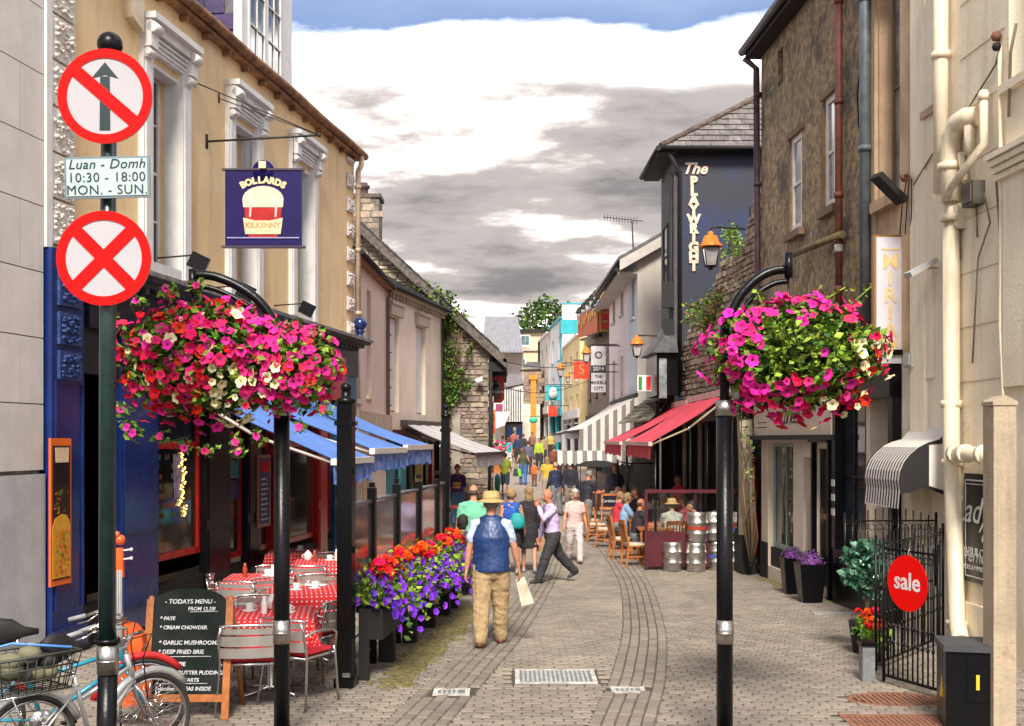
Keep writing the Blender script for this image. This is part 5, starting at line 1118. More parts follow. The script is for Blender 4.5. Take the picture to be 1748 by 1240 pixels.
def hsign(px0, py0, px1, py1, Y, mat, name, label, lines=(), lmat=None, shape=None, post=None):
    a, b = P(px0, py0, Y), P(px1, py1, Y); th = thing(name, label, 'sign', ((a.x + b.x) / 2, Y, b.z)); mb = MB()
    if shape == 'oval': mb.lathe(((a.x + b.x) / 2, Y - .04, (a.z + b.z) / 2), [(.0001, 0), (.5, 0), (.5, .08), (.0001, .08)], mat, 20, Matrix.Rotation(rad(-90), 3, 'X') @ Matrix.Diagonal((b.x - a.x, a.z - b.z, 1)))
    else: mb.box((a.x, Y - .03, b.z), (b.x, Y + .03, a.z), mat)
    bo = mb.build('board', th)
    for (s, fy, sz) in lines: text(bo, s, lmat or wl, sz * (a.z - b.z), face_m(((a.x + b.x) / 2, Y - .045, b.z + (a.z - b.z) * fy), CAMR, UP), ext=.004, bold=.003)
    mb = MB(); side = b.x + (1.0 if post != 'l' else 0); mb.tube([((a.x if post != 'l' else b.x), Y, a.z + .04), (((b.x + .7) if post != 'l' else a.x - .6), Y, a.z + .04)], .02, iron, 5); mb.build('bracket', th); return bo
gs = M('pale_grey_sign', (.62, .60, .60), .5)
hsign(1009, 590, 1034, 624, 42, gs, 'hanging_sign', 'upper pale grey hanging sign with a dark square emblem', [('▄', .42, .8)] if 0 else [('O', .5, .5)], dkl)
hsign(1009, 624, 1034, 636, 42, M('dark_sign', (.04, .035, .05), .5), 'hanging_sign', 'dark middle sign reading 2014 in the stack of three hanging signs', [('2014', .5, .8)])
hsign(1009, 637, 1034, 670, 42, gs, 'hanging_sign', 'lower pale grey hanging sign with lines of dark text', [('THE', .8, .2), ('MARBLE', .5, .24), ('CITY', .2, .24)], dkl)
hsign(979, 617, 1006, 647, 43, M('dragon_red', (.80, .05, .015), .5, .2, 3), 'hanging_sign', 'bright red hanging sign left of the stacked grey signs', [('S', .5, .8)], M('sign_gold', ()))
hsign(932, 658, 956, 684, 62, M('turquoise_paint', ()), 'hanging_sign', 'turquoise square hanging sign with a white disc', [], None)
th = hsign(937, 661, 951, 681, 61.8, wl, 'hanging_sign_disc', 'white disc in the middle of the turquoise square sign', [], None, 'oval')
hsign(936, 694, 951, 711, 64, M('dragon_red', ()), 'hanging_sign', 'small red hanging sign below the turquoise square one', [('—', .5, .4)] if 0 else [])
hsign(903, 712, 918, 723, 70, M('mint_sign', (.05, .50, .28), .5), 'hanging_sign', 'oval mint green hanging sign in front of the orange door', [], None, 'oval')

# closing buildings where the street bends
def cbx(mb, px0, px1, py0, py1, Y, d, mat):
    a, b = P(px0, py0, Y), P(px1, py1, Y); mb.box((a.x, Y, min(b.z, 99)), (b.x, Y + d, a.z), mat)
eh = thing('end_house', 'pale yellow flat roofed house closing the far end of the street', 'house', (1.2, 96, 2)); ey = M('pale_yellow_render', (.70, .55, .36), .85, .06, 1, .2, 20)
mb = MB(); cbx(mb, 850, 928, 598, 790, 96, 8, ey); cbx(mb, 876, 928, 566, 598, 97, 7, ey); mb.build('wall', eh)
mb = MB(); cbx(mb, 874, 930, 562, 567, 96.6, 8, blackm); cbx(mb, 850, 928, 596, 599, 95.8, 8, MC['warm_grey_render']); mb.build('roof', eh)
for (a, b, c, d) in ((888, 905, 572, 592), (836, 872, 613, 642), (884, 898, 612, 628)):
    F2 = Fr(P(a, 0, 95.9).x, 95.9, 1, 0); F2 = F2 if F2.n.y < 0 else Fr(P(a, 0, 95.9).x, 95.9, 1, 0, -1)
    window(F2, eh, 0, P(b, 0, 95.9).x - P(a, 0, 95.9).x, P(0, d, 95.9).z, P(0, c, 95.9).z, white, 2, 1, inset=-.1, gl=M('bluish_glass', (.16, .26, .28), .1, .3, 1, coat=.3), fw=.1)
gr = thing('grey_metal_roof', 'big grey standing seam metal roof behind the stone gable building', 'roof', (-.8, 92, 8)); mr = M('seam_metal', (.30, .30, .33), .45, .1, 2, metal=.2)
mb = MB(); mb.hexa([P(822, 602, 90), P(893, 602, 90), P(893, 604, 104), P(822, 604, 104), P(822, 600, 90), P(893, 600, 90), P(884, 541, 97), P(828, 541, 97)], mr); mb.build('roof_sheet', gr)
for k in range(12): x_ = 823 + k * 6; mb = MB(); mb.hexa([P(x_, 600, 89.9), P(x_ + .8, 600, 89.9), P(x_ + .8 - (x_ - 856) * .2, 541, 96.9), P(x_ - (x_ - 856) * .2, 541, 96.9), P(x_, 598.5, 89.9), P(x_ + .8, 598.5, 89.9), P(x_ + .8 - (x_ - 856) * .2, 539.5, 96.9), P(x_ - (x_ - 856) * .2, 539.5, 96.9)], mr); mb.build('seam', gr)
mb = MB(); cbx(mb, 822, 893, 600, 700, 92, 10, M('warm_grey_render', ())); mb.build('wall', gr)
dsh = thing('dark_stone_house', 'small dark stone house with a pale base and an orange door at the bend', 'house', (1.5, 84, 2))
mb = MB(); cbx(mb, 896, 922, 632, 690, 84, 6, RWd); cbx(mb, 890, 922, 690, 775, 83.9, 6, M('offwhite_wall', (.70, .64, .56), .8)); mb.build('wall', dsh); mb = MB(); mb.prism([P(888, 632, 83.8), P(924, 630, 83.8), P(922, 618, 86), P(900, 618, 86)], V((0, .3, -.1)), blackslate); mb.build('roof', dsh)
mb = MB(); cbx(mb, 906, 915, 645, 765, 83.7, .1, M('orange_paint', (.80, .28, .02), .5)); mb.build('door', dsh); mb = MB(); cbx(mb, 903, 917, 640, 648, 83.6, .3, MC['orange_paint']); mb.build('door_hood', dsh)
dss = Fr(P(896, 0, 84).x, 84, 1, 0); dss = dss if dss.n.y < 0 else Fr(P(896, 0, 84).x, 84, 1, 0, -1)
rubble(dss, dsh, lambda u, z: True, 0, P(922, 0, 84).x - P(896, 0, 84).x, P(0, 690, 84).z, P(0, 634, 84).z, RWd, limit=90, hmin=.2, hmax=.35, wmin=.3, wmax=.7)
wsh = thing('white_ribbed_house', 'white front with vertical black ribs down the far left side of the street', 'house', (.3, 76, 2))
mb = MB(); cbx(mb, 862, 892, 662, 720, 76, 6, M('white_front', (.74, .72, .70), .7)); cbx(mb, 862, 892, 720, 785, 76.2, 6, blackm); mb.build('wall', wsh)
for k in range(7): mb = MB(); cbx(mb, 864 + k * 4, 865.4 + k * 4, 664, 718, 75.9, .1, blackm); mb.build('rib', wsh)
mb = MB(); mb.prism([P(860, 662, 75.8), P(894, 655, 75.8), P(890, 640, 79), P(864, 640, 79)], V((0, .3, -.1)), M('pale_slate', ())); mb.build('roof', wsh)
for a, b, m__ in ((866, 872, navy), (876, 881, glassl), (884, 889, navy)): mb = MB(); cbx(mb, a, b, 730, 785, 76.05, .1, m__); mb.build('door', wsh)
lsh = thing('far_left_house', 'pale house with flower boxes and a sloping awning past the stone building', 'house', (-.8, 66, 1)); mb = MB(); cbx(mb, 820, 860, 640, 800, 68, 6, M('offwhite_wall', ())); mb.build('wall', lsh)
mb = MB(); mb.hexa([P(838, 735, 63), P(862, 726, 63), P(872, 706, 67.9), P(840, 706, 67.9), P(838, 732, 63), P(862, 723, 63), P(872, 703, 67.9), P(840, 703, 67.9)], M('white_awning', (.75, .68, .68), .7)); mb.build('awning', lsh)
mb = MB(); cbx(mb, 846, 858, 690, 702, 67.9, .1, M('purple_red', (.25, .03, .10), .5)); mb.build('sign_board', lsh)
mb = MB(); cbx(mb, 836, 846, 700, 740, 60, .1, M('banner_red', ())); mb.build('red_flag', lsh)
hs_ = thing('hanging_pub_sign', 'red hanging sign with a dark bull emblem on the corner of the stone building', 'pub sign', P(848, 665, 35.5))
a, b = P(835, 643, 35.5), P(861, 688, 35.5); mb = MB(); mb.prism([(a.x, 35.5, a.z), (b.x, 35.5, a.z), (b.x, 35.5, b.z + .12), (b.x - .1, 35.5, b.z), (a.x + .1, 35.5, b.z), (a.x, 35.5, b.z + .12)], V((0, .06, 0)), M('sign_red', ())); bo = mb.build('board', hs_)
mb = MB(); mb.lathe(((a.x + b.x) / 2 - .03, 35.49, (a.z + b.z) / 2), [(.0001, 0), (.5, 0), (.5, .02), (.0001, .02)], M('emblem_grey', (.12, .12, .13), .5), 16, Matrix.Rotation(rad(90), 3, 'X') @ Matrix.Diagonal((.32, .62, 1))); mb.ball(((a.x + b.x) / 2 - .03, 35.46, (a.z + b.z) / 2 + .12), .09, blackm, 8, 1.3, .3, .8); mb.build('emblem', bo)
text(bo, 'MATTHEWS', wl, .09, face_m(((a.x + b.x) / 2 - .03, 35.45, (a.z + b.z) / 2 - .08), CAMR, UP), ext=.002, bold=.004)
mb = MB(); mb.tube([(a.x - .1, 35.5, a.z + .04), (b.x, 35.5, a.z + .04)], .02, iron, 6); mb.build('bracket', hs_)
# overhead wires
for i, (p, q_) in enumerate((((835, 640, 36), (925, 655, 60)), ((835, 610, 36), (1040, 600, 46)), ((840, 655, 50), (1005, 650, 52)))):
    th = MB(); a, b = P(*p), P(*q_); th.tube([a.lerp(b, t / 8) - V((0, 0, .5 * math.sin(math.pi * t / 8))) for t in range(9)], .012, blackm, 4); tag(th.build('overhead_wire'), ['thin overhead wire sagging from the stone building to the bend', 'thin overhead wire crossing to the pale pink house', 'lowest thin overhead wire crossing the far street'][i], 'wire')
# distant tree
def tree(name, label, base, blobs, size, mats, dens=26):
    th = thing(name, label, 'tree', base); b = V(base); mb = MB()
    cc = sum((V(c) for c, r in blobs), V((0, 0, 0))) / len(blobs); fork = V((cc.x, cc.y, b.z + (cc.z - b.z) * .55)); mb.tube([b, (b + fork) / 2 + V((.1, 0, 0)), fork], [.34, .26, .2], M('bark', (.10, .075, .05), .95, .3, 8, .8, 20), 8); mb.build('trunk', th)
    for c, r in blobs[::2]: mb = MB(); mb.tube([fork, (fork + V(c)) / 2 + V((0, 0, .3)), V(c)], [.13, .08, .03], MC['bark'], 6); mb.build('limb', th)
    mb = MB()
    for c, r in blobs: leaves(mb, blob_pts(c, r, int(dens * r * r), .45, .85), size, mats)
    mb.build('crown', th, recalc=False)
bl_ = [(P(px, py, 106 + R.uniform(-2, 2)), r) for px, py, r in ((900, 545, 1.4), (915, 530, 1.3), (930, 520, 1.2), (945, 532, 1.3), (920, 552, 1.6), (940, 553, 1.4), (960, 540, 1.2), (972, 528, .8), (893, 560, 1.1), (968, 552, 1.2), (880, 572, .9), (982, 535, .8), (905, 565, 1.3), (955, 560, 1.2))]
tree('broadleaf_tree', 'green broadleaf tree rising above the roofs at the far end', (P(925, 0, 106).x, 106, 2.2), bl_, .42, [leafd, leafm, M('leaf_olive', (.09, .12, .02), .7, .3, 6, island=.4)], 90)
# ================================================================ FLOWERS
pet_mats = {'magenta': M('petal_magenta', (.88, .028, .30), .7, .15, 20, spec=.15, objr=.18, island=.15), 'pink': M('petal_pink', (.90, .028, .13), .7, .15, 20, spec=.15, objr=.2, island=.15), 'red': M('petal_red', (.80, .006, .02), .7, .2, 20, spec=.15, objr=.2, island=.15),
            'cream': M('petal_cream', (.88, .80, .46), .6, .1, 20, objr=.08, island=.08), 'scarlet': M('petal_scarlet', (.88, .012, .006), .7, .2, 20, spec=.15, objr=.15, island=.12), 'violet': M('petal_violet', (.26, .035, .72), .7, .2, 20, spec=.15, objr=.25, island=.2), 'heather': M('heather_purple', (.20, .05, .28), .8, .3, 30, island=.3)}
throat = {'magenta': M('throat_dark', (.30, .01, .12), .7), 'pink': M('throat_dark', ()), 'red': M('throat_dark', ()), 'cream': M('throat_yellow', (.60, .45, .06), .7), 'scarlet': M('throat_red', (.4, .02, .01), .7), 'violet': M('throat_violet', (.07, .02, .16), .7)}
def bloom_mesh(kind, n=5):
    mb = MB(); vs = [(0, 0, -.55)]; m = 3 * n
    for k in range(m): a = 2 * math.pi * k / m; vs.append((.26 * math.cos(a), .26 * math.sin(a), -.08))
    for k in range(m):
        a = 2 * math.pi * k / m; r = (.86, 1.0, .98)[k % 3] if n == 5 else 1.0
        if k % 3 == 0: r = .80
        vs.append((r * math.cos(a), r * math.sin(a), .10 + .10 * math.sin(k * 2.4)))
    mb.add(vs, [(0, 1 + (k + 1) % m, 1 + k) for k in range(m)], throat[kind], True)
    b = len(mb.v); mb.f += [[1 + k, 1 + (k + 1) % m, 1 + m + (k + 1) % m, 1 + m + k] for k in range(m)]; i = mb.mi(pet_mats[kind]); mb.m += [i] * m; mb.sm += [True] * m
    return mb.build('petunia_bloom', recalc=False, mesh_only=True)
BLOOM = {k: bloom_mesh(k) for k in ('magenta', 'pink', 'red', 'cream', 'scarlet', 'violet')}
def put_bloom(parent, kind, p, d, s, name='bloom'):
    q = V(d).normalized().to_track_quat('Z', 'Y'); put(BLOOM[kind], name, Matrix.Translation(p) @ q.to_matrix().to_4x4() @ Matrix.Rotation(R.uniform(0, 6), 4, 'Z') @ Matrix.Diagonal((s, s * R.uniform(.8, 1.05), s * R.uniform(.7, 1.1), 1)), parent)
def join_bloom(mb, kind, p, d, s):
    me = BLOOM[kind]; q = (Matrix.Translation(p) @ V(d).normalized().to_track_quat('Z', 'Y').to_matrix().to_4x4() @ Matrix.Rotation(R.uniform(0, 6), 4, 'Z') @ Matrix.Scale(s, 4))
    vs = [q @ v.co for v in me.vertices]; b = len(mb.v); mb.v += [tuple(v) for v in vs]
    ids = [mb.mi(m) for m in me.materials]
    for p_ in me.polygons: mb.f.append([b + i for i in p_.vertices]); mb.m.append(ids[p_.material_index]); mb.sm.append(True)
lf3 = [leafl, leafm, leafd, leafl, leafl]
def flower_mass(th, c, rx, ry, rz, nb, pick, nleaf, size=.034, lsize=.075, lim=290, droop=0, reps=2):
    c = V(c); mb = MB(); pts = []
    for _ in range(nleaf):
        v = V((R.gauss(0, 1), R.gauss(0, 1), R.gauss(0, 1))).normalized(); k = R.uniform(.35, .93) ** .6; f = 1 + .16 * noise.noise(v * 2.6 + c)
        pts.append(c + V((v.x * rx * k * f, v.y * ry * k * f, v.z * rz * k * f)))
    leaves(mb, pts, lsize, lf3); o = mb.build('foliage', th, recalc=False)
    rest = MB(); n = 0
    for _ in range(nb * reps):
        if n >= nb: break
        v = V((R.gauss(0, 1), R.gauss(-.4, 1), R.gauss(0, 1))).normalized()
        f = 1 + .26 * noise.noise(v * 2.9 + c) + R.uniform(-.12, .08); p = c + V((v.x * rx * f, v.y * ry * f, v.z * rz * f - (.10 if v.z < -.4 and R.random() < .35 else 0) - droop * max(0, R.random() - .75)))
        kind = pick(v)
        if kind is None: continue
        d = V((v.x / rx, v.y / ry, v.z / rz)).normalized() + V((R.uniform(-.8, .8), R.uniform(-.5, .3), R.uniform(-.7, .6)))
        s = size * R.uniform(.6, 1.35)
        if n < lim: put_bloom(th, kind, p, d, s)
        else: join_bloom(rest, kind, p, d, s)
        n += 1
    if rest.v: rest.build('blooms', th, recalc=False)['kind'] = 'stuff'

# ---------------------------------------------------------------- two hooked posts with hanging flowers
def hook_post(x, Y, sgn, label):
    th = thing('flower_post', label, 'flower post', (x, Y, 0), 0, 'black posts with hooked arms carrying flower baskets'); k = Y / F
    zz = lambda py: H + (HY - py) * k
    mb = MB(); mb.tube([(x, Y, -.05), (x, Y, zz(708))], .062 * 1.0, black, 20); mb.tube([(x, Y, zz(690)), (x, Y, zz(540))], .036, black, 14); mb.lathe((x, Y, 0), [(.13, 0), (.13, .03), (.085, .07), (.062, .12)], black, 20); mb.build('shaft', th)
    mb = MB(); mb.tube([(x, Y, zz(710)), (x, Y, zz(684))], .068, steel, 22); mb.build('collar', th)
    mb = MB(); mb.tube([(x, Y, zz(1098)), (x, Y, zz(1058))], .068, steel, 22); mb.tube([(x, Y, zz(1082)), (x, Y, zz(1078))], .071, steel, 22); mb.build('collar', th)
    X = lambda px: (px - CX) * k
    if sgn > 0: pts = [(1236, 560), (1250, 530), (1266, 502), (1290, 478), (1315, 464), (1338, 460)]; cl = (1346, 432, 475)
    else: pts = [(481, 620), (474, 570), (462, 540), (440, 512), (405, 488), (365, 472), (333, 470)]; cl = (329, 460, 502)
    p3 = [V((X(a), Y, zz(b))) for a, b in pts]; p3[0].x = x
    dn = []
    for i in range(len(p3) - 1):
        q0, q1, q2, q3 = p3[max(0, i - 1)], p3[i], p3[i + 1], p3[min(len(p3) - 1, i + 2)]
        for j in range(5): t = j / 5; dn.append(.5 * ((2 * q1) + (q2 - q0) * t + (2 * q0 - 5 * q1 + 4 * q2 - q3) * t * t + (3 * q1 - q0 - 3 * q2 + q3) * t ** 3))
    dn.append(p3[-1])
    mb = MB(); mb.tube(dn, .036, black, 12); mb.build('hook_arm', th)
    mb = MB(); mb.tube([p - V((-.03 * sgn, 0, .09)) for p in dn[4:]], .022, black, 10); mb.build('hook_brace', th)
    mb = MB(); mb.tube([(X(cl[0]), Y, zz(cl[1])), (X(cl[0]), Y, zz(cl[2]))], .032, black, 10); mb.build('end_clamp', th)
    mb = MB(); cx = X(cl[0]); mb.tube([(cx, Y, zz(cl[2])), (cx, Y, zz(560))], .008, black, 5); mb.build('hanger', th)
    return X, zz
X, zz = hook_post((1237 - CX) * 8.44 / F, 8.44, 1, 'black hooked post on the right carrying the flower ball with a green middle')
fl = thing('hanging_basket', 'hanging flower basket with pink petunias ringing a bright green leafy middle', 'flower basket', (X(1358), 8.44, zz(600)), 0, 'hanging baskets of petunias')
bk = M('basket_liner', (.06, .045, .03), .9)
def pickR(v):
    if v.x < -.55: return 'magenta' if R.random() < .85 else 'pink'
    if v.x > .5 and v.z < .3: return R.choice(['cream', 'cream', 'red', 'pink', 'red'])
    if v.z > .55: return R.choice(['magenta', 'pink', 'magenta']) if R.random() < .9 else None
    if v.z < -.5: return R.choice(['pink', 'magenta', 'red', 'cream' if v.x > .1 else 'pink'])
    return R.choice(['magenta', 'pink', 'cream', 'red']) if R.random() < .022 else None
mb = MB(); mb.ball((X(1358), 8.44, zz(600)), .36, bk, 14, 1, .8, .7); mb.build('basket', fl)
flower_mass(fl, (X(1360), 8.44, zz(605)), .66, .44, .42, 400, pickR, 7500, size=.043, lsize=.065, reps=5)
for a, b in (((1380, 520), (1400, 488)), ((1395, 520), (1440, 492)), ((1440, 530), (1485, 490)), ((1300, 520), (1290, 500))):
    mb = MB(); p0, p1 = V((X(a[0]), 8.4, zz(a[1]))), V((X(b[0]), 8.4, zz(b[1]))); mb.tube([p0, p1], .006, leafl, 5); leaves(mb, [p0.lerp(p1, q / 14) + V((R.gauss(0, .015), 0, R.gauss(0, .015))) for q in range(15)], .05, [leafl]); mb.build('trailing_stem', fl, recalc=False)
X2, zz2 = hook_post((481 - CX) * 8.7 / F, 8.7, -1, 'black hooked post on the left beside the pub terrace carrying crimson and pink flowers')
fl2 = thing('hanging_basket', 'hanging flower basket on the left crowded with crimson pink and cream petunias', 'flower basket', (X2(385), 8.7, zz2(620)), 0, 'hanging baskets of petunias')
def pickL(v):
    if v.x > .5: return R.choice(['magenta', 'magenta', 'pink']) if v.z > -.7 else 'pink'
    if .1 < v.x <= .5 and v.z < -.2: return R.choice(['cream', 'cream', 'cream', 'pink', None])
    if -.35 < v.x < .1 and .1 < v.z < .45 and R.random() < .55: return None
    if abs(v.x + .05) < .2 and R.random() < .25: return None
    return R.choice(['pink', 'pink', 'red', 'magenta', 'pink', 'cream' if R.random() < .8 else 'red', 'red'])
mb = MB(); mb.ball((X2(370), 8.7, zz2(620)), .4, bk, 14, 1, .8, .8); mb.build('basket', fl2)
flower_mass(fl2, (X2(358), 8.7, zz2(612)), .70, .46, .45, 640, pickL, 6000, size=.039)
# right-hand lobe of the same planting
mb = MB(); leaves(mb, blob_pts((X2(505), 8.62, zz2(632)), .37, 1400, .3, .95), .07, lf3); mb.build('foliage', fl2, recalc=False); rest = MB()
for _ in range(230):
    v = V((R.gauss(0, 1), R.gauss(-.5, 1), R.gauss(0, 1))).normalized(); p = V((X2(500), 8.62, zz2(632))) + V((v.x * .39, v.y * .34, v.z * .35)) * R.uniform(.92, 1.08); join_bloom(rest, R.choice(['magenta', 'magenta', 'pink', 'magenta', 'cream' if v.x < 0 and v.z < 0 else 'magenta']), p, v + V((0, -.4, 0)), .037 * R.uniform(.8, 1.25))
rest.build('blooms', fl2, recalc=False)['kind'] = 'stuff'
for px, py in ((300, 500), (310, 510), (515, 560), (530, 590), (545, 575), (420, 770), (415, 755), (245, 740), (235, 730), (290, 745), (330, 765), (365, 770), (450, 745), (520, 730), (560, 700), (215, 560), (225, 700), (250, 520), (350, 495), (470, 560)):
    p = V((X2(px), 8.5, zz2(py))); mb = MB(); leaves(mb, blob_pts(p, .07, 34, .1), .05, [leafl, leafm]); mb.build('trailing_stem', fl2, recalc=False)
    put_bloom(fl2, R.choice(['pink', 'magenta']), p + V((0, -.05, 0)), V((R.uniform(-.5, .5), -1, .2)), .034)

# ---------------------------------------------------------------- road sign post
Yp = 7.22; kp = Yp / F; sx = (184 - CX) * kp; z_ = lambda py: H + (HY - py) * kp
sp_ = thing('road_sign_post', 'tall black post at the left carrying two round red prohibition signs and a time plate', 'road sign', (sx, Yp, 0))
gb = M('post_dark_green', (.012, .035, .035), .3, .2, 5, .1, 20, coat=.3)
mb = MB(); mb.tube([(sx - .02, Yp, -.05), (sx, Yp, z_(1150))], .062, black, 20); mb.tube([(sx - .005, Yp, z_(1150)), (sx, Yp, z_(520)), (sx + .01, Yp, z_(112))], [.055, .052, .048], gb, 20); mb.build('shaft', sp_)
mb = MB(); mb.tube([(sx, Yp, z_(1150)), (sx, Yp, z_(1098))], .069, steel, 22); mb.tube([(sx, Yp, z_(1130)), (sx, Yp, z_(1126))], .072, steel, 22); mb.build('collar', sp_)
mb = MB(); mb.tube([(sx, Yp, z_(1098)), (sx, Yp, z_(1090))], .080, black, 20); mb.build('collar_lip', sp_)
mb = MB(); mb.lathe((sx + .015, Yp, z_(118)), [(.05, 0), (.075, .03), (.05, .07)], black, 18); mb.ball((sx + .015, Yp, z_(77)), .082, black, 18); mb.build('ball_cap', sp_)
sred = M('sign_red_film', (.80, .004, .003), .6, .03, 3, spec=.12); swh = M('sign_white_film', (.44, .42, .44), .5, .03, 3, spec=.2); sbk = M('sign_black_film', (.01, .03, .03), .4); sgr = M('sign_grey_back', (.35, .36, .36), .5)
def rdisc(cx, cz, r, label, arrow):
    Yd = Yp - .09; o = bpy.data.objects.new('sign_disc', None)
    rx = Matrix.Rotation(rad(90), 3, 'X')
    mb = MB(); mb.lathe((cx, Yd, cz), [(.0001, -.012), (r, -.012), (r, 0), (.0001, 0)], swh, 48, rx, smooth=False); d = mb.build('sign_disc', sp_); d['label'] = label
    if arrow:
        m = MB(); w = .034; m.prism([(cx - w, Yd - .001, cz - r * .72), (cx + w, Yd - .001, cz - r * .72), (cx + w * .9, Yd - .001, cz + r * .42), (cx - w * .9, Yd - .001, cz + r * .42)], V((0, -.003, 0)), sbk)
        m.prism([(cx, Yd - .001, cz + r * .72), (cx - .085, Yd - .001, cz + r * .38), (cx, Yd - .001, cz + r * .46), (cx + .085, Yd - .001, cz + r * .38)], V((0, -.0034, 0)), sbk); m.build('arrow', d)
    m = MB(); n = 64; vs = []
    for rr, yy in ((r * .81, 0), (r * 1.005, 0), (r * 1.005, -.006), (r * .81, -.006)):
        vs += [(cx + rr * math.cos(2 * math.pi * k / n), Yd - .001 + yy, cz + rr * math.sin(2 * math.pi * k / n)) for k in range(n)]
    m.add(vs, [(a * n + k, a * n + (k + 1) % n, ((a + 1) % 4) * n + (k + 1) % n, ((a + 1) % 4) * n + k) for a in range(4) for k in range(n)], sred); m.build('red_ring', d)
    for i, ang in enumerate(([135] if arrow else [45, 135])):
        a = rad(ang + (4 if arrow else 0)); dv, nv = V((math.cos(a), 0, math.sin(a))), V((-math.sin(a), 0, math.cos(a))); c = V((cx, Yd - .002 - .0008 * i, cz)); w = .040
        m = MB(); m.prism([c + dv * r * .86 + nv * w, c - dv * r * .86 + nv * w, c - dv * r * .86 - nv * w, c + dv * r * .86 - nv * w], V((0, -.004, 0)), sred); m.build('red_bar', d)
    m = MB(); m.lathe((cx, Yd + .014, cz), [(.0001, -.001), (r, -.001), (r, .001), (.0001, .001)], sgr, 40, rx, smooth=False)
    for q in (-.12, .12): m.box((cx - .07, Yd + .015, cz + q - .02), (cx + .07, Yp + .06, cz + q + .02), sgr)
    m.build('mounting', d)
rdisc((188 - CX) * kp, z_(172), .302, 'round no straight ahead sign with a black arrow under a red bar', True)
rdisc((186 - CX) * kp, z_(445), .302, 'round no stopping sign crossed by two red bars', False)
mb = MB(); x0, x1, z0, z1 = (120 - CX) * kp, (264 - CX) * kp, z_(344), z_(274); tm = Matrix.Rotation(rad(-1.2), 3, 'Y'); pc = V(((x0 + x1) / 2, Yp - .09, (z0 + z1) / 2))
mb.cbox(pc, x1 - x0, .012, z1 - z0, M('plate_border', (.16, .22, .24), .5), 0, tm); pt = mb.build('time_plate', sp_)
mb = MB(); mb.cbox(pc + V((0, -.008, 0)), x1 - x0 - .03, .006, z1 - z0 - .03, M('plate_white', (.42, .50, .50), .5, .04, 3), 0, tm); mb.build('plate_face', pt)
tr_, tu_ = tm @ V((1, 0, 0)), tm @ V((0, 0, 1)); tdk = M('plate_letters', (.015, .05, .07), .6, spec=.2)
text(pt, 'Luan - Domh', tdk, .088, face_m(pc + V((0, -.0135, 0)) + tu_ * .082, tr_, tu_), shear=.25, ext=.001, space=1.05)
text(pt, '10:30 - 18:00', tdk, .086, face_m(pc + V((0, -.0135, 0)) - tu_ * .003, tr_, tu_), ext=.0006, space=1.08)
text(pt, 'MON. - SUN.', tdk, .086, face_m(pc + V((0, -.0135, 0)) - tu_ * .083, tr_, tu_), ext=.0006, space=1.08)

# ---------------------------------------------------------------- terrace fence
FA, FBp = V((-1.58, 10.6, 0)), V((-.98, 16.5, 0)); FD = (FBp - FA); FL = FD.length; FD.normalize(); FN = V((FD.y, -FD.x, 0))
FF = Fr(FA.x, FA.y, FD.x, FD.y); FF = FF if FF.n.x > 0 else Fr(FA.x, FA.y, FD.x, FD.y, -1)
def tallpost(p, w, label, top):
    th = thing('awning_post', label, 'post', (p.x, p.y, gz(p.y)), 0, 'tall black posts holding the terrace screens'); g = gz(p.y)
    mb = MB(); a = math.atan2(-FD.x, FD.y); mb.cbox((p.x, p.y, (g + top - .22) / 2), w, w, top - .22 - g, black, a); mb.build('shaft', th)
    mb = MB(); mb.cbox((p.x, p.y, g + .04), w + .05, w + .05, .09, black, a); mb.build('foot', th)
    mb = MB(); mb.lathe((p.x, p.y, top - .22), [(w * .5, 0), (w * .62, .02), (w * .62, .05), (w * .35, .07), (w * .3, .12)], black, 14); mb.ball((p.x, p.y, top - .06), w * .36, black, 12); mb.build('finial', th)
    mb = MB(); mb.box((p.x - w * .7, p.y - w * .55, top - .42), (p.x + w * .7, p.y + w * .55, top - .38), black)
    for q in (.9, 1.3, 2.05): mb.cbox((p.x + w * .52, p.y, q), .03, .05, .06, black)
    mb.build('fittings', th)
    mb = MB(); mb.cbox((p.x + .015, p.y - w * .5 - .012, g + .12), .075, .02, .04, steel, 0); mb.build('lock_plate', th)
tallpost(FA, .145, 'thick tall black post at the near corner of the flower fence', 2.90); tallpost(FBp, .12, 'tall black post at the far end of the flower fence', 2.88)
fence = thing('terrace_screen', 'black framed glass wind screen with rails between the two tall posts', 'screen', FF.p(FL / 2, 0, 0))
pu_ = [0, 1.09, 2.36, 3.74, 5.15, FL]; sglass = M('screen_glass', (.62, .60, .60), .08, .1, 2, trans=.92, spec=.6)
for k, u in enumerate(pu_[1:-1]): mb = MB(); c = FF.p(u, 0, 0); mb.cbox((c.x, c.y, (gz(c.y) + 1.84) / 2 + gz(c.y) * .5), .085, .085, 1.84 - gz(c.y), black, math.atan2(-FD.x, FD.y)); mb.cbox((c.x, c.y, 1.87), .06, .06, .05, black); mb.build('post', fence)
for a, b in zip(pu_, pu_[1:]):
    g = gz(FF.p(a, 0).y)
    mb = MB(); mb.tube([FF.p(a + .06, 1.72), FF.p(b - .06, 1.70)], .022, M('grey_rail', (.22, .23, .26), .4, .1, 5, metal=.5), 8); mb.build('rail', fence)
    for zr_ in (.16, .40): mb = MB(); mb.tube([FF.p(a + .06, g + zr_, 0), FF.p(b - .06, g + zr_, 0)], .014, M('silver_rail', (.5, .48, .46), .35, .1, 5, metal=.8), 6); mb.build('rail', fence)
    mb = MB(); FF.box(mb, a + .07, b - .07, g + .85, 1.68, -.006, .006, sglass); mb.build('glass_panel', fence)
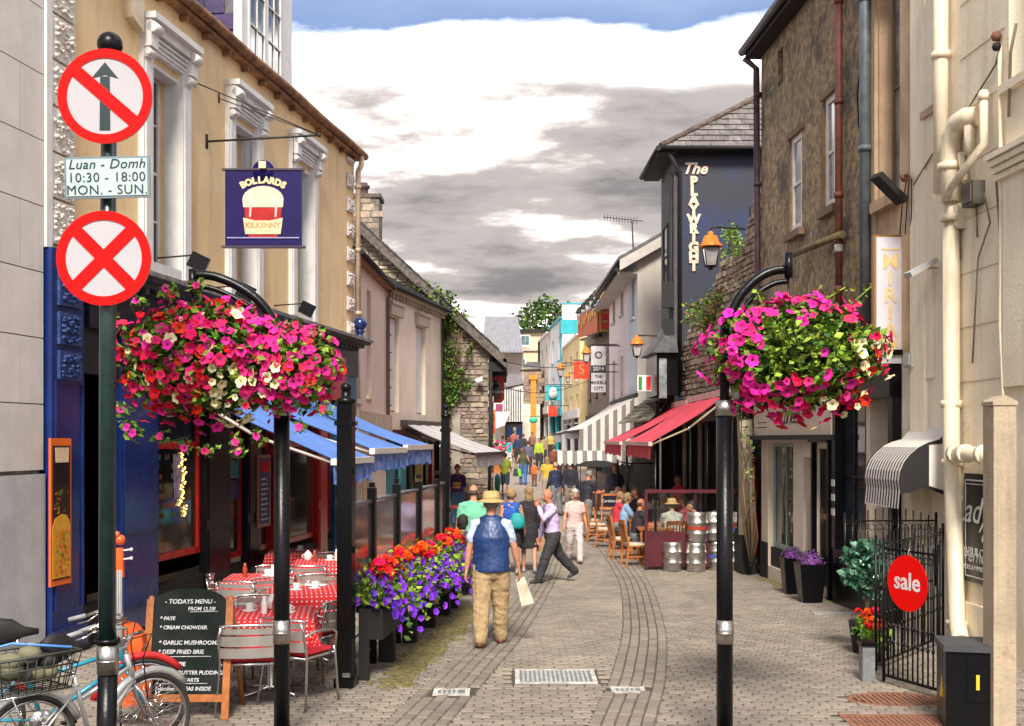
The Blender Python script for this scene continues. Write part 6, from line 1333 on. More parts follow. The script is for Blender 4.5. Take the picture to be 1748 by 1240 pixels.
# printed panel with pinkish pattern nearest the thick post
mb = MB(); FF.box(mb, .12, 1.02, .9, 1.66, -.020, -.008, M('printed_panel', (.62, .42, .34), .6, .3, 9, col2=(.42, .20, .16))); mb.build('printed_panel', fence)
mb = MB(); FF.box(mb, 1.2, 2.25, .5, .95, -.020, -.008, M('printed_panel', ())); mb.build('printed_panel', fence)
# planter boxes on the street side with geraniums and violets
pb0 = [(.25, 1.25), (1.5, 2.5), (2.78, 3.78), (4.0, 5.0), (5.1, 5.75)]
plab = ['nearest black flower box on the terrace fence with red geraniums over violets', 'second flower box from the thick post with red geraniums', 'third flower box from the thick post with violet and red blooms', 'fourth flower box from the thick post with violet blooms and red on top', 'last short flower box beside the far tall post']
for (a, b), lab in zip(pb0, plab):
    c = FF.p((a + b) / 2, 0, .2); g = gz(c.y); th = thing('flower_box', lab, 'flower box', (c.x, c.y, g), 0, 'flower boxes along the terrace fence')
    mb = MB(); FF.box(mb, a, b, g + .40, g + .70, .06, .30, blackm); FF.box(mb, b - .12, b, g, g + .40, .06, .22, blackm); FF.box(mb, a, a + .05, g, g + .40, .06, .16, blackm); FF.box(mb, a - .02, b + .02, g + .66, g + .72, .04, .06, black); FF.box(mb, a - .02, b + .02, g + .66, g + .72, .34, .36, black); mb.build('box', th)
    mb = MB(); pts = []
    for _ in range(int(900 * (b - a))):
        u = R.uniform(a - .08, b + .08); o = R.gauss(.22, .13); pts.append(FF.p(u, g + .74 + abs(R.gauss(0, .13)) - max(0, o - .34) * R.uniform(.2, 1.9), o))
    leaves(mb, pts, .075, lf3); mb.build('foliage', th, recalc=False); rest = MB()
    for k in range(int(150 * (b - a))):
        u = R.uniform(a - .08, b + .08); o = .22 + R.gauss(.05, .14); p = FF.p(u, g + .72 + R.uniform(.0, .28) - min(.3, max(0, o - .3) * R.uniform(.6, 1.6)), o)
        put_bloom(th, 'violet', p, FF.n + V((R.uniform(-.5, .5), -.9, R.uniform(0, .8))), .036 * R.uniform(.8, 1.3))
    for k in range(int(8 * (b - a)) + 1):
        cc = FF.p(R.uniform(a, b), g + .98 + R.uniform(-.06, .16), .16 + R.uniform(-.06, .14)); hd = MB()
        for _ in range(16):
            v = V((R.gauss(0, 1), R.gauss(-.3, 1), R.gauss(.3, 1))).normalized(); join_bloom(hd, 'scarlet', cc + v * .068, v, .036)
        hd.tube([cc - V((0, 0, .25)), cc - V((0, 0, .03))], .005, leafm, 4); hd.build('geranium_head', th, recalc=False)

# ---------------------------------------------------------------- terrace tables and aluminium chairs
cush = M('red_cushion', (.55, .02, .03), .7, .15, 6, .2, 25)
def alu_chair():
    th = thing('terrace_chair', '', 'chair', (0, 0, 0), 0, 'aluminium chairs on the pub terrace'); T = alu
    for s in (-1, 1):
        mb = MB(); mb.tube([(s * .26, .22, 0), (s * .235, .20, .44), (s * .23, .19, .50)], .0125, T, 7); mb.build('leg', th)
        mb = MB(); mb.tube([(s * .27, -.26, 0), (s * .235, -.2, .44), (s * .245, -.25, .68), (s * .22, -.27, .76)], .0125, T, 7); mb.build('leg', th)
        mb = MB(); mb.tube([(s * .235, .20, .46), (s * .25, .20, .62), (s * .255, .12, .665), (s * .25, -.1, .665), (s * .245, -.24, .64)], .012, T, 7); mb.build('armrest', th)
    mb = MB(); mb.tube([(.24 * math.sin(a), -.21 - .075 * math.cos(a) * 1.0, .76 + .02 * math.cos(a)) for a in [rad(-90 + q * 15) for q in range(13)]], .0125, T, 7); mb.tube([(s_ * .23, .2, .435) for s_ in (-1, 1)], .011, T, 6); mb.tube([(s_ * .23, -.2, .435) for s_ in (-1, 1)], .011, T, 6); mb.build('frame', th)
    for z0, z1 in ((.50, .585), (.60, .685), (.70, .75)):
        mb = MB(); vs = []
        for q in range(9):
            a = rad(-80 + q * 20); x, y = .235 * math.sin(a), -.215 - .06 * math.cos(a); vs += [(x, y, z0), (x, y, z1), (x, y + .004, z0), (x, y + .004, z1)]
        mb.add(vs, [(4 * q, 4 * q + 4, 4 * q + 5, 4 * q + 1) for q in range(8)] + [(4 * q + 2, 4 * q + 3, 4 * q + 7, 4 * q + 6) for q in range(8)], M('alu_sheet', (.62, .58, .54), .35, .08, 9, metal=.8), True); mb.build('back_slat', th, recalc=False)
    mb = MB(); mb.box((-.21, -.19, .425), (.21, .21, .445), T); mb.build('seat', th)
    mb = MB(); mb.lathe((0, .01, .45), [(.0001, 0), (.20, 0), (.225, .02), (.21, .042), (.0001, .05)], cush, 4, Matrix.Rotation(rad(45), 3, 'Z') @ Matrix.Diagonal((1.28, 1.28, 1)), smooth=False); mb.build('cushion', th)
    return th
dotm = M('polka_dot_cloth', (.62, .015, .02), .75, .1, 5)
t = dotm.node_tree; bs = [n for n in t.nodes if n.type == 'BSDF_PRINCIPLED'][0]; uvn = N(t, 'ShaderNodeUVMap'); vo = N(t, 'ShaderNodeTexVoronoi', Scale=20.0, Randomness=0.0); t.links.new(uvn.outputs[0], vo.inputs['Vector'])
dr = ramp(t, [(.15, (1, 1, 1)), (.19, (0, 0, 0))], vo.outputs['Distance']); t.links.new(mixc(t, dr.outputs[0], (.62, .015, .02), (.80, .70, .66)), bs.inputs['Base Color'])
def cloth(parent, w, topz, drop, seed):
    n = 22; half = w / 2; ext = half + drop; mb = MB(); vs = []; uv = []
    for i in range(n + 1):
        for j in range(n + 1):
            a, b = -ext + 2 * ext * i / n, -ext + 2 * ext * j / n; ox, oy = max(0, abs(a) - half), max(0, abs(b) - half)
            x, y = math.copysign(min(abs(a), half), a), math.copysign(min(abs(b), half), b); d = math.hypot(ox, oy)
            fl_ = .05 * math.sin(a * 13 + seed) * (oy > 0) + .05 * math.sin(b * 12 + seed * 2) * (ox > 0)
            if ox > 0: x += math.copysign(.02 + d * .14 + fl_ * min(1, d * 3), a)
            if oy > 0: y += math.copysign(.02 + d * .14 + fl_ * min(1, d * 3), b)
            z = topz - min(d, drop * 1.15); vs.append((x, y, z)); uv.append((a, b))
    mb.add(vs, [(i * (n + 1) + j, (i + 1) * (n + 1) + j, (i + 1) * (n + 1) + j + 1, i * (n + 1) + j + 1) for i in range(n) for j in range(n)], dotm, True)
    return mb.build('tablecloth', parent, recalc=True, world=False, uv=uv)
chair0 = None
def place_chair(x, y, deg, label):
    global chair0
    if chair0 is None: chair0 = alu_chair(); cache_tree(chair0); chair0.matrix_basis = Matrix.Translation((x, y, gz(y))) @ Matrix.Rotation(rad(deg), 4, 'Z'); chair0['label'] = label
    else: copy_tree(chair0, (x, y, gz(y)), rad(deg), label)
china = M('white_china', (.80, .76, .72), .2, .04, 5, coat=.5)
def cafe_table(x, y, deg, label, cups, clab):
    th = thing('terrace_table', label, 'table', (x, y, gz(y)), rad(deg), 'tables on the pub terrace'); m = wm(th)
    mb = MB(); mb.lathe((0, 0, 0), [(.0001, .0), (.05, .02), (.03, .06), (.025, .70), (.2, .71), (.0001, .715)], alu, 12)
    b = MB(); b.v, b.f, b.m, b.mats, b.sm = mb.v, mb.f, mb.m, mb.mats, mb.sm
    for k in range(4): a = rad(45 + 90 * k); b.tube([(0, 0, .05), (.34 * math.cos(a), .34 * math.sin(a), .015)], .02, alu, 6)
    b.build('pedestal', th, world=False); mb = MB(); mb.box((-.37, -.37, .715), (.37, .37, .735), alu); mb.build('tabletop', th, world=False)
    c = cloth(None, .76, .742, .26, x * 3); c.matrix_basis = m; tag(c, clab, 'tablecloth', 'polka dot tablecloths')
    for k, (a, b_, kind) in enumerate(cups):
        p = m @ V((a, b_, .745)); q = MB()
        if kind == 'pot': q.lathe(p, [(.035, 0), (.055, .02), (.055, .09), (.03, .12), (.012, .14), (.0001, .145)], china, 12); q.tube([p + V((.05, 0, .05)), p + V((.1, 0, .1))], .01, china, 6); q.tube([p + V((-.05, 0, .09)), p + V((-.09, 0, .06)), p + V((-.05, 0, .03))], .007, china, 6)
        elif kind == 'cup': q.lathe(p, [(.07, 0), (.075, .012), (.03, .012), (.04, .07), (.035, .07), (.025, .02), (.0001, .02)], china, 12); q.tube([p + V((.035, 0, .06)), p + V((.065, 0, .045)), p + V((.03, 0, .025))], .006, china, 6)
        else: q.lathe(p, [(.028, 0), (.03, .10), (.018, .13), (.018, .16), (.0001, .165)], china if kind == 'shaker' else M('sauce_bottle', (.35, .05, .02), .3), 10)
        nm = {'pot': 'teapot', 'cup': 'cup_and_saucer', 'shaker': 'salt_shaker', 'sauce': 'sauce_bottle'}[kind]
        tag(q.build(nm), '%s on %s' % ({'pot': 'white china teapot', 'cup': ['white cup and saucer', 'second white cup and saucer'][min(1, sum(1 for q_ in cups[:k] if q_[2] == 'cup'))], 'shaker': 'white shaker', 'sauce': 'brown sauce bottle'}[kind], cups_where[label]), nm.replace('_', ' ').replace('cup and saucer', 'cup'), 'crockery on ' + cups_where[label])
def TX(px, Y): return (px - CX) / F * Y
cups_where = {}
tabs = [(10.35, 462, 8, 'nearest terrace table behind the chalk menu board', 'the nearest terrace table', [(-.2, .1, 'cup'), (.0, .18, 'pot'), (.16, -.05, 'cup'), (-.05, -.1, 'shaker'), (.05, -.12, 'sauce')]),
        (13.3, 440, 5, 'second terrace table back, left of the steel post', 'the second terrace table', [(.1, .1, 'cup'), (-.15, 0, 'sauce'), (.2, -.2, 'shaker')]),
        (11.9, 522, 12, 'terrace table close beside the thick black post', 'the table beside the thick post', [(.1, .1, 'cup'), (-.1, .0, 'cup')]),
        (15.6, 550, 8, 'terrace table under the middle blue awning', 'the table under the middle awning', [(.1, .1, 'cup'), (-.2, .1, 'pot'), (-.1, -.1, 'sauce'), (.2, 0, 'shaker')]),
        (17.6, 500, 8, 'terrace table against the red framed window at the back', 'the table at the back window', [(.1, .1, 'cup')])]
for Y, px, dg, lab, wh, cups in tabs:
    cups_where[lab] = wh; cafe_table(TX(px, Y), Y, dg, lab, cups, 'red cloth with white polka dots over ' + wh)
for Y, px, dg, lab in ((9.65, 428, 8, 'silver chair with red cushion beside the chalk menu board, its back to the street'), (9.95, 512, -28, 'silver chair tucked in behind the left hooked post'), (11.0, 545, 62, 'silver chair with red seat just left of the thick black post'),
                       (10.95, 430, 175, 'silver chair on the far side of the nearest terrace table'), (12.5, 470, 200, 'silver chair between the nearest and the second terrace tables'), (12.7, 420, -15, 'silver chair at the near side of the second terrace table'), (14.1, 455, 170, 'silver chair beyond the second terrace table'),
                       (12.9, 535, 170, 'silver chair beyond the table by the thick post'), (13.4, 545, 95, 'silver chair against the fence between two tables'), (14.7, 528, 5, 'silver chair in front of the table under the middle awning'), (16.4, 560, 175, 'silver chair behind the table under the middle awning'), (15.3, 505, -70, 'silver chair left of the table under the middle awning'), (13.2, 395, -80, 'silver chair by the pub wall left of the second table'), (10.6, 385, -85, 'silver chair by the pub wall left of the nearest table')):
    place_chair(TX(px, Y), Y, dg, lab)

# chalk menu on the pub wall
mw = thing('wall_menu', 'tall narrow blue menu board in a wooden frame between the pub windows', 'menu board', LF.p(LU(450), 2, .1)); ua, ub = LU(440, .1), LU(461, .1)
mb = MB(); LF.box(mb, ua, ub, .95, 2.1, .08, .11, wood); mb.build('frame', mw); mb = MB(); LF.box(mb, ua + .05, ub - .05, 1.0, 2.05, .11, .115, M('menu_blue', (.02, .05, .25), .5)); pn = mb.build('panel', mw)
mb = MB(); LF.box(mb, ua + .09, ub - .09, 1.82, 2.0, .115, .118, sred); mb.build('emblem', pn)
for k in range(9): mb = MB(); LF.box(mb, ua + .1, ub - .12 - .04 * (k % 3), 1.06 + k * .08, 1.085 + k * .08, .115, .118, wl); mb.build('menu_line', pn)

# ---------------------------------------------------------------- chalkboard A-frame
Yc = 9.35; cx0, cx1 = TX(246, Yc), TX(384, Yc)
ab = thing('chalkboard', 'wooden A-frame chalkboard with handwritten menu by the parked bicycles', 'chalkboard', ((cx0 + cx1) / 2, Yc, 0))
wd2 = wood; cm = (cx0 + cx1) / 2; wd = cx1 - cx0; tilt = .20
def bp(x, z, o=0): t = z / 1.05; return V((cm + x, Yc + t * tilt - o, z))
mb = MB()
for s in (-1, 1): mb.hexa([bp(s * wd / 2 - .03, 0, .02), bp(s * wd / 2 + .03, 0, .02), bp(s * wd / 2 + .03, 0, -.015), bp(s * wd / 2 - .03, 0, -.015), bp(s * wd / 2 - .03, .98, .02), bp(s * wd / 2 + .03, .98, .02), bp(s * wd / 2 + .03, .98, -.015), bp(s * wd / 2 - .03, .98, -.015)], wd2)
mb.hexa([bp(-wd / 2, .14, .015), bp(wd / 2, .14, .015), bp(wd / 2, .14, -.01), bp(-wd / 2, .14, -.01), bp(-wd / 2, .2, .015), bp(wd / 2, .2, .015), bp(wd / 2, .2, -.01), bp(-wd / 2, .2, -.01)], wd2); mb.build('frame', ab)
for s in (-1, 1): mb = MB(); mb.tube([(cm + s * wd / 2 + .02, Yc + .52, 0), (cm + s * wd / 2, Yc + tilt * .95, 1.0)], .024, wd2, 5); mb.build('leg', ab)
sl8 = M('chalk_slate', (.006, .011, .010), .8, .3, 4, .15, 20, col2=(.018, .021, .02), spec=.15)
mb = MB(); pol = [bp(-wd / 2 + .03, .2), bp(wd / 2 - .03, .2), bp(wd / 2 - .03, .95)] + [bp((wd / 2 - .03) * math.cos(rad(a)), .95 + .12 * math.sin(rad(a))) for a in range(15, 180, 15)] + [bp(-wd / 2 + .03, .95)]; mb.prism(pol, V((0, -.012, 0)), sl8); sb = mb.build('slate', ab)
chk = M('chalk', (.75, .76, .78), .9, .25, 60); upv = (bp(0, 1) - bp(0, 0)).normalized()
for s, z, sz, x, al in (('- TODAYS MENU -', .96, .062, .0, 'CENTER'), ('FROM 12.30!', .90, .05, .1, 'CENTER'), ('* PATE', .82, .05, -.25, 'LEFT'), ('* CREAM CHOWDER', .745, .05, -.25, 'LEFT'), ('* GARLIC MUSHROOMS', .62, .056, -.25, 'LEFT'), ('* DEEP FRIED BRIE', .545, .056, -.25, 'LEFT'), ('* APPLE PIE', .445, .056, -.25, 'LEFT'), ('* BREAD/BUTTER PUDDING', .375, .052, -.25, 'LEFT'), ('TARTS', .315, .05, -.02, 'LEFT'), ('Selection of TEAS INSIDE', .245, .052, -.26, 'LEFT')):
    text(sb, s, chk, sz * .86, face_m(bp(x, z, .014), CAMR, upv), shear=.12, ext=.001, align=al, bold=.0008)
for z, a, b in ((.505, -.26, .2), (.285, -.24, .18), (.875, .0, .24)): mb = MB(); mb.tube([bp(a, z, .014), bp(b, z + .004, .014)], .003, chk, 4); mb.build('chalk_line', sb)

# ---------------------------------------------------------------- cello-shaped advertising figure
Yv = 9.0; vx = TX(206, Yv); vz = lambda py: H + (HY - py) / F * Yv
ce = thing('painted_cello', 'orange painted cello with pale strings standing against the sign post', 'cello', (vx, Yv, 0)); ora = M('orange_lacquer', (.80, .12, .02), .3, .15, 6, coat=.4)
def cout(sc): return [(sc * x, z) for x, z in ((.0, .18), (.14, .19), (.21, .26), (.22, .36), (.17, .45), (.13, .52), (.15, .60), (.18, .68), (.17, .76), (.10, .84), (.03, .86))]
o_ = cout(1.0); pol = [(vx + x, Yv, z) for x, z in o_] + [(vx - x, Yv, z) for x, z in o_[::-1][:-1]]
mb = MB(); mb.prism(pol, V((0, .12, 0)), ora); mb.build('body', ce)
mb = MB(); mb.prism([(vx - .028, Yv - .04, .55), (vx + .028, Yv - .04, .55), (vx + .022, Yv - .03, vz(975)), (vx - .022, Yv - .03, vz(975))], V((0, .03, 0)), M('grey_fingerboard', (.22, .22, .25), .4)); mb.build('neck', ce)
for k in range(4): mb = MB(); x = vx - .02 + k * .0133; mb.tube([(x, Yv - .05, .3), (x, Yv - .05, vz(972))], .0022, wl, 4); mb.build('string', ce)
mb = MB(); mb.prism([(vx - .03, Yv - .03, vz(985)), (vx + .03, Yv - .03, vz(985)), (vx + .025, Yv - .03, vz(935)), (vx - .025, Yv - .03, vz(935))], V((0, .04, 0)), ora); mb.ball((vx, Yv - .01, vz(922)), .045, ora, 10); mb.ball((vx - .02, Yv - .03, vz(912)), .028, ora, 8); mb.tube([(vx, Yv, 0), (vx, Yv, .2)], .01, iron, 6); mb.build('scroll', ce)
for s in (-1, 1):
    for q in (940, 955): mb = MB(); mb.tube([(vx + s * .02, Yv - .01, vz(q)), (vx + s * .085, Yv - .01, vz(q - 2))], .008, wl, 6); mb.ball((vx + s * .09, Yv - .01, vz(q - 2)), .016, wl, 6); mb.build('tuning_peg', ce)

# ---------------------------------------------------------------- bicycles
rub = M('tyre_rubber', (.03, .028, .026), .8, .2, 9); chr_ = M('chrome', (.75, .73, .70), .15, .05, 9, metal=1.0)
def bicycle(name, label, pr, pf, framec, fender, basket=True, bars='sweep', lean=0.03):
    pr, pf = V((*pr, 0)), V((*pf, 0)); f = (pf - pr); wb = f.length; f.normalize(); s = V((f.y, -f.x, 0)); th = thing(name, label, 'bicycle', pr.lerp(pf, .5), 0, 'bicycles parked by the sign post'); r = .335
    def q(x, z, w=0): return pr + f * x + V((0, 0, z)) + s * (w + lean * z)
    axm = Matrix((f, V((0, 0, 1)), s)).transposed()
    for x0 in (0, wb):
        c = q(x0, r); mb = MB(); n = 36; mb.tube([c + axm @ V(((r - .017) * math.cos(2 * math.pi * k / n), (r - .017) * math.sin(2 * math.pi * k / n), 0)) for k in range(n + 1)], .018, rub, 8, cap=False); w = mb.build('wheel', th)
        mb = MB(); mb.tube([c + axm @ V(((r - .042) * math.cos(2 * math.pi * k / n), (r - .042) * math.sin(2 * math.pi * k / n), 0)) for k in range(n + 1)], .011, chr_, 6, cap=False); mb.build('rim', w)
        mb = MB()
        for k in range(28): a = 2 * math.pi * k / 28; mb.tube([c + axm @ V((.02 * math.cos(a + .8), .02 * math.sin(a + .8), .025 * (-1) ** k)), c + axm @ V(((r - .045) * math.cos(a), (r - .045) * math.sin(a), 0))], .0022, chr_, 4)
        o = mb.build('spokes', w); o['kind'] = 'stuff'
        mb = MB(); mb.tube([c - s * .05, c + s * .05], .022, chr_, 10); mb.build('hub', w)
        mb = MB(); mb.tube([c + axm @ V(((r + .025) * math.cos(rad(a)), (r + .025) * math.sin(rad(a)), 0)) for a in (range(20, 200, 12) if x0 == 0 else range(40, 175, 12))], (.030), fender, 6); mb.build('mudguard', th)
    bbk, st_, hd0, hd1 = q(.44, .28), q(.30, .78), q(wb - .20, .84), q(wb - .14, .62)
    mb = MB(); fr_ = framec; mb.tube([bbk, st_], .017, fr_, 8); mb.tube([bbk, q(wb - .15, .64)], .020, fr_, 8); mb.tube([q(.36, .58), q(wb - .18, .74)], .017, fr_, 8); mb.tube([hd0, hd1], .021, fr_, 8)
    for w_ in (-.04, .04): mb.tube([q(0, r, w_), bbk], .010, fr_, 6); mb.tube([q(0, r, w_), q(.33, .66, w_ * .3)], .009, fr_, 6)
    mb.build('frame', th)
    mb = MB()
    for w_ in (-.05, .05): mb.tube([hd1, q(wb - .11, .56, w_), q(wb, r, w_)], .012, fr_, 6)
    mb.build('fork', th)
    mb = MB(); mb.tube([hd0, q(wb - .22, .96)], .013, chr_, 8); mb.tube([q(wb - .40, .98, -.28), q(wb - .30, 1.02, -.24), q(wb - .14, 1.0, -.1), q(wb - .2, .96, 0), q(wb - .14, 1.0, .1), q(wb - .30, 1.02, .24), q(wb - .40, .98, .28)], .0115, chr_, 8); hb = mb.build('handlebar', th)
    for w_ in (-1, 1): mb = MB(); mb.tube([q(wb - .38, .99, w_ * .272), q(wb - .50, .96, w_ * .31)], .018, M('grey_grip', (.30, .30, .30), .7), 8); mb.build('grip', hb); mb = MB(); mb.tube([q(wb - .3, 1.0, w_ * .23), q(wb - .36, .95, w_ * .26), q(wb - .44, .93, w_ * .28)], .006, chr_, 5); mb.build('brake_lever', hb)
    mb = MB(); mb.tube([q(wb - .2, .95, .05), q(wb - .08, .98, .12), q(wb - .1, .8, .05), q(wb - .05, .5, .04)], .005, blackm, 5); mb.build('cable', th)
    mb = MB(); mb.tube([st_, q(.27, .90)], .013, chr_, 8); sp0 = q(.25, .93); mb.build('seat_post', th)
    mb = MB(); mb.tube([q(.10, .93), q(.16, .955), q(.24, .955), q(.32, .945), q(.42, .94)], [(.03, .09), (.035, .11), (.03, .09), (.022, .04), (.015, .02)], blackm, 10); mb.build('saddle', th)
    mb = MB(); mb.tube([bbk - s * .07, bbk + s * .07], .018, chr_, 8); mb.lathe(bbk + s * .05, [(.0001, -.003), (.09, -.003), (.09, .003), (.0001, .003)], chr_, 24, axm); mb.tube([bbk + s * .08, bbk + s * .08 + f * .1 + V((0, 0, -.13))], .009, chr_, 6); mb.tube([bbk - s * .08, bbk - s * .08 - f * .1 + V((0, 0, .13))], .009, chr_, 6)
    for sg in (-1, 1): c = bbk + s * .11 * sg + f * .1 * sg + V((0, 0, -.13 * sg)); mb.cbox(c, .09, .06, .02, blackm, math.atan2(f.y, f.x))
    mb.build('crankset', th)
    mb = MB(); mb.tube([q(0, r + .03, .05), bbk + s * .05 + V((0, 0, .085))], .004, rub, 4); mb.tube([q(0, r - .03, .05), bbk + s * .05 - V((0, 0, .085))], .004, rub, 4); mb.build('chain', th)
    if basket:
        mb = MB(); z = .72
        for w_ in (-.07, .07): mb.tube([q(.3, z - .03, w_), q(-.25, z - .03, w_)], .007, chr_, 6); mb.tube([q(-.15, z - .03, w_), q(-.0, r, w_ * .8)], .006, chr_, 6)
        mb.build('carrier', th)
        mb = MB(); mt = M('basket_wire', (.05, .055, .04), .6, .2, 9); zb_, zt2 = z, z + .24
        for zz_, e in ((zb_, 0), (zb_ + .08, .015), (zb_ + .16, .03), (zt2, .045)):
            a, b_, w_ = -.26 - e, .20 + e, .16 + e; mb.tube([q(a, zz_, -w_), q(b_, zz_, -w_), q(b_, zz_, w_), q(a, zz_, w_), q(a, zz_, -w_)], .006 if zz_ < zt2 else .011, mt, 5)
        for k in range(10):
            t_ = k / 9; 
            for w_ in (-1, 1): mb.tube([q(-.26 + .46 * t_, zb_, w_ * .16), q(-.305 + .55 * t_, zt2, w_ * .205)], .004, mt, 4)
        for k in range(7):
            t_ = k / 6 * 2 - 1
            mb.tube([q(-.26, zb_, t_ * .16), q(-.305, zt2, t_ * .205)], .004, mt, 4); mb.tube([q(.2, zb_, t_ * .16), q(.245, zt2, t_ * .205)], .004, mt, 4); mb.tube([q(-.26, zb_, t_ * .16), q(.2, zb_, t_ * .16)], .004, mt, 4)
        mb.build('basket', th)
        bg2 = MB(); 
        for k in range(14): c = q(R.uniform(-.2, .14), z + .12 + R.uniform(-.03, .12), R.uniform(-.1, .1)); bg2.ball(c, R.uniform(.05, .09), [M('bag_grey', (.10, .10, .10), .7), M('bag_olive', (.16, .15, .09), .8), M('bag_black', (.02, .02, .02), .6)][k % 3], 8, 1.3, 1, .8)
        tag(bg2.build('bag'), 'crumpled dark bags stuffed in the wire bicycle basket', 'bag')
        cd = MB(); bl = M('blue_bungee', (.10, .30, .75), .5); cd.tube([q(-.30, z - .35, -.18), q(-.31, z + .24, -.2), q(-.1, z + .30, -.05), q(.2, z + .26, .16)], .009, bl, 6); tag(cd.build('bungee_cord'), 'bright blue elastic cord strapped over the bicycle basket', 'cord')
        cd = MB(); cd.tube([q(.1, z + .25, -.22), q(.26, z + .22, -.23), q(.26, z - .1, -.2)], .008, M('yellow_cord', (.65, .5, .10), .5), 6); tag(cd.build('bungee_cord'), 'pale yellow cord hanging at the front corner of the bicycle basket', 'cord')
    mb = MB(); mb.cbox(q(-.36, .55), .05, .12, .09, sred, math.atan2(f.y, f.x)); mb.build('rear_reflector', th)
silv = M('silver_frame_paint', (.62, .62, .62), .28, .06, 5, metal=.6, coat=.3)
bicycle('silver_bicycle', 'silver town bicycle with a rear wire basket parked beside the sign post', (TX(48, 7.3), 7.3), (TX(212, 7.62) + .05, 8.0), silv, silv)
bicycle('turquoise_bicycle', 'turquoise and red bicycle half hidden behind the silver one', (TX(-20, 8.2), 8.0), (TX(240, 8.5), 8.55), M('turquoise_frame_paint', (.02, .26, .38), .3, .1, 5, coat=.2), M('red_mudguard', (.55, .02, .02), .35), basket=False)

# ---------------------------------------------------------------- right side: red awnings and cafe
redc = M('red_canvas', (.66, .045, .075), .75, .12, 1.5, .2, 12, streak=.12)
RA = Fr(4.45, 22.7, .0, 1); RA = RA if RA.n.x < 0 else Fr(4.45, 22.7, 0, 1, -1)
awning('cafe_awning', 'near red canvas awning over the seated diners', 'awning', RA, 0, 4.6, ((.05, 3.3), (1.62, 2.28)), redc, redc, .36, 'red awnings of the cafe', trim=M('pale_pink_trim', (.70, .45, .42), .6), arms=M('tan_arm', (.45, .32, .2), .6))
awning('cafe_awning', 'far red canvas awning partly behind the near one', 'awning', RA, 4.8, 9.4, ((.05, 3.25), (1.75, 2.28)), redc, redc, .36, 'red awnings of the cafe', trim=MC['pale_pink_trim'], arms=M('tan_arm', ()))
for k, (px, Y) in enumerate(((1122, 22.8), (1035, 32))): pass
cfr = thing('cafe_building', 'dark glazed timber cafe front behind the red awnings', 'building', RA.p(4, 0, 0))
mb = MB(); RA.box(mb, -1.2, 7.2, -.3, .5, -.25, .0, blackm); RA.box(mb, -1.2, 7.2, 2.75, 3.3, -.25, .06, black); 
mb.build('riser', cfr)
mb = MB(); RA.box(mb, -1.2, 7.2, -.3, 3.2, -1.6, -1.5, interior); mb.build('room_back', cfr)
for k in range(8): mb = MB(); u = -1.1 + k * 1.18; RA.box(mb, u - .07, u + .07, .5, 2.75, -.2, .04, black if k % 2 else M('pale_post', (.50, .42, .33), .7)); mb.build('pilaster', cfr)
for k in range(7): u = -1.03 + k * 1.18; window(RA, cfr, u, u + 1.04, .5, 2.75, blackm, 2, 1, inset=.03)
# black metal frame posts of the cafe terrace
ctf = thing('cafe_terrace_frame', 'slim black metal frame standing along the front of the cafe terrace', 'frame', (3.1, 27, gz(27)))
for (x, Y, zt1) in ((2.85, 27.6, 2.2), (2.95, 22.9, 2.2), (2.9, 30.5, 1.8), (3.6, 27.6, 1.8)):
    mb = MB(); mb.tube([(x, Y, gz(Y)), (x, Y, zt1)], .03, black, 6); mb.build('post', ctf)
for a, b in (((2.85, 27.6, 1.75), (3.6, 27.6, 1.75)), ((2.85, 27.6, 1.75), (2.9, 30.5, 1.75))): mb = MB(); mb.tube([a, b], .02, black, 6); mb.build('rail', ctf)
# wine red screen
wr = M('wine_red_panel', (.085, .008, .015), .45, .15, 4, .1, 20); scn = thing('cafe_screen', 'wine red panel and glass screen at the near end of the cafe terrace', 'screen', (TX(1135, 22.3), 22.3, gz(22.3)))
a, b = TX(1101, 22.3), TX(1240, 22.3); mb = MB(); mb.box((a + .05, 22.3, -.2), (b, 22.36, H + (HY - 908) / F * 22.3), wr); mb.build('panel', scn)
mb = MB(); mb.box((a, 22.27, -.26), (a + .05, 22.39, H + (HY - 840) / F * 22.3), wr); mb.build('post', scn); mb = MB(); mb.box((a, 22.28, H + (HY - 842) / F * 22.3), (b + .6, 22.37, H + (HY - 836) / F * 22.3), wr); mb.build('rail', scn)
mb = MB(); mb.box((a + .05, 22.32, H + (HY - 906) / F * 22.3), (b, 22.33, H + (HY - 843) / F * 22.3), M('clear_glass', (.85, .85, .85), .02, .05, 2, trans=1.0)); mb.build('glass_panel', scn)
# kegs
kst = M('keg_steel', (.60, .56, .52), .32, .15, 8, .25, 30, metal=.9, objr=.08)
def keg(cl=None):
    th = thing('beer_keg', '', 'keg', (0, 0, 0), 0, 'steel beer kegs stacked beside the cafe'); r = .205
    mb = MB(); mb.lathe((0, 0, 0), [(.17, .01), (.175, 0), (.19, .01), (.19, .05), (r - .012, .07), (r - .004, .15), (r + .006, .165), (r + .006, .185), (r - .004, .2), (r - .004, .36), (r + .006, .375), (r + .006, .395), (r - .004, .41), (r - .012, .50), (.19, .52), (.19, .575), (.175, .58), (.17, .57), (.17, .52), (.05, .53), (.0001, .54)], kst, 24); mb.build('barrel', th)
    mb = MB(); mb.lathe((0, 0, .54), [(.03, 0), (.03, .025), (.0001, .03)], M('keg_cap', (.25, .22, .1), .5), 10); mb.build('valve', th)
    return th
kg = keg(); cache_tree(kg); kr, kb_ = M('keg_band_red', (.45, .05, .03), .45, .2, 9), M('keg_band_blue', (.06, .12, .40), .45, .2, 9)
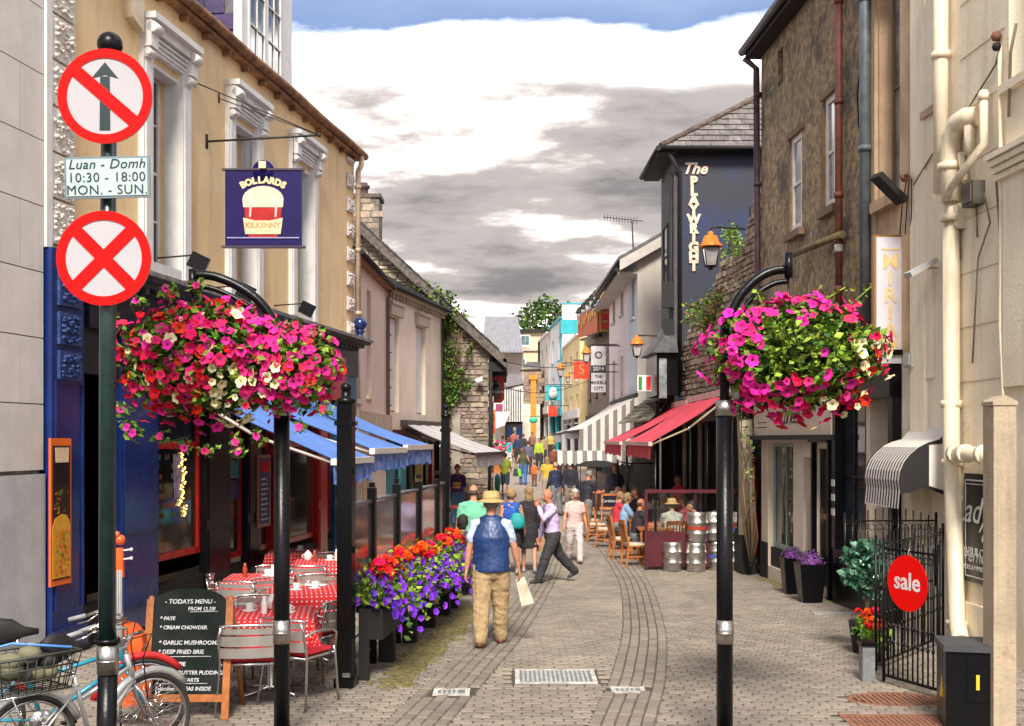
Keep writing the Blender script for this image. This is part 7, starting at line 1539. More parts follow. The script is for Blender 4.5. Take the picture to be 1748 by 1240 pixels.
kegs = [(1148, 22.25, 0, None, 'single plain steel keg at the left end in front of the wine red panel'), (1188, 22.15, 0, None, 'plain steel keg under the red banded one'), (1190, 22.15, 1, 'r', 'steel keg with a red band on top of the second pile'), (1224, 22.4, 0, 'b', 'bottom keg half hidden by the right hooked post with a blue band'), (1219, 22.4, 1, None, 'plain keg on top beside the right hooked post'), (1251, 22.5, 0, None, 'plain bottom keg just right of the hooked post'), (1277, 22.2, 0, 'rb', 'bottom keg with red and blue bands at the right end beside the parasol'), (1260, 22.5, 1, 'rb', 'top keg with red and blue bands right of the hooked post'), (1233, 22.9, 1, None, 'plain keg behind in the upper row at the post')]
for i, (px, Y, lv, band, lab) in enumerate(kegs):
    loc = (TX(px, Y), Y, gz(Y) + lv * .585)
    if i == 0: kg.matrix_basis = Matrix.Translation(V(loc)); kg['label'] = lab; o = kg
    else: o = copy_tree(kg, loc, R.uniform(0, 6), lab)
    if band:
        for q, c in enumerate(band): mb = MB(); zz0 = loc[2] + (.28 - .085 * q if len(band) > 1 else .25); mb.tube([(loc[0], Y, zz0), (loc[0], Y, zz0 + .07)], .2075, kr if c == 'r' else kb_, 24, cap=False); mb.build('painted_band', o)
# furled red parasol
pr_ = thing('furled_parasol', 'tall furled bright red parasol standing behind the kegs', 'parasol', (TX(1283, 22.0), 22.0, gz(22))); pc = V((TX(1283, 22.0), 22.0, 0)); zf = lambda py: H + (HY - py) / F * 22
mb = MB(); 
rr = [.10, .125, .115, .085, .12, .10, .07, .03]; zs2 = [945, 925, 880, 868, 845, 815, 785, 770]
n = 14; vs = []
for r_, z__ in zip(rr, zs2):
    for k in range(n): a = 2 * math.pi * k / n; q = r_ * (1 + .18 * math.cos(k * math.pi)); vs.append((pc.x + q * math.cos(a), 22 + q * math.sin(a), zf(z__)))
mb.add(vs, [(i * n + k, i * n + (k + 1) % n, (i + 1) * n + (k + 1) % n, (i + 1) * n + k) for i in range(len(rr) - 1) for k in range(n)], M('parasol_red', (.75, .012, .01), .6, .1, 6), True); mb.build('canopy', pr_)
mb = MB(); mb.tube([(pc.x, 22, gz(22)), (pc.x, 22, zf(755))], .022, wood, 8); mb.lathe((pc.x, 22, gz(22)), [(.22, 0), (.22, .06), (.05, .08)], blackm, 16); mb.build('pole', pr_)
mb = MB(); mb.tube([(pc.x + .1 * math.cos(a), 22 + .1 * math.sin(a), zf(868)) for a in [2 * math.pi * k / 12 for k in range(13)]], .012, M('pink_tie', (.8, .35, .3), .6), 5); mb.build('tie', pr_)

# grey and black striped awning with striped end curtain, black parasol below
st1, st2 = M('stripe_cream', (.62, .56, .50), .75, .06, 3), M('stripe_grey', (.20, .18, .175), .75, .1, 3)
SA = Fr(4.05, 35.5, -.01, 1); SA = SA if SA.n.x < 0 else Fr(4.05, 35.5, -.01, 1, -1)
sa = awning('striped_awning', 'pale canvas awning with a grey and cream striped end curtain', 'awning', SA, .2, 8.6, ((.0, 3.75), (1.85, 2.65)), M('pale_fawn_canvas', (.72, .66, .60), .75, .06, 3), st1, .3, trim=blackm)
for k in range(14):
    t0, t1 = k / 14, (k + 1) / 14; o0, o1 = 1.9 * (1 - t0), 1.9 * (1 - t1); z0_, z1_ = 2.62 + 1.1 * t0, 2.62 + 1.1 * t1
    mb = MB(); mb.hexa([SA.p(.10, 1.75, o0), SA.p(.10, 1.75, o1), SA.p(.13, 1.75, o1), SA.p(.13, 1.75, o0), SA.p(.10, z0_, o0), SA.p(.10, z1_, o1), SA.p(.13, z1_, o1), SA.p(.13, z0_, o0)], st1 if k % 2 else st2); mb.build('curtain_stripe', sa)
awning('small_striped_awning', 'small striped awning farther along than the pale one', 'awning', SA, 9.0, 15, ((.0, 3.4), (2.0, 2.6)), st2, st1, .4, trim=blackm, stripes=st1)
bp_ = thing('black_parasol', 'low black parasol with a scalloped grey top below the striped curtain', 'parasol', (TX(1020, 34), 34, gz(34)))
mb = MB(); c = V((TX(1018, 34), 34, 0)); mb.lathe((c.x, 34, H + (HY - 796) / F * 34), [(.85, 0), (.8, .05), (.5, .16), (.0001, .25)], blackm, 8); mb.build('canopy', bp_); mb = MB(); mb.tube([(c.x, 34, gz(34)), (c.x, 34, 1.9)], .025, wood, 6); mb.build('pole', bp_)
mb = MB()
for k in range(16): a0, a1 = -1.2 + 2.4 * k / 16, -1.2 + 2.4 * (k + 1) / 16; z0_ = 1.75; mb.add([(c.x + a0, 33.7, z0_ + .25), (c.x + a1, 33.7, z0_ + .25), (c.x + a1, 33.62, z0_ - .12), ((c.x + (a0 + a1) / 2), 33.6, z0_ - .2), (c.x + a0, 33.62, z0_ - .12)], [(0, 1, 2, 3, 4)], st2 if k % 2 else st1)
mb.build('scalloped_valance', sa)
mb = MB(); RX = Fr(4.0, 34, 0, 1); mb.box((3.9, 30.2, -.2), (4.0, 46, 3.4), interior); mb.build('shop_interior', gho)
# wooden chairs
def wchair():
    th = thing('wooden_chair', '', 'chair', (0, 0, 0), 0, 'wooden chairs on the cafe terrace'); T = wood
    for s in (-1, 1):
        mb = MB(); mb.hexa([V((s * .19 + dx, .19 + dy, z)) for z in (0, .43) for dx, dy in ((-.018, -.018), (.018, -.018), (.018, .018), (-.018, .018))], T); mb.build('leg', th)
        mb = MB(); mb.hexa([V((s * .19 + dx, -.24 + dy, 0)) for dx, dy in ((-.02, -.02), (.02, -.02), (.02, .02), (-.02, .02))] + [V((s * .19 + dx, -.19 + dy, .45)) for dx, dy in ((-.02, -.02), (.02, -.02), (.02, .02), (-.02, .02))], T); mb.hexa([V((s * .19 + dx, -.19 + dy, .45)) for dx, dy in ((-.02, -.02), (.02, -.02), (.02, .02), (-.02, .02))] + [V((s * .19 + dx, -.28 + dy, .96)) for dx, dy in ((-.02, -.02), (.02, -.02), (.02, .02), (-.02, .02))], T); mb.build('leg', th)
    mb = MB(); mb.box((-.22, -.2, .42), (.22, .22, .45), T); mb.build('seat', th); mb = MB(); mb.box((-.20, -.17, .451), (.20, .2, .48), M('pale_cushion', (.60, .55, .45), .8)); mb.build('cushion', th)
    for k in range(5): x = -.13 + k * .065; mb = MB(); mb.hexa([(x - .014, -.20, .5), (x + .014, -.20, .5), (x + .014, -.185, .5), (x - .014, -.185, .5), (x - .014, -.27, .88), (x + .014, -.27, .88), (x + .014, -.255, .88), (x - .014, -.255, .88)], T); mb.build('back_slat', th)
    mb = MB(); mb.box((-.19, -.29, .88), (.19, -.255, .965), T); mb.build('top_rail', th); mb = MB(); mb.box((-.17, -.01, .2), (.17, .01, .23), T)
    for s in (-1, 1): mb.box((s * .19 - .01, -.2, .2), (s * .19 + .01, .18, .23), T)
    mb.build('stretcher', th); return th
wc = wchair(); cache_tree(wc)
wcs = [(1083, 23.0, -78, 'nearest wooden chair with pale cushion beside the wine red panel'), (1060, 24.3, -80, 'second wooden chair from the wine red panel'), (1033, 26.8, -95, 'third wooden chair along the edge of the cafe terrace'), (1018, 28.2, -90, 'fourth wooden chair along the edge of the cafe terrace'), (1006, 29.6, -85, 'farthest wooden chair beside the standing men'), (1150, 22.9, 5, 'wooden chair whose back shows above the wine red panel'), (1115, 24.5, 80, 'wooden chair under the man in black, turned to the table')]
for i, (px, Y, dg, lab) in enumerate(wcs):
    if i == 0: wc.matrix_basis = Matrix.Translation((TX(px, Y), Y, gz(Y))) @ Matrix.Rotation(rad(dg), 4, 'Z'); wc['label'] = lab
    else: copy_tree(wc, (TX(px, Y), Y, gz(Y)), rad(dg), lab)
for i, (px, Y, lab) in enumerate(((1118, 23.7, 'wooden cafe table nearest the wine red screen'), (1098, 26.0, 'second wooden cafe table along the terrace'), (1075, 28.6, 'third wooden cafe table with the dark menu card'))):
    g = gz(Y); th = thing('cafe_table', lab, 'table', (TX(px, Y), Y, g), 0, 'tables on the cafe terrace'); c = (TX(px, Y), Y); mb = MB(); mb.box((c[0] - .38, Y - .38, g + .71), (c[0] + .38, Y + .38, g + .75), wood); mb.build('tabletop', th)
    for a_ in (-1, 1):
        for b_ in (-1, 1): mb = MB(); mb.box((c[0] + a_ * .33 - .025, Y + b_ * .33 - .025, g), (c[0] + a_ * .33 + .025, Y + b_ * .33 + .025, g + .71), wood); mb.build('leg', th)
    for q in range(3): p = V((c[0] + R.uniform(-.25, .25), Y + R.uniform(-.25, .25), g + .75)); mb = MB(); mb.lathe(p, [(.03, 0), (.038, .13), (.034, .13), (.0001, .1)], china if q else M('stout_black', ()), 8); tag(mb.build('drinking_glass'), ['dark pint glass on the %s', 'pale cup in the middle of the %s', 'pale cup at the edge of the %s'][q] % lab, 'glass')
mc = thing('menu_stand', 'wooden framed dark menu board standing among the diners', 'menu board', (TX(1040, 28.0), 28.0, gz(28))); a, b = TX(1026, 28), TX(1055, 28); zt1, zb1 = H + (HY - 843) / F * 28, H + (HY - 868) / F * 28
mb = MB(); mb.box((a, 28, zb1), (b, 28.03, zt1), wood); mb.box((a + .05, 27.985, zb1 + .05), (b - .05, 28, zt1 - .05), fas); bo = mb.build('board', mc); text(bo, 'Carlsberg', wl, .1, face_m(((a + b) / 2, 27.98, (zt1 + zb1) / 2), CAMR, UP), ext=.001)
for x in (a + .02, b - .02): mb = MB(); mb.tube([(x, 28.02, gz(28)), (x, 28.02, zb1)], .02, wood, 5); mb.build('leg', mc)

# ---------------------------------------------------------------- right foreground: planters, bay tree, geraniums, gate, cabinet
for i, (px, pyb, pyt, w, lab) in enumerate(((1383, 1028, 962, .205, 'nearer tall black planter with purple heather by the black door'), (1352, 1014, 952, .17, 'farther tall black planter with purple heather beside the green framed window'))):
    p = G(px, pyb); zt1 = H + (HY - pyt) / F * p.y; th = thing('heather_planter', lab, 'planter', p, 0, 'black planters with purple heather')
    mb = MB(); w2 = w; mb.hexa([p + V((x * w2 * .7, y * w2 * .7, 0)) for x, y in ((-1, -1), (1, -1), (1, 1), (-1, 1))] + [V((p.x + x * w2, p.y + y * w2, zt1)) for x, y in ((-1, -1), (1, -1), (1, 1), (-1, 1))], black); mb.build('pot', th)
    mb = MB(); leaves(mb, blob_pts((p.x, p.y, zt1 + .03), w2 * .92, 900, .6, .9), .035, [pet_mats['heather'], pet_mats['heather'], leafd]); mb.ball((p.x, p.y, zt1), w2 * .8, pet_mats['heather'], 12, 1, 1, .9); mb.build('heather', th, recalc=False)
pt_ = G(1462, 1075); bt = thing('bay_shrub', 'blue-green large leaved shrub in a dark pot behind the sale gate', 'shrub', (TX(1478, 12.3), 12.3, 0)); bx, by = TX(1478, 12.3), 12.3
bgm = [M('bay_leaf', (.035, .15, .085), .35, .25, 9, island=.4, coat=.3), M('bay_leaf_pale', (.16, .34, .22), .35, .2, 9, island=.3, coat=.3)]
mb = MB(); mb.lathe((bx, by, 0), [(.0001, 0), (.14, 0), (.19, .34), (.17, .34), (.0001, .3)], blackm, 14); mb.build('pot', bt); mb = MB(); mb.tube([(bx, by, .3), (bx + .02, by, .65)], .025, MC['bark'], 6); mb.build('stem', bt)
mb = MB()
for c, r in (((bx - .02, by, 1.0), .21), ((bx + .12, by - .05, .92), .16), ((bx - .1, by, .88), .15), ((bx + .1, by, .75), .15), ((bx + .02, by - .1, 1.12), .14)):
    for p in blob_pts(c, r, 46, .8): 
        for k in range(6): a = k * 1.05; leaves(mb, [p], .085, bgm)
mb.build('crown', bt, recalc=False)
for i, (px, pyb, sc, lab) in enumerate(((1478, 1118, .8, 'farther potted red geranium beside the railings'), (1494, 1135, 1.0, 'nearer potted red geranium at the foot of the sale gate'))):
    p = G(px, pyb); p.z = 0.0; zc_ = H + (HY - (1085 if i == 0 else 1105)) / F * p.y; th = thing('potted_geranium', lab, 'potted plant', p, 0, 'pots of red geraniums by the gate')
    mb = MB(); mb.lathe(p, [(.0001, 0), (.07, 0), (.10, .2), (.09, .2), (.0001, .17)], blackm, 14); mb.build('pot', th); mb = MB(); leaves(mb, blob_pts((p.x, p.y, .30), .15 * sc, 420, .2, .9), .075, [leafl, leafm, leafl]); mb.tube([p + V((0, 0, .15)), p + V((0, 0, .3))], .01, leafm, 5); mb.build('foliage', th, recalc=False)
    for k in range(6):
        cc = V((p.x + R.uniform(-.09, .09), p.y - .05 + R.uniform(-.05, .05), .42 + R.uniform(-.02, .08))); hd = MB()
        for _ in range(14): v = V((R.gauss(0, 1), R.gauss(-.3, 1), R.gauss(.3, 1))).normalized(); join_bloom(hd, 'scarlet', cc + v * .04, v, .024)
        hd.build('flower_head', th, recalc=False)
def railing(th, fr, u0, u1, z0, z1, n, top_extra=True, arch=0):
    mb = MB(); fr.box(mb, u0, u1, z1 - .05, z1 - .03, -.008, .008, black); mb.build('top_rail', th); mb = MB(); fr.box(mb, u0, u1, z0 + .05, z0 + .075, -.01, .01, black); mb.build('bottom_rail', th)
    for k in range(n + 1):
        u = u0 + (u1 - u0) * k / n; mb = MB(); ex = arch * math.sin(math.pi * k / n); big = k in (0, n); mb.tube([fr.p(u, z0 if big else z0 + .05), fr.p(u, z1 + (.06 if big else .0) + ex)], .016 if big else .0085, black, 6)
        if not big:
            for zk in (.3, .42): mb.ball(fr.p(u, z0 + (z1 - z0) * zk), .018, black, 6, 1, 1, 1.5)
        mb.build('bar', th)
    if top_extra:
        for k in range(n): u = u0 + (u1 - u0) * (k + .5) / n; mb = MB(); r_ = (u1 - u0) / n * .42; mb.tube([fr.p(u + r_ * math.cos(a), z1 - .11 + r_ * math.sin(a)) for a in [2 * math.pi * q / 10 for q in range(11)]], .005, black, 4); mb.build('scroll', th)
gt = thing('iron_gate', 'black wrought iron gate standing open with a round sale sign', 'gate', (3.7, 10.3, 0)); GTF = Fr(3.58, 10.72, .27, -.66); GTF = GTF if GTF.n.x < 0 else Fr(3.58, 10.72, .27, -.66, -1)
railing(gt, GTF, 0, .72, .02, 1.34, 11, arch=.06)
rl = thing('iron_railing', 'black wrought iron railing with scrollwork running back from the gate to the wall', 'railing', (4.2, 12.2, 0)); RLF = Fr(3.66, 11.2, 1.40, 1.75); RLF = RLF if RLF.n.y < 0 else Fr(3.66, 11.2, 1.40, 1.75, -1)
railing(rl, RLF, 0, 2.1, .02, 1.32, 20, arch=0.1)
gt2 = thing('hoop_railing', 'low hoop-topped black railing behind the bay shrub', 'railing', (4.5, 13.4, 0)); RL2 = Fr(3.95, 13.2, 1.1, .05); RL2 = RL2 if RL2.n.y < 0 else Fr(3.95, 13.2, 1.1, .05, -1)
railing(gt2, RL2, 0, 1.1, .6, 1.42, 12, arch=.12)
sc_, sz_ = GTF.U(1553), H + (HY - 998) / F * 10.3
sale = thing('sale_sign', 'bright red round sign reading sale hung on the iron gate', 'sign', GTF.p(.36, sz_, .03)); mb = MB(); rr_ = .262
vs = [GTF.p(.36 + math.cos(a) * rr_, sz_ + math.sin(a) * rr_, .03) for a in [2 * math.pi * k / 40 for k in range(40)]]; mb.prism(vs, GTF.n * .008, sred); dsc = mb.build('disc', sale)
text(dsc, 'sale', M('pure_white_letters', (.80, .78, .76), .5), .23, face_m(GTF.p(.36, sz_ + .01, .040), GTF.u, UP), ext=.001, bold=.004); mb = MB(); mb.tube([GTF.p(.36, sz_ + rr_, .03), GTF.p(.36, 1.33, .01)], .003, wl, 4); mb.build('cord', sale)
cabn = thing('utility_cabinet', 'black steel utility cabinet with yellow warning stickers at the foot of the cream wall', 'cabinet', (3.8, 9.25, 0)); ca = rad(-12)
mb = MB(); mb.cbox((3.72, 9.15, .32), .36, .42, .64, black, ca); mb.build('body', cabn); mb = MB(); mb.hexa([V((3.72, 9.15, 0)) + Matrix.Rotation(ca, 3, 'Z') @ V((x * .2, y * .235, z)) for z, e in ((.64, 0), (.69, 0)) for x, y in ((-1, -1), (1, -1), (1, 1), (-1, 1))], M('cabinet_lid', (.06, .06, .07), .5)); mb.build('lid', cabn)
mb = MB(); mb.cbox((3.74, 8.93, .42), .17, .02, .36, black, ca); mb.build('door', cabn)
for (dx, dz, h_) in ((-.185, .27, .16),): mb = MB(); c = V((3.72, 9.15, 0)) + Matrix.Rotation(ca, 3, 'Z') @ V((-.183, -.05, .32)); mb.prism([c + V((-.0, -.03, -.08)), c + V((0, .04, -.08)), c + V((0, 0, .1))], V((-.004, 0, 0)), M('warning_yellow', (.85, .50, .03), .5)); mb.build('warning_sticker', cabn)
mb = MB(); mb.cbox((3.73, 8.912, .40), .025, .006, .12, MC['warning_yellow'], ca); mb.build('warning_sticker', cabn)
gb_ = thing('grey_bollard', 'short grey metal box post at the left foot of the sale gate', 'bollard', (3.48, 10.9, 0)); mb = MB(); mb.cbox((3.46, 10.85, .17), .12, .12, .34, M('zinc', (.30, .31, .32), .5, .2, 8, metal=.5)); mb.cbox((3.46, 10.85, .36), .15, .15, .04, black); mb.build('box', gb_)
# ================================================================ PEOPLE
skin = M('skin', (.56, .27, .16), .6, .1, 8, .1, 60, col2=(.46, .20, .12)); skinr = M('skin_ruddy', (.62, .22, .12), .6, .1, 8); eyem = M('eye_dark', (.03, .02, .02), .3); lipm = M('lip', (.40, .09, .07), .6)
_cm = {}
def clothm(nm, c, v=.12):
    if nm not in _cm: _cm[nm] = M('cloth_' + nm, c, .85, v, 7, .35, 18)
    return _cm[nm]
PEND = []
def rounded(mb, pts, rads, mat, n=12, flat=False):
    pts = [V(p) for p in pts]; rr = [(r, r) if not isinstance(r, tuple) else r for r in rads]
    a, b = (pts[0] - pts[1]).normalized(), (pts[-1] - pts[-2]).normalized(); m0, m1 = min(rr[0]), min(rr[-1])
    P_ = [pts[0] + a * m0 * .95, pts[0] + a * m0 * .6] + pts + [pts[-1] + b * m1 * .6, pts[-1] + b * m1 * .95]
    Rr = [(rr[0][0] * .3, rr[0][1] * .3), (rr[0][0] * .8, rr[0][1] * .8)] + rr + [(rr[-1][0] * .8, rr[-1][1] * .8), (rr[-1][0] * .3, rr[-1][1] * .3)]
    if flat: P_ = [pts[0] + a * .004] + P_[2:]; Rr = [(rr[0][0] * .96, rr[0][1] * .96)] + Rr[2:]
    mb.tube(P_, Rr, mat, n)
def remeshed(mb, name, parent, vox, extra=None, smooth=4):
    o = mb.build(name, parent, world=False, recalc=False)
    m = o.modifiers.new('r', 'REMESH'); m.mode = 'VOXEL'; m.voxel_size = vox; m.use_smooth_shade = True
    s = o.modifiers.new('s', 'SMOOTH'); s.factor = .5; s.iterations = smooth
    PEND.append((o, extra)); return o
def person(label, px, Y, h, face, top, bottom, legs=((18, 8), (-14, 14)), arms=((10, 8, 15, 0), (-12, 8, 15, 0)), lean=2, sleeve='short', hair=None, hairc=(.08, .05, .03), hat=None, skirt=0, shoes=(.05, .03, .02), vox=.02, seated=False, headyaw=0, headpitch=0, vest=None, group=None, shorts=False, bulk=1.0, x=None, z=None, coat=0, sk=None, headz=None):
    sk = sk or skin; X_ = x if x is not None else TX(px, Y); g = gz(Y) if z is None else z
    th = thing('person', label, 'person', (X_, Y, g), rad(face), group); k = h
    L1, L2 = .245 * k, .245 * k; hz = .52 * k; an = .045 * k
    def leg(s, th_, kn):
        hip = V((s * .052 * k, 0, 0)); a = rad(th_); b = rad(th_ - kn)
        kp_ = hip + V((s * .008 * k, math.sin(a) * L1, -math.cos(a) * L1)); ap = kp_ + V((0, math.sin(b) * L2, -math.cos(b) * L2)); return hip, kp_, ap, b
    if seated: legs = ((86, 84), (86, 88))
    lg = [leg(-1, *legs[0]), leg(1, *legs[1])]; low = min(l[2].z for l in lg); root = V((0, 0, an - low)); 
    lg = [(a + root, b + root, c + root, d) for a, b, c, d in lg]
    ln = rad(lean); ud = V((0, math.sin(ln), math.cos(ln))); fd = V((0, math.cos(ln), -math.sin(ln)))
    pel = root.copy(); ch = pel + ud * .19 * k; sh = pel + ud * .285 * k; nk = pel + ud * .325 * k; hd = pel + ud * .405 * k + fd * .012 * k
    B = bulk; near = vox < .016
    body = MB(); rounded(body, [pel - ud * .01, pel + ud * .09 * k, ch, sh], [(.062 * k * B, .092 * k * B), (.058 * k * B, .08 * k * B), (.066 * k * B, .092 * k * B), (.045 * k, .085 * k)], sk, 14)
    rounded(body, [sh, nk, hd], [.04 * k, .032 * k, .034 * k], sk); 
    hm = Matrix.Rotation(rad(headyaw), 3, 'Z') @ Matrix.Rotation(rad(headpitch) - ln * .3, 3, 'X')
    def hp(x_, y_, z_): return hd + hm @ V((x_ * k, y_ * k, z_ * k))
    body.ball(hp(0, -.004, .014), .052 * k, sk, 14, .86, 1.06, 1.12, hm); body.ball(hp(0, .012, -.018), .040 * k, sk, 12, .86, 1, 1.1, hm)
    for s in (-1, 1): rounded(body, [lg[(s + 1) // 2][0], lg[(s + 1) // 2][1], lg[(s + 1) // 2][2]], [.052 * k * B, .032 * k, .021 * k], sk)
    ex = MB(); wr = []; 
    for s, (p_, ab, eb, inw) in zip((-1, 1), arms):
        so = sh + V((s * .098 * k * (1 + (B - 1) * .5), 0, -.01 * k)); a = rad(p_) ; w = rad(ab)
        d1 = V((s * math.sin(w), math.sin(a) * math.cos(w), -math.cos(a) * math.cos(w))); el = so + d1 * .165 * k
        a2 = rad(p_ + eb); i2 = rad(inw); d2 = V((s * math.sin(w) * .6 - s * math.sin(i2), math.sin(a2) * math.cos(i2), -math.cos(a2) * math.cos(i2))).normalized(); wp = el + d2 * .145 * k
        rounded(body, [sh + V((s * .05 * k, 0, 0)), so, el], [.032 * k, .031 * k, .023 * k], sk); rounded(body, [el, el.lerp(wp, .4), wp], [.023 * k, .024 * k, .0155 * k], sk)
        wr.append((so, el, wp, d2))
        # hand: palm, four fingers and thumb
        side = V((0, 1, 0)) if abs(d2.y) < .7 else V((0, 0, 1)); side = (side - d2 * side.dot(d2)).normalized(); nrm = d2.cross(side) * s
        pc = wp + d2 * .030 * k; rounded(ex, [wp - d2 * .004, pc, wp + d2 * .050 * k], [(.011 * k, .016 * k), (.011 * k, .022 * k), (.010 * k, .022 * k)] if abs(side.z) > .5 else [(.016 * k, .011 * k), (.022 * k, .011 * k), (.022 * k, .010 * k)], sk, 10)
        for q in range(4):
            off = side * (q - 1.5) * .0115 * k; l_ = (.040, .045, .042, .033)[3 - q] * k; b0 = wp + d2 * .048 * k + off; b1 = b0 + d2 * l_ * .5 - nrm * .006 * k; b2 = b1 + d2 * l_ * .38 - nrm * .014 * k
            rounded(ex, [b0, b1, b2], [.0058 * k, .0054 * k, .0046 * k], sk, 6)
        t0 = wp + d2 * .016 * k + side * .018 * k; rounded(ex, [t0, t0 + side * .014 * k + d2 * .018 * k - nrm * .004, t0 + side * .016 * k + d2 * .036 * k - nrm * .014 * k], [.0075 * k, .0065 * k, .0052 * k], sk, 6)
    # face
    for s in (-1, 1):
        ex.ball(hp(s * .047, -.006, .0), .0135 * k, sk, 8, .4, .8, 1.15, hm); ex.ball(hp(s * .019, .046, .014), .0062 * k, white, 8, 1.1, .6, .8, hm); ex.ball(hp(s * .019, .0495, .014), .0032 * k, eyem, 6)
        rounded(ex, [hp(s * .010, .051, .024), hp(s * .028, .047, .025)], [.0022 * k, .0018 * k], M('brow', (.12, .08, .05), .8), 5)
    rounded(ex, [hp(0, .050, .014), hp(0, .060, -.002), hp(0, .058, -.006)], [.005 * k, .0078 * k, .009 * k], sk, 8)
    rounded(ex, [hp(-.014, .047, -.026), hp(0, .051, -.025), hp(.014, .047, -.026)], [.0028 * k, .0036 * k, .0028 * k], lipm, 6)
    bo = remeshed(body, 'body', th, vox, ex)
    # hair
    if hair:
        hr = MB(); hcm = M('hair_%.3f_%.3f' % (hairc[0], hairc[1]), hairc, .7, .3, 40, .5, 90); n1_, n2_ = 16, 12; vs = []
        for i in range(n2_ + 1):
            for j in range(n1_):
                a = math.pi * i / n2_; b = 2 * math.pi * j / n1_; v = V((math.sin(a) * math.cos(b), math.sin(a) * math.sin(b), math.cos(a))); r_ = 1.0
                face_ = v.y > .30 and v.z < .48; low_ = v.z < -.55
                big = {'short': 1.10, 'bald': 1.06, 'curly': 1.28, 'long': 1.16, 'bob': 1.22}[hair]
                r_ = big + (.10 if hair == 'curly' else .04) * noise.noise(v * (6 if hair == 'curly' else 3) + V((px, 0, 0)))
                if hair == 'bald' and (v.z > .12 or v.y > .1): r_ = .8
                if face_: r_ = .75
                if low_ : r_ = min(r_, .9)
                vs.append(hp(v.x * .046 * r_, v.y * .056 * r_ - .006, v.z * .059 * r_ + .014))
        hr.add(vs, [(i * n1_ + j, i * n1_ + (j + 1) % n1_, (i + 1) * n1_ + (j + 1) % n1_, (i + 1) * n1_ + j) for i in range(n2_) for j in range(n1_)], hcm, True)
        if hair in ('long', 'bob'): dz = -.11 if hair == 'long' else -.05; rounded(hr, [hp(0, -.030, .01), hp(0, -.040, dz * .5), hp(0, -.036, dz)], [(.030 * k, .048 * k), (.026 * k, .052 * k), (.016 * k, .040 * k)], hcm)
        if hair == 'curly':
            for _ in range(46):
                v = V((R.gauss(0, 1), R.gauss(-.6, 1), R.gauss(.2, 1))).normalized()
                if v.y < .35: hr.ball(hp(v.x * .056, v.y * .062 - .006, v.z * .062 + .012), .014 * k, hcm, 6)
        hr.build('hair', th, world=False, recalc=False)
    if hat:
        ht = MB(); stw = M('straw', (.62, .42, .17), .85, .2, 40, .6, 60); ht.lathe(hp(0, -.004, .030), [(.098 * k, -.014 * k), (.100 * k, -.010 * k), (.062 * k, .004 * k), (.058 * k, .012 * k), (.054 * k, .048 * k), (.040 * k, .060 * k), (.0001, .061 * k)], stw, 20, hm, sy=1.1); ht.lathe(hp(0, -.004, .030), [(.0605 * k, .002 * k), (.0595 * k, .017 * k)], M('hat_band', (.40, .24, .09), .8), 20, hm, sy=1.1); ht.build('straw_hat', th, world=False)
    # clothes
    tc = clothm(*top); bc = clothm(*bottom); e = .010 * k
    shm = MB(); hem = -.03 if not coat else -coat
    tp = [pel + ud * hem * k, pel + ud * .02 * k, pel + ud * .09 * k, ch, sh + ud * .006 * k]
    tr = [(.074 * k * B, .102 * k * B), (.074 * k * B, .103 * k * B), (.069 * k * B, .093 * k * B), (.074 * k * B, .102 * k * B), (.046 * k, .080 * k)]
    if seated: tp = tp[1:]; tr = tr[1:]
    rounded(shm, tp, tr, tc, 16, True)
    shm.ball(sh + ud * .012 * k, .042 * k, tc, 12, 1.5, .9, .7)
    for s, (so, el, wp, d2) in zip((-1, 1), wr):
        if sleeve == 'none': rounded(shm, [sh + V((s * .04 * k, 0, 0)), so + V((-s * .012 * k, 0, 0))], [.040 * k, .036 * k], tc); continue
        rounded(shm, [sh + V((s * .04 * k, 0, 0)), so, so.lerp(el, .62)], [.040 * k, .040 * k, .036 * k], tc)
        if sleeve == 'long': rounded(shm, [so.lerp(el, .4), el, el.lerp(wp, .5), wp - d2 * .006], [.036 * k, .032 * k, .030 * k, .023 * k], tc)
    remeshed(shm, 'top', th, vox)
    if vest:
        vc = M('vest_' + vest[0], vest[1], .5, .25, 5, .5, 10, coat=.1); vm = MB()
        rounded(vm, [pel + ud * -.035 * k, pel + ud * .09 * k, ch, sh + ud * .004 * k], [(.084 * k * B, .112 * k * B), (.078 * k * B, .103 * k * B), (.083 * k * B, .113 * k * B), (.056 * k, .096 * k)], vc, 16, True); vm.ball(sh + ud * .02 * k, .040 * k, vc, 12, 1.25, .9, .55); remeshed(vm, 'waistcoat', th, vox)
    tm_ = MB()
    if skirt:
        ht_ = pel.z - skirt * k; rounded(tm_, [V((0, 0, ht_)), pel - V((0, 0, .06 * k)), pel + V((0, 0, .03 * k))], [(.088 * k * B, .118 * k * B), (.086 * k * B, .112 * k * B), (.076 * k * B, .100 * k * B)], bc, 16, True)
    else:
        rounded(tm_, [pel + ud * .03 * k, pel - V((0, 0, .03 * k))], [(.074 * k * B, .099 * k * B), (.074 * k * B, .099 * k * B)], bc, 16)
        for l in lg:
            end = l[2] if not shorts else l[0].lerp(l[1], .92)
            rounded(tm_, [l[0], l[0].lerp(l[1], .5), l[1], l[1].lerp(l[2], .5), l[2] + V((0, 0, .004 * k))] if not shorts else [l[0], end], [.066 * k * B, .060 * k * B, .050 * k * B, .046 * k * B, .044 * k] if not shorts else [.064 * k * B, .054 * k], bc)
    remeshed(tm_, 'skirt' if skirt else ('shorts' if shorts else 'trousers'), th, vox)
    shc = M('shoe_%.3f' % shoes[0], shoes, .5, .2, 12)
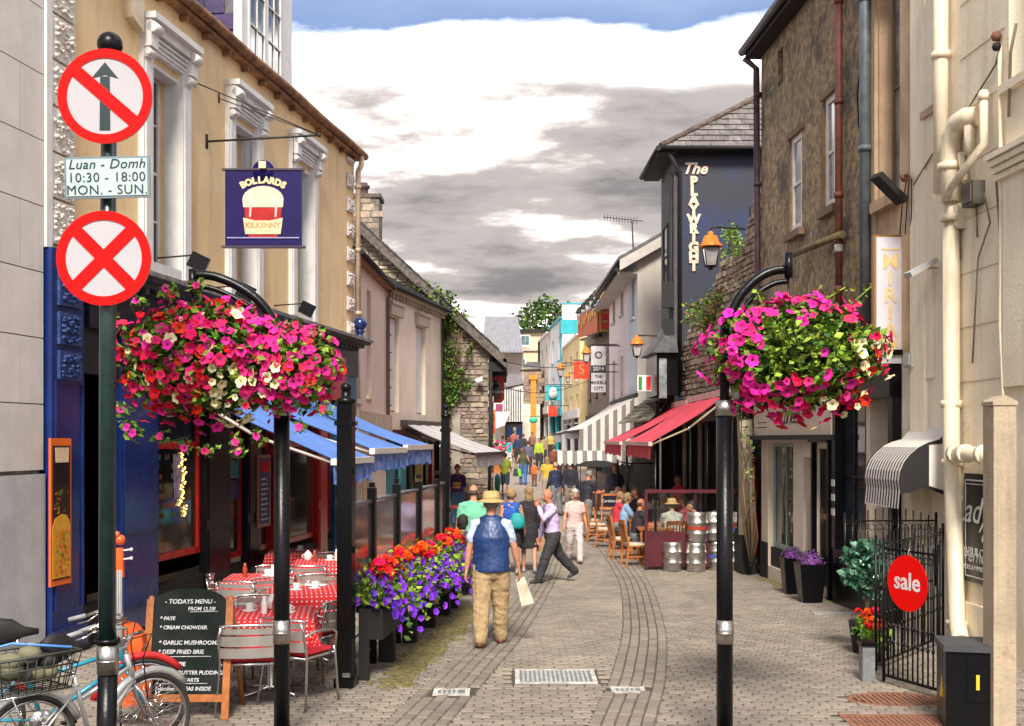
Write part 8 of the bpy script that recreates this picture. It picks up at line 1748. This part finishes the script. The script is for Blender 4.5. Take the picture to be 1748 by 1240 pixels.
    for l in lg:
        ap = l[2]; lift = ap.z - an; pitch = -min(.9, lift * 5) if lift > .01 else 0
        fdv = V((0, math.cos(pitch), math.sin(pitch))); dn = V((0, 0, -1)) if not pitch else V((0, math.sin(pitch), -math.cos(pitch)))
        b0 = ap + dn * (an - .022 * k) ; m = MB(); rounded(m, [b0 - fdv * .022 * k, b0 + fdv * .02 * k, b0 + fdv * .060 * k, b0 + fdv * .088 * k], [.024 * k, (.024 * k, .023 * k), (.022 * k, .018 * k), (.020 * k, .013 * k)], shc, 10); rounded(m, [ap + V((0, 0, .01 * k)), b0], [.022 * k, .024 * k], shc, 10)
        m.build('shoe', th, world=False)
    th['_w'] = 0; del th['_w']
    return th, wr, hp, dict(sh=sh, pel=pel, k=k, ud=ud)
def in_world(th, p): return wm(th) @ V(p)

# the man in the straw hat
t1, w1, hp1, i1 = person('man in a straw hat and shiny navy waistcoat walking away with a paper bag', 838, 12.8, 1.74, -3, ('pale_blue_shirt', (.50, .58, .72)), ('khaki', (.42, .29, .15), .15), legs=((-10, 12), (13, 4)), arms=((-4, 13, 8, 0), (6, 17, 10, 0)), hair='short', hairc=(.30, .25, .2), hat=1, vest=('navy_sheen', (.012, .045, .17)), shoes=(.22, .07, .03), vox=.011, bulk=1.16)
m = MB(); hand = w1[1][2] + w1[1][3] * .12; q = Matrix.Rotation(rad(-16), 3, 'Y')
for f_, z0_, z1_ in ((1, -.34, -.06),):
    c = hand + q @ V((.0, 0, -.155)); m.hexa([c + q @ V(v) for v in ((-.075, -.035, -.17), (.075, -.035, -.17), (.075, .035, -.17), (-.075, .035, -.17), (-.06, -.004, .15), (.05, -.004, .15), (.05, .004, .15), (-.06, .004, .15))], M('paper_bag', (.66, .56, .42), .8, .2, 9, .5, 12))
m.v = [tuple(wm(t1) @ V(v)) for v in m.v]; m.mi(MC['paper_bag'])
bagm = MB(); hw = wm(t1) @ hand; bagm.tube([hw + V((-.04, 0, -.05)), hw + V((0, 0, .0)), hw + V((.04, 0, -.05))], .005, MC['paper_bag'], 5)
m.v += bagm.v; n0 = len(m.v) - len(bagm.v); m.f += [[n0 + i for i in f] for f in bagm.f]; m.m += bagm.m; m.sm += bagm.sm
tag(m.build('paper_bag'), 'folded pale paper bag held in the right hand of the man in the straw hat', 'bag')
# lavender shirt
t2, w2, hp2, i2 = person('balding man in a lavender shirt and dark tie striding left, hand at chin', 943, 20.0, 1.72, 112, ('lavender', (.58, .46, .74), .06), ('charcoal', (.035, .033, .038)), legs=((24, 4), (-26, 18)), arms=((48, 4, 118, 22), (6, 7, 8, 0)), lean=6, sleeve='long', hair='bald', hairc=(.25, .2, .16), shoes=(.02, .018, .016), vox=.012, bulk=1.08, headyaw=14, headpitch=-8, sk=skinr)
m = MB(); k = i2['k']; tiec = clothm('tie_plum', (.10, .03, .16)); f0, f1 = i2['sh'] + V((-.0, .062 * k, .02 * k)), i2['pel'] + V((0, .080 * k, .07 * k)); md = f0.lerp(f1, .5) + V((0, .022 * k, 0)); m.tube([f0, f0.lerp(md, .4) + V((0, .012, 0)), md, f1], [(.008, .018), (.006, .024), (.006, .03), (.006, .036)], tiec, 8); m.build('tie', t2, world=False)
# pink top lady
person('white-haired woman in a pale pink top and light trousers walking towards the camera', 981, 23.6, 1.55, 186, ('dusty_pink', (.62, .44, .40), .08), ('stone_grey', (.60, .52, .50), .08), legs=((14, 6), (-12, 16)), arms=((-8, 14, 20, 0), (10, 14, 15, 0)), hair='curly', hairc=(.66, .60, .54), shoes=(.12, .05, .03), vox=.014, headpitch=-6, bulk=1.05)
tt, wv, _, it = person('blonde woman in a royal blue top walking away with a teal shoulder bag', 873, 21.6, 1.64, 4, ('royal_blue', (.02, .08, .42)), ('black_skirt', (.02, .02, .024)), legs=((12, 6), (-10, 14)), arms=((-4, 8, 10, 0), (4, 14, 20, 0)), sleeve='none', hair='curly', hairc=(.48, .30, .13), shoes=(.45, .42, .4), vox=.014, skirt=.20, bulk=1.05)
m = MB(); tl = M('teal_bag', (.01, .34, .36), .6, .15, 9); c = wm(tt) @ V((.10, -.17, .0)); z0_ = wm(tt) @ (it['pel'] + V((.10, -.16, .20))); rounded(m, [z0_ + V((0, 0, -.12)), z0_, z0_ + V((0, 0, .10))], [(.07, .15), (.07, .15), (.035, .10)], tl, 12); m.tube([z0_ + V((-.07, 0, .12)), wm(tt) @ (it['sh'] + V((.06, -.03, .05))), z0_ + V((.07, 0, .12))], .010, tl, 5); tag(m.build('shoulder_bag'), 'bright teal slouchy shoulder bag on the woman in royal blue', 'bag')
tt, wv, _, it = person('woman with straight fair hair in a long black cardigan walking away', 903, 21.9, 1.68, 2, ('black_knit', (.022, .016, .020)), ('black_skirt', ()), legs=((10, 5), (-10, 14)), arms=((-4, 9, 10, 0), (2, 9, 10, 0)), sleeve='long', hair='long', hairc=(.38, .24, .12), shoes=(.40, .38, .36), vox=.016, skirt=.24, coat=.2)
m = MB(); tb = M('tan_bag', (.38, .22, .11), .7, .2, 9); c = wm(tt) @ (wv[1][2] + V((.03, 0, -.26))); m.hexa([c + V(v) for v in ((-.10, -.05, -.17), (.12, -.05, -.17), (.12, .05, -.17), (-.10, .05, -.17), (-.07, -.02, .12), (.08, -.02, .12), (.08, .02, .12), (-.07, .02, .12))], tb); m.tube([c + V((-.06, 0, .12)), c + V((0, 0, .22)), c + V((.06, 0, .12))], .008, tb, 5); tag(m.build('handbag'), 'tan bag hanging from the hand of the woman in black', 'bag')
m = MB(); c = wm(tt) @ V((-.30, -.1, .62)); m.hexa([c + V(v) for v in ((-.02, -.03, -.30), (.05, -.03, -.30), (.05, .03, -.30), (-.02, .03, -.30), (-.01, -.02, .22), (.02, -.02, .22), (.02, .02, .22), (-.01, .02, .22))], tb); tag(m.build('carrier_bag'), 'slim brown paper carrier between the two women seen from behind', 'bag')
person('stout man in a pale green shirt walking away beside the fence', 808, 18.6, 1.76, -4, ('mint_green', (.16, .50, .32), .08), ('grey_trousers', (.18, .17, .17)), legs=((10, 6), (-12, 12)), arms=((-4, 12, 14, 0), (6, 12, 14, 0)), hair='bald', hairc=(.12, .09, .07), vox=.016, bulk=1.25, x=TX(808, 18.6))
t7, w7, hp7, i7 = person('man in a purple sweatshirt with a yellow emblem standing against the stone wall', 781, 31.5, 1.72, 178, ('purple_sweat', (.05, .025, .13)), ('denim', (.06, .12, .26)), legs=((2, 2), (-2, 2)), arms=((18, 10, 70, 32), (18, 10, 70, 32)), sleeve='long', hair='short', hairc=(.16, .1, .06), vox=.018, z=-.1, sk=skinr)
m = MB(); c = i7['pel'] + V((0, .135, .23)); yl_ = M('emblem_yellow', (.75, .42, .02), .7)
for q in range(2): m.cbox(c + V((0, .0, -.05 + q * .10)), .22, .02, .07, yl_, 0)
m.v = [tuple(v) for v in m.v]; m.build('emblem', t7, world=False)
person('person in a lime yellow vest and dark shorts pushing a buggy past the stone building', 862, 44.0, 1.72, -8, ('hi_vis_yellow', (.38, .48, .04), .08), ('slate_shorts', (.06, .08, .10)), legs=((8, 4), (-10, 12)), arms=((30, 6, 40, 5), (30, 6, 40, 5)), hair='short', vox=.024, shorts=True)
by_ = thing('baby_buggy', 'dark green folding baby buggy beside the stone building', 'buggy', (TX(849, 43), 43, gz(43))); c = V((TX(849, 43), 43, gz(43))); gbm = M('buggy_green', (.02, .14, .11), .7)
for dx in (-.22, .22):
    for dy in (-.3, .3): mb = MB(); mb.lathe(c + V((dx, dy, .1)), [(.0001, -.02), (.1, -.02), (.1, .02), (.0001, .02)], rub, 12, Matrix.Rotation(rad(90), 3, 'Y')); mb.build('wheel', by_)
mb = MB()
for dx in (-.2, .2): mb.tube([c + V((dx, .3, .1)), c + V((dx, -.1, .6)), c + V((dx, -.45, 1.0))], .016, iron, 5); mb.tube([c + V((dx, -.3, .1)), c + V((dx, .15, .7))], .016, iron, 5)
mb.build('frame', by_); mb = MB(); rounded(mb, [c + V((0, .15, .42)), c + V((0, -.1, .5)), c + V((0, -.2, .85))], [(.1, .2), (.12, .22), (.1, .2)], gbm); mb.build('hood', by_)
tt, wv, _, _i = person('woman in a dark green top and jeans walking away with two bags', 893, 50.5, 1.68, 0, ('forest_green', (.06, .08, .03)), ('jeans', (.05, .13, .33)), legs=((8, 4), (-8, 10)), arms=((6, 22, 30, 0), (4, 20, 60, 0)), sleeve='none', hair='long', hairc=(.20, .09, .04), vox=.024)
for dx, c_, nm, lb in ((-.34, (.012, .014, .012), 'bag', 'black shopping bag in the left hand of the woman in jeans'), (-.2, (.12, .50, .02), 'bag', 'bright lime green shopping bag held by the woman in jeans')): m = MB(); c = wm(tt) @ V((dx, -.05, .62)); m.hexa([c + V(v) for v in ((-.13, -.06, -.22), (.13, -.06, -.22), (.13, .06, -.22), (-.13, .06, -.22), (-.08, -.02, .12), (.08, -.02, .12), (.08, .02, .12), (-.08, .02, .12))], M('bag_%g' % c_[1], c_, .6)); m.tube([c + V((-.05, 0, .12)), c + V((0, 0, .25)), c + V((.05, 0, .12))], .008, blackm, 4); tag(m.build(nm), lb, 'bag')
person('small child in a bright orange shirt walking away in the middle of the street', 912, 49.5, 1.08, 0, ('orange_tee', (.85, .14, .02)), ('brown_skin_leg', (.16, .07, .04)), legs=((6, 4), (-6, 8)), hair='short', hairc=(.25, .1, .05), vox=.022)
person('woman in a bright yellow top and beige trousers walking away', 934, 41.5, 1.66, 3, ('sun_yellow', (.62, .40, .05)), ('beige_slacks', (.45, .36, .26)), legs=((7, 4), (-8, 10)), arms=((6, 14, 20, 0), (4, 14, 20, 0)), hair='long', hairc=(.45, .28, .10), vox=.022, bulk=1.1)
person('bald older man in a navy jacket and grey trousers standing beside the woman in yellow', 949, 36.0, 1.72, 30, ('navy_jacket', (.015, .022, .06)), ('mid_grey', (.20, .20, .21)), legs=((6, 3), (-5, 6)), arms=((4, 10, 20, 0), (8, 10, 30, 0)), sleeve='long', hair='bald', hairc=(.5, .46, .42), vox=.02, bulk=1.12, sk=skinr)
person('tall man in a dark open jacket and pale shirt standing by the striped awning', 974, 35.5, 1.80, 165, ('black_jacket', (.018, .018, .03)), ('taupe', (.28, .22, .17)), legs=((3, 2), (-3, 2)), arms=((0, 9, 14, 0), (0, 9, 14, 0)), sleeve='long', hair='short', hairc=(.5, .46, .42), vox=.02, sk=skinr)
person('man in a black polo looking down at his hands beside the cafe chairs', 1000, 29.5, 1.76, -55, ('black_polo', (.02, .018, .03)), ('grey_trousers', ()), legs=((3, 2), (-3, 4)), arms=((30, 6, 60, 20), (30, 6, 65, 20)), lean=8, hair='short', hairc=(.30, .28, .27), vox=.018, headpitch=-30, sk=skinr, bulk=1.08)
person('woman in a dark jacket over a patterned dress standing among the cafe tables', 1050, 31.0, 1.70, 175, ('black_jacket', ()), ('pattern_dress', (.45, .36, .30), .3), legs=((3, 2), (-3, 2)), arms=((0, 10, 14, 0), (0, 10, 14, 0)), sleeve='long', hair='bob', hairc=(.35, .18, .10), vox=.02, skirt=.2, z=-.05)
person('far figure in a hi-vis yellow jacket in the middle of the street', 920, 60, 1.74, 180, ('hi_vis_yellow', ()), ('charcoal', ()), legs=((6, 3), (-6, 6)), sleeve='long', hair='short', vox=.028)
person('far woman in a turquoise top and white trousers', 868, 62, 1.68, 10, ('turquoise_top', (.01, .42, .44)), ('white_slacks', (.66, .62, .60)), legs=((7, 3), (-7, 8)), sleeve='short', hair='bob', hairc=(.1, .05, .03), vox=.028)
for i, (px, Y, c, lb) in enumerate(((902, 57, (.10, .10, .16), 'far walker in slate grey left of the hi-vis jacket'), (962, 46, (.12, .05, .05), 'browsing figure in maroon beside the rack of dark clothes'), (940, 70, (.5, .4, .1), 'tiny far figure in mustard by the turquoise house'), (876, 72, (.4, .1, .1), 'tiny far figure in brick red in front of the ribbed house'), (884, 66, (.02, .03, .08), 'far figure in dark navy beside the dark doorway on the left'), (893, 67, (.03, .03, .03), 'far figure in black just right of the one in navy'), (858, 64, (.45, .45, .45), 'far figure in grey near the flower boxes on the left'), (909, 70, (.25, .12, .08), 'farthest figure in brown at the bend'), (928, 64, (.30, .22, .12), 'far figure in tan at the right of the hi-vis jacket'), (946, 52, (.20, .06, .04), 'far figure in dark red by the small striped awning'))):
    person(lb, px, Y, 1.72, [0, 20, 180, 0, 170, 0, 10, 180, 0, 15][i], ('far_%d' % i, c), ('charcoal', ()), legs=((5, 3), (-5, 6)), sleeve='long', hair='short', vox=.03)
# seated diners
def seat(label, px, Y, face, col, hairt, hairc, **kw): return person(label, px, Y, 1.72, face, col, ('mid_grey', ()), arms=kw.pop('arms', ((35, 8, 55, 15), (35, 8, 60, 15))), seated=True, hair=hairt, hairc=hairc, vox=.018, lean=kw.pop('lean', 8), group='people seated at the cafe', **kw)
seat('seated person in a bright red shirt at the cafe edge', 1052, 27.0, -80, ('red_shirt', (.62, .03, .06)), 'short', (.35, .22, .12))
seat('seated person in a light blue shirt beside the red shirted diner', 1064, 26.2, -85, ('light_blue', (.30, .50, .72)), 'bob', (.42, .28, .14))
seat('seated bald man in a black shirt on the nearer wooden chairs', 1086, 24.1, -75, ('black_polo', ()), 'bald', (.1, .07, .05), sk=skinr, bulk=1.1)
seat('diner in a straw hat and pale checked shirt with his back to the camera', 1149, 23.6, 8, ('checked_pale', (.44, .46, .38), .2), 'short', (.3, .26, .2), hat=1, bulk=1.12, sleeve='long')
seat('diner in a dark top leaning over the near cafe table', 1122, 24.8, 150, ('dark_plum', (.05, .03, .05)), 'bob', (.16, .08, .04))
seat('diner with grey hair and a beige top behind the man in the straw hat', 1134, 26.3, 170, ('beige_top', (.45, .36, .28)), 'short', (.5, .45, .4))
seat('diner in a coral pink top by the screen post', 1176, 25.0, 60, ('coral', (.70, .14, .16)), 'long', (.06, .03, .02))
seat('dark-haired diner in a pale blue shirt bending over beside the kegs', 1200, 23.9, 95, ('light_blue', ()), 'short', (.03, .02, .02), lean=20, bulk=1.1)
seat('diner in black in the middle row under the red awning', 1090, 29.0, 120, ('black_polo', ()), 'short', (.14, .08, .05))
seat('diner with brown hair in black farther under the red awning', 1112, 30.0, 170, ('black_jacket', ()), 'long', (.18, .08, .04))
seat('diner in orange brown at the farthest cafe table', 1074, 30.5, 100, ('rust', (.40, .15, .06)), 'short', (.3, .2, .1))
for i, (px, Y, f_, c, hr_, hc_, lb) in enumerate(((1128, 27.8, 200, (.45, .40, .34), 'bob', (.5, .4, .3), 'diner in oatmeal knitwear behind the row of coral and beige tops'), (1152, 27.4, 150, (.60, .05, .10), 'long', (.10, .05, .03), 'diner in crimson deep under the red awning'),
    (1170, 28.4, 120, (.03, .03, .05), 'short', (.3, .25, .2), 'diner in navy at the back by the dark cafe windows'), (1098, 27.2, -60, (.62, .60, .58), 'short', (.2, .15, .1), 'diner in a white shirt at the second cafe table'), (1062, 29.2, 60, (.10, .25, .14), 'long', (.35, .2, .1), 'diner in bottle green at the third cafe table'), (1190, 26.4, 170, (.20, .22, .30), 'bob', (.4, .3, .2), 'diner in slate blue behind the kegs'))):
    seat(lb, px, Y, f_, ('diner_%d' % i, c), hr_, hc_)
person('waiter in a red waistcoat standing at the dark cafe door', 1160, 27.0, 1.74, 120, ('red_shirt', ()), ('charcoal', ()), legs=((2, 2), (-2, 2)), hair='short', hairc=(.04, .03, .02), vox=.02, sleeve='long')
person('seated person in dark clothes behind the terrace screen near the far post', 787, 17.6, 1.66, -20, ('dark_plum', ()), ('charcoal', ()), seated=True, hair='bob', hairc=(.03, .02, .02), vox=.018, lean=6)
person('seated person in a grey cap-like crop and striped shirt behind the terrace glass', 661, 14.0, 1.68, 30, ('grey_stripe', (.42, .40, .40), .25), ('charcoal', ()), seated=True, hair='short', hairc=(.35, .33, .31), vox=.016, lean=4, z=-.05)
th = thing('red_bench_table', 'dark red cafe table with pale edge by the stone building', 'table', (TX(800, 27.5), 27.5, gz(27.5))); c = V((TX(800, 27.5), 27.5, gz(27.5))); mb = MB(); mb.lathe(c, [(.2, 0), (.03, .04), (.03, .88), (.0001, .88)], iron, 10); mb.build('pedestal', th); mb = MB(); mb.lathe(c + V((0, 0, .9)), [(.0001, 0), (.5, 0), (.52, .03), (.5, .06), (.0001, .06)], M('dark_red_top', (.22, .02, .02), .35), 24); mb.build('tabletop', th)
# dangling goods and clothes rails by the far shops, flowers on the far left
mb = MB(); th = thing('clothes_rail', 'rack of dark clothes outside the far striped awning shop', 'clothes rail', (TX(962, 40), 40, gz(40)))
for k in range(9): mb = MB(); x_ = TX(957, 40) + k * .07; mb.hexa([(x_ + dx * (1 if z_ < 1 else .5), 40 + dy, gz(40) + z_) for z_ in (.35, 1.45) for dx, dy in ((-.05, -.18), (.05, -.18), (.05, .18), (-.05, .18))], clothm('rail_%d' % (k % 3), [(.02, .02, .03), (.22, .12, .08), (.06, .05, .05)][k % 3])); mb.build('garment', th)
mb = MB(); a = TX(955, 40); mb.tube([(a, 40, gz(40)), (a, 40, gz(40) + 1.5), (a + .75, 40, gz(40) + 1.5), (a + .75, 40, gz(40))], .015, iron, 5); mb.build('rail', th)
th = thing('flower_stall', 'bank of pink and white flowers by the far left shop', 'flowers', P(846, 770, 58)); mb = MB(); c = P(845, 772, 58)
leaves(mb, [c + V((R.gauss(0, .45), R.gauss(0, .3), R.uniform(-.6, .6))) for _ in range(600)], .14, [leafd, leafm, leafl]); 
for _ in range(90): join_bloom(mb, R.choice(['pink', 'cream', 'magenta']), c + V((R.gauss(0, .42), -.3 + R.gauss(0, .1), R.uniform(-.6, .6))), V((0, -1, 0)), .06)
mb.build('flowers', th, recalc=False); mb = MB(); mb.box((c.x - .6, 57.8, gz(58)), (c.x + .6, 58.4, c.z - .5), wood); mb.build('stand', th)

# grow the remeshed surfaces, then join hands and faces on
bpy.context.view_layer.update(); dg = bpy.context.evaluated_depsgraph_get(); done = []
for o, ex in PEND: done.append((o, ex, bpy.data.meshes.new_from_object(o.evaluated_get(dg), depsgraph=dg)))
for o, ex, me in done:
    if ex is None and len(me.vertices) > 3500:
        nr = [v.normal.copy() for v in me.vertices]
        for v, n_ in zip(me.vertices, nr):
            q_ = v.co + o.parent.location
            v.co += n_ * (.45 if o.name.startswith('waist') else 1) * (.010 * noise.noise(V((q_.x * 7, q_.y * 7, q_.z * 15 + 2 * noise.noise(q_ * 5)))) + .006 * noise.noise(q_ * 28))
    o.modifiers.clear(); old = o.data; mats = [m for m in old.materials]; nm_ = o.data.name; o.data = me
    if not len(me.materials):
        for m in mats: me.materials.append(m)
    if ex is not None:
        bm = bmesh.new(); bm.from_mesh(me)
        ids = []
        for m in ex.mats:
            if m.name not in [x.name for x in me.materials]: me.materials.append(m)
            ids.append([x.name for x in me.materials].index(m.name))
        vv = [bm.verts.new(v) for v in ex.v]; bm.verts.ensure_lookup_table()
        for f, mi_, s_ in zip(ex.f, ex.m, ex.sm):
            try: fc = bm.faces.new([vv[i] for i in f]); fc.material_index = ids[mi_]; fc.smooth = s_
            except ValueError: pass
        bm.to_mesh(me); bm.free()
    for p_ in me.polygons: p_.use_smooth = True
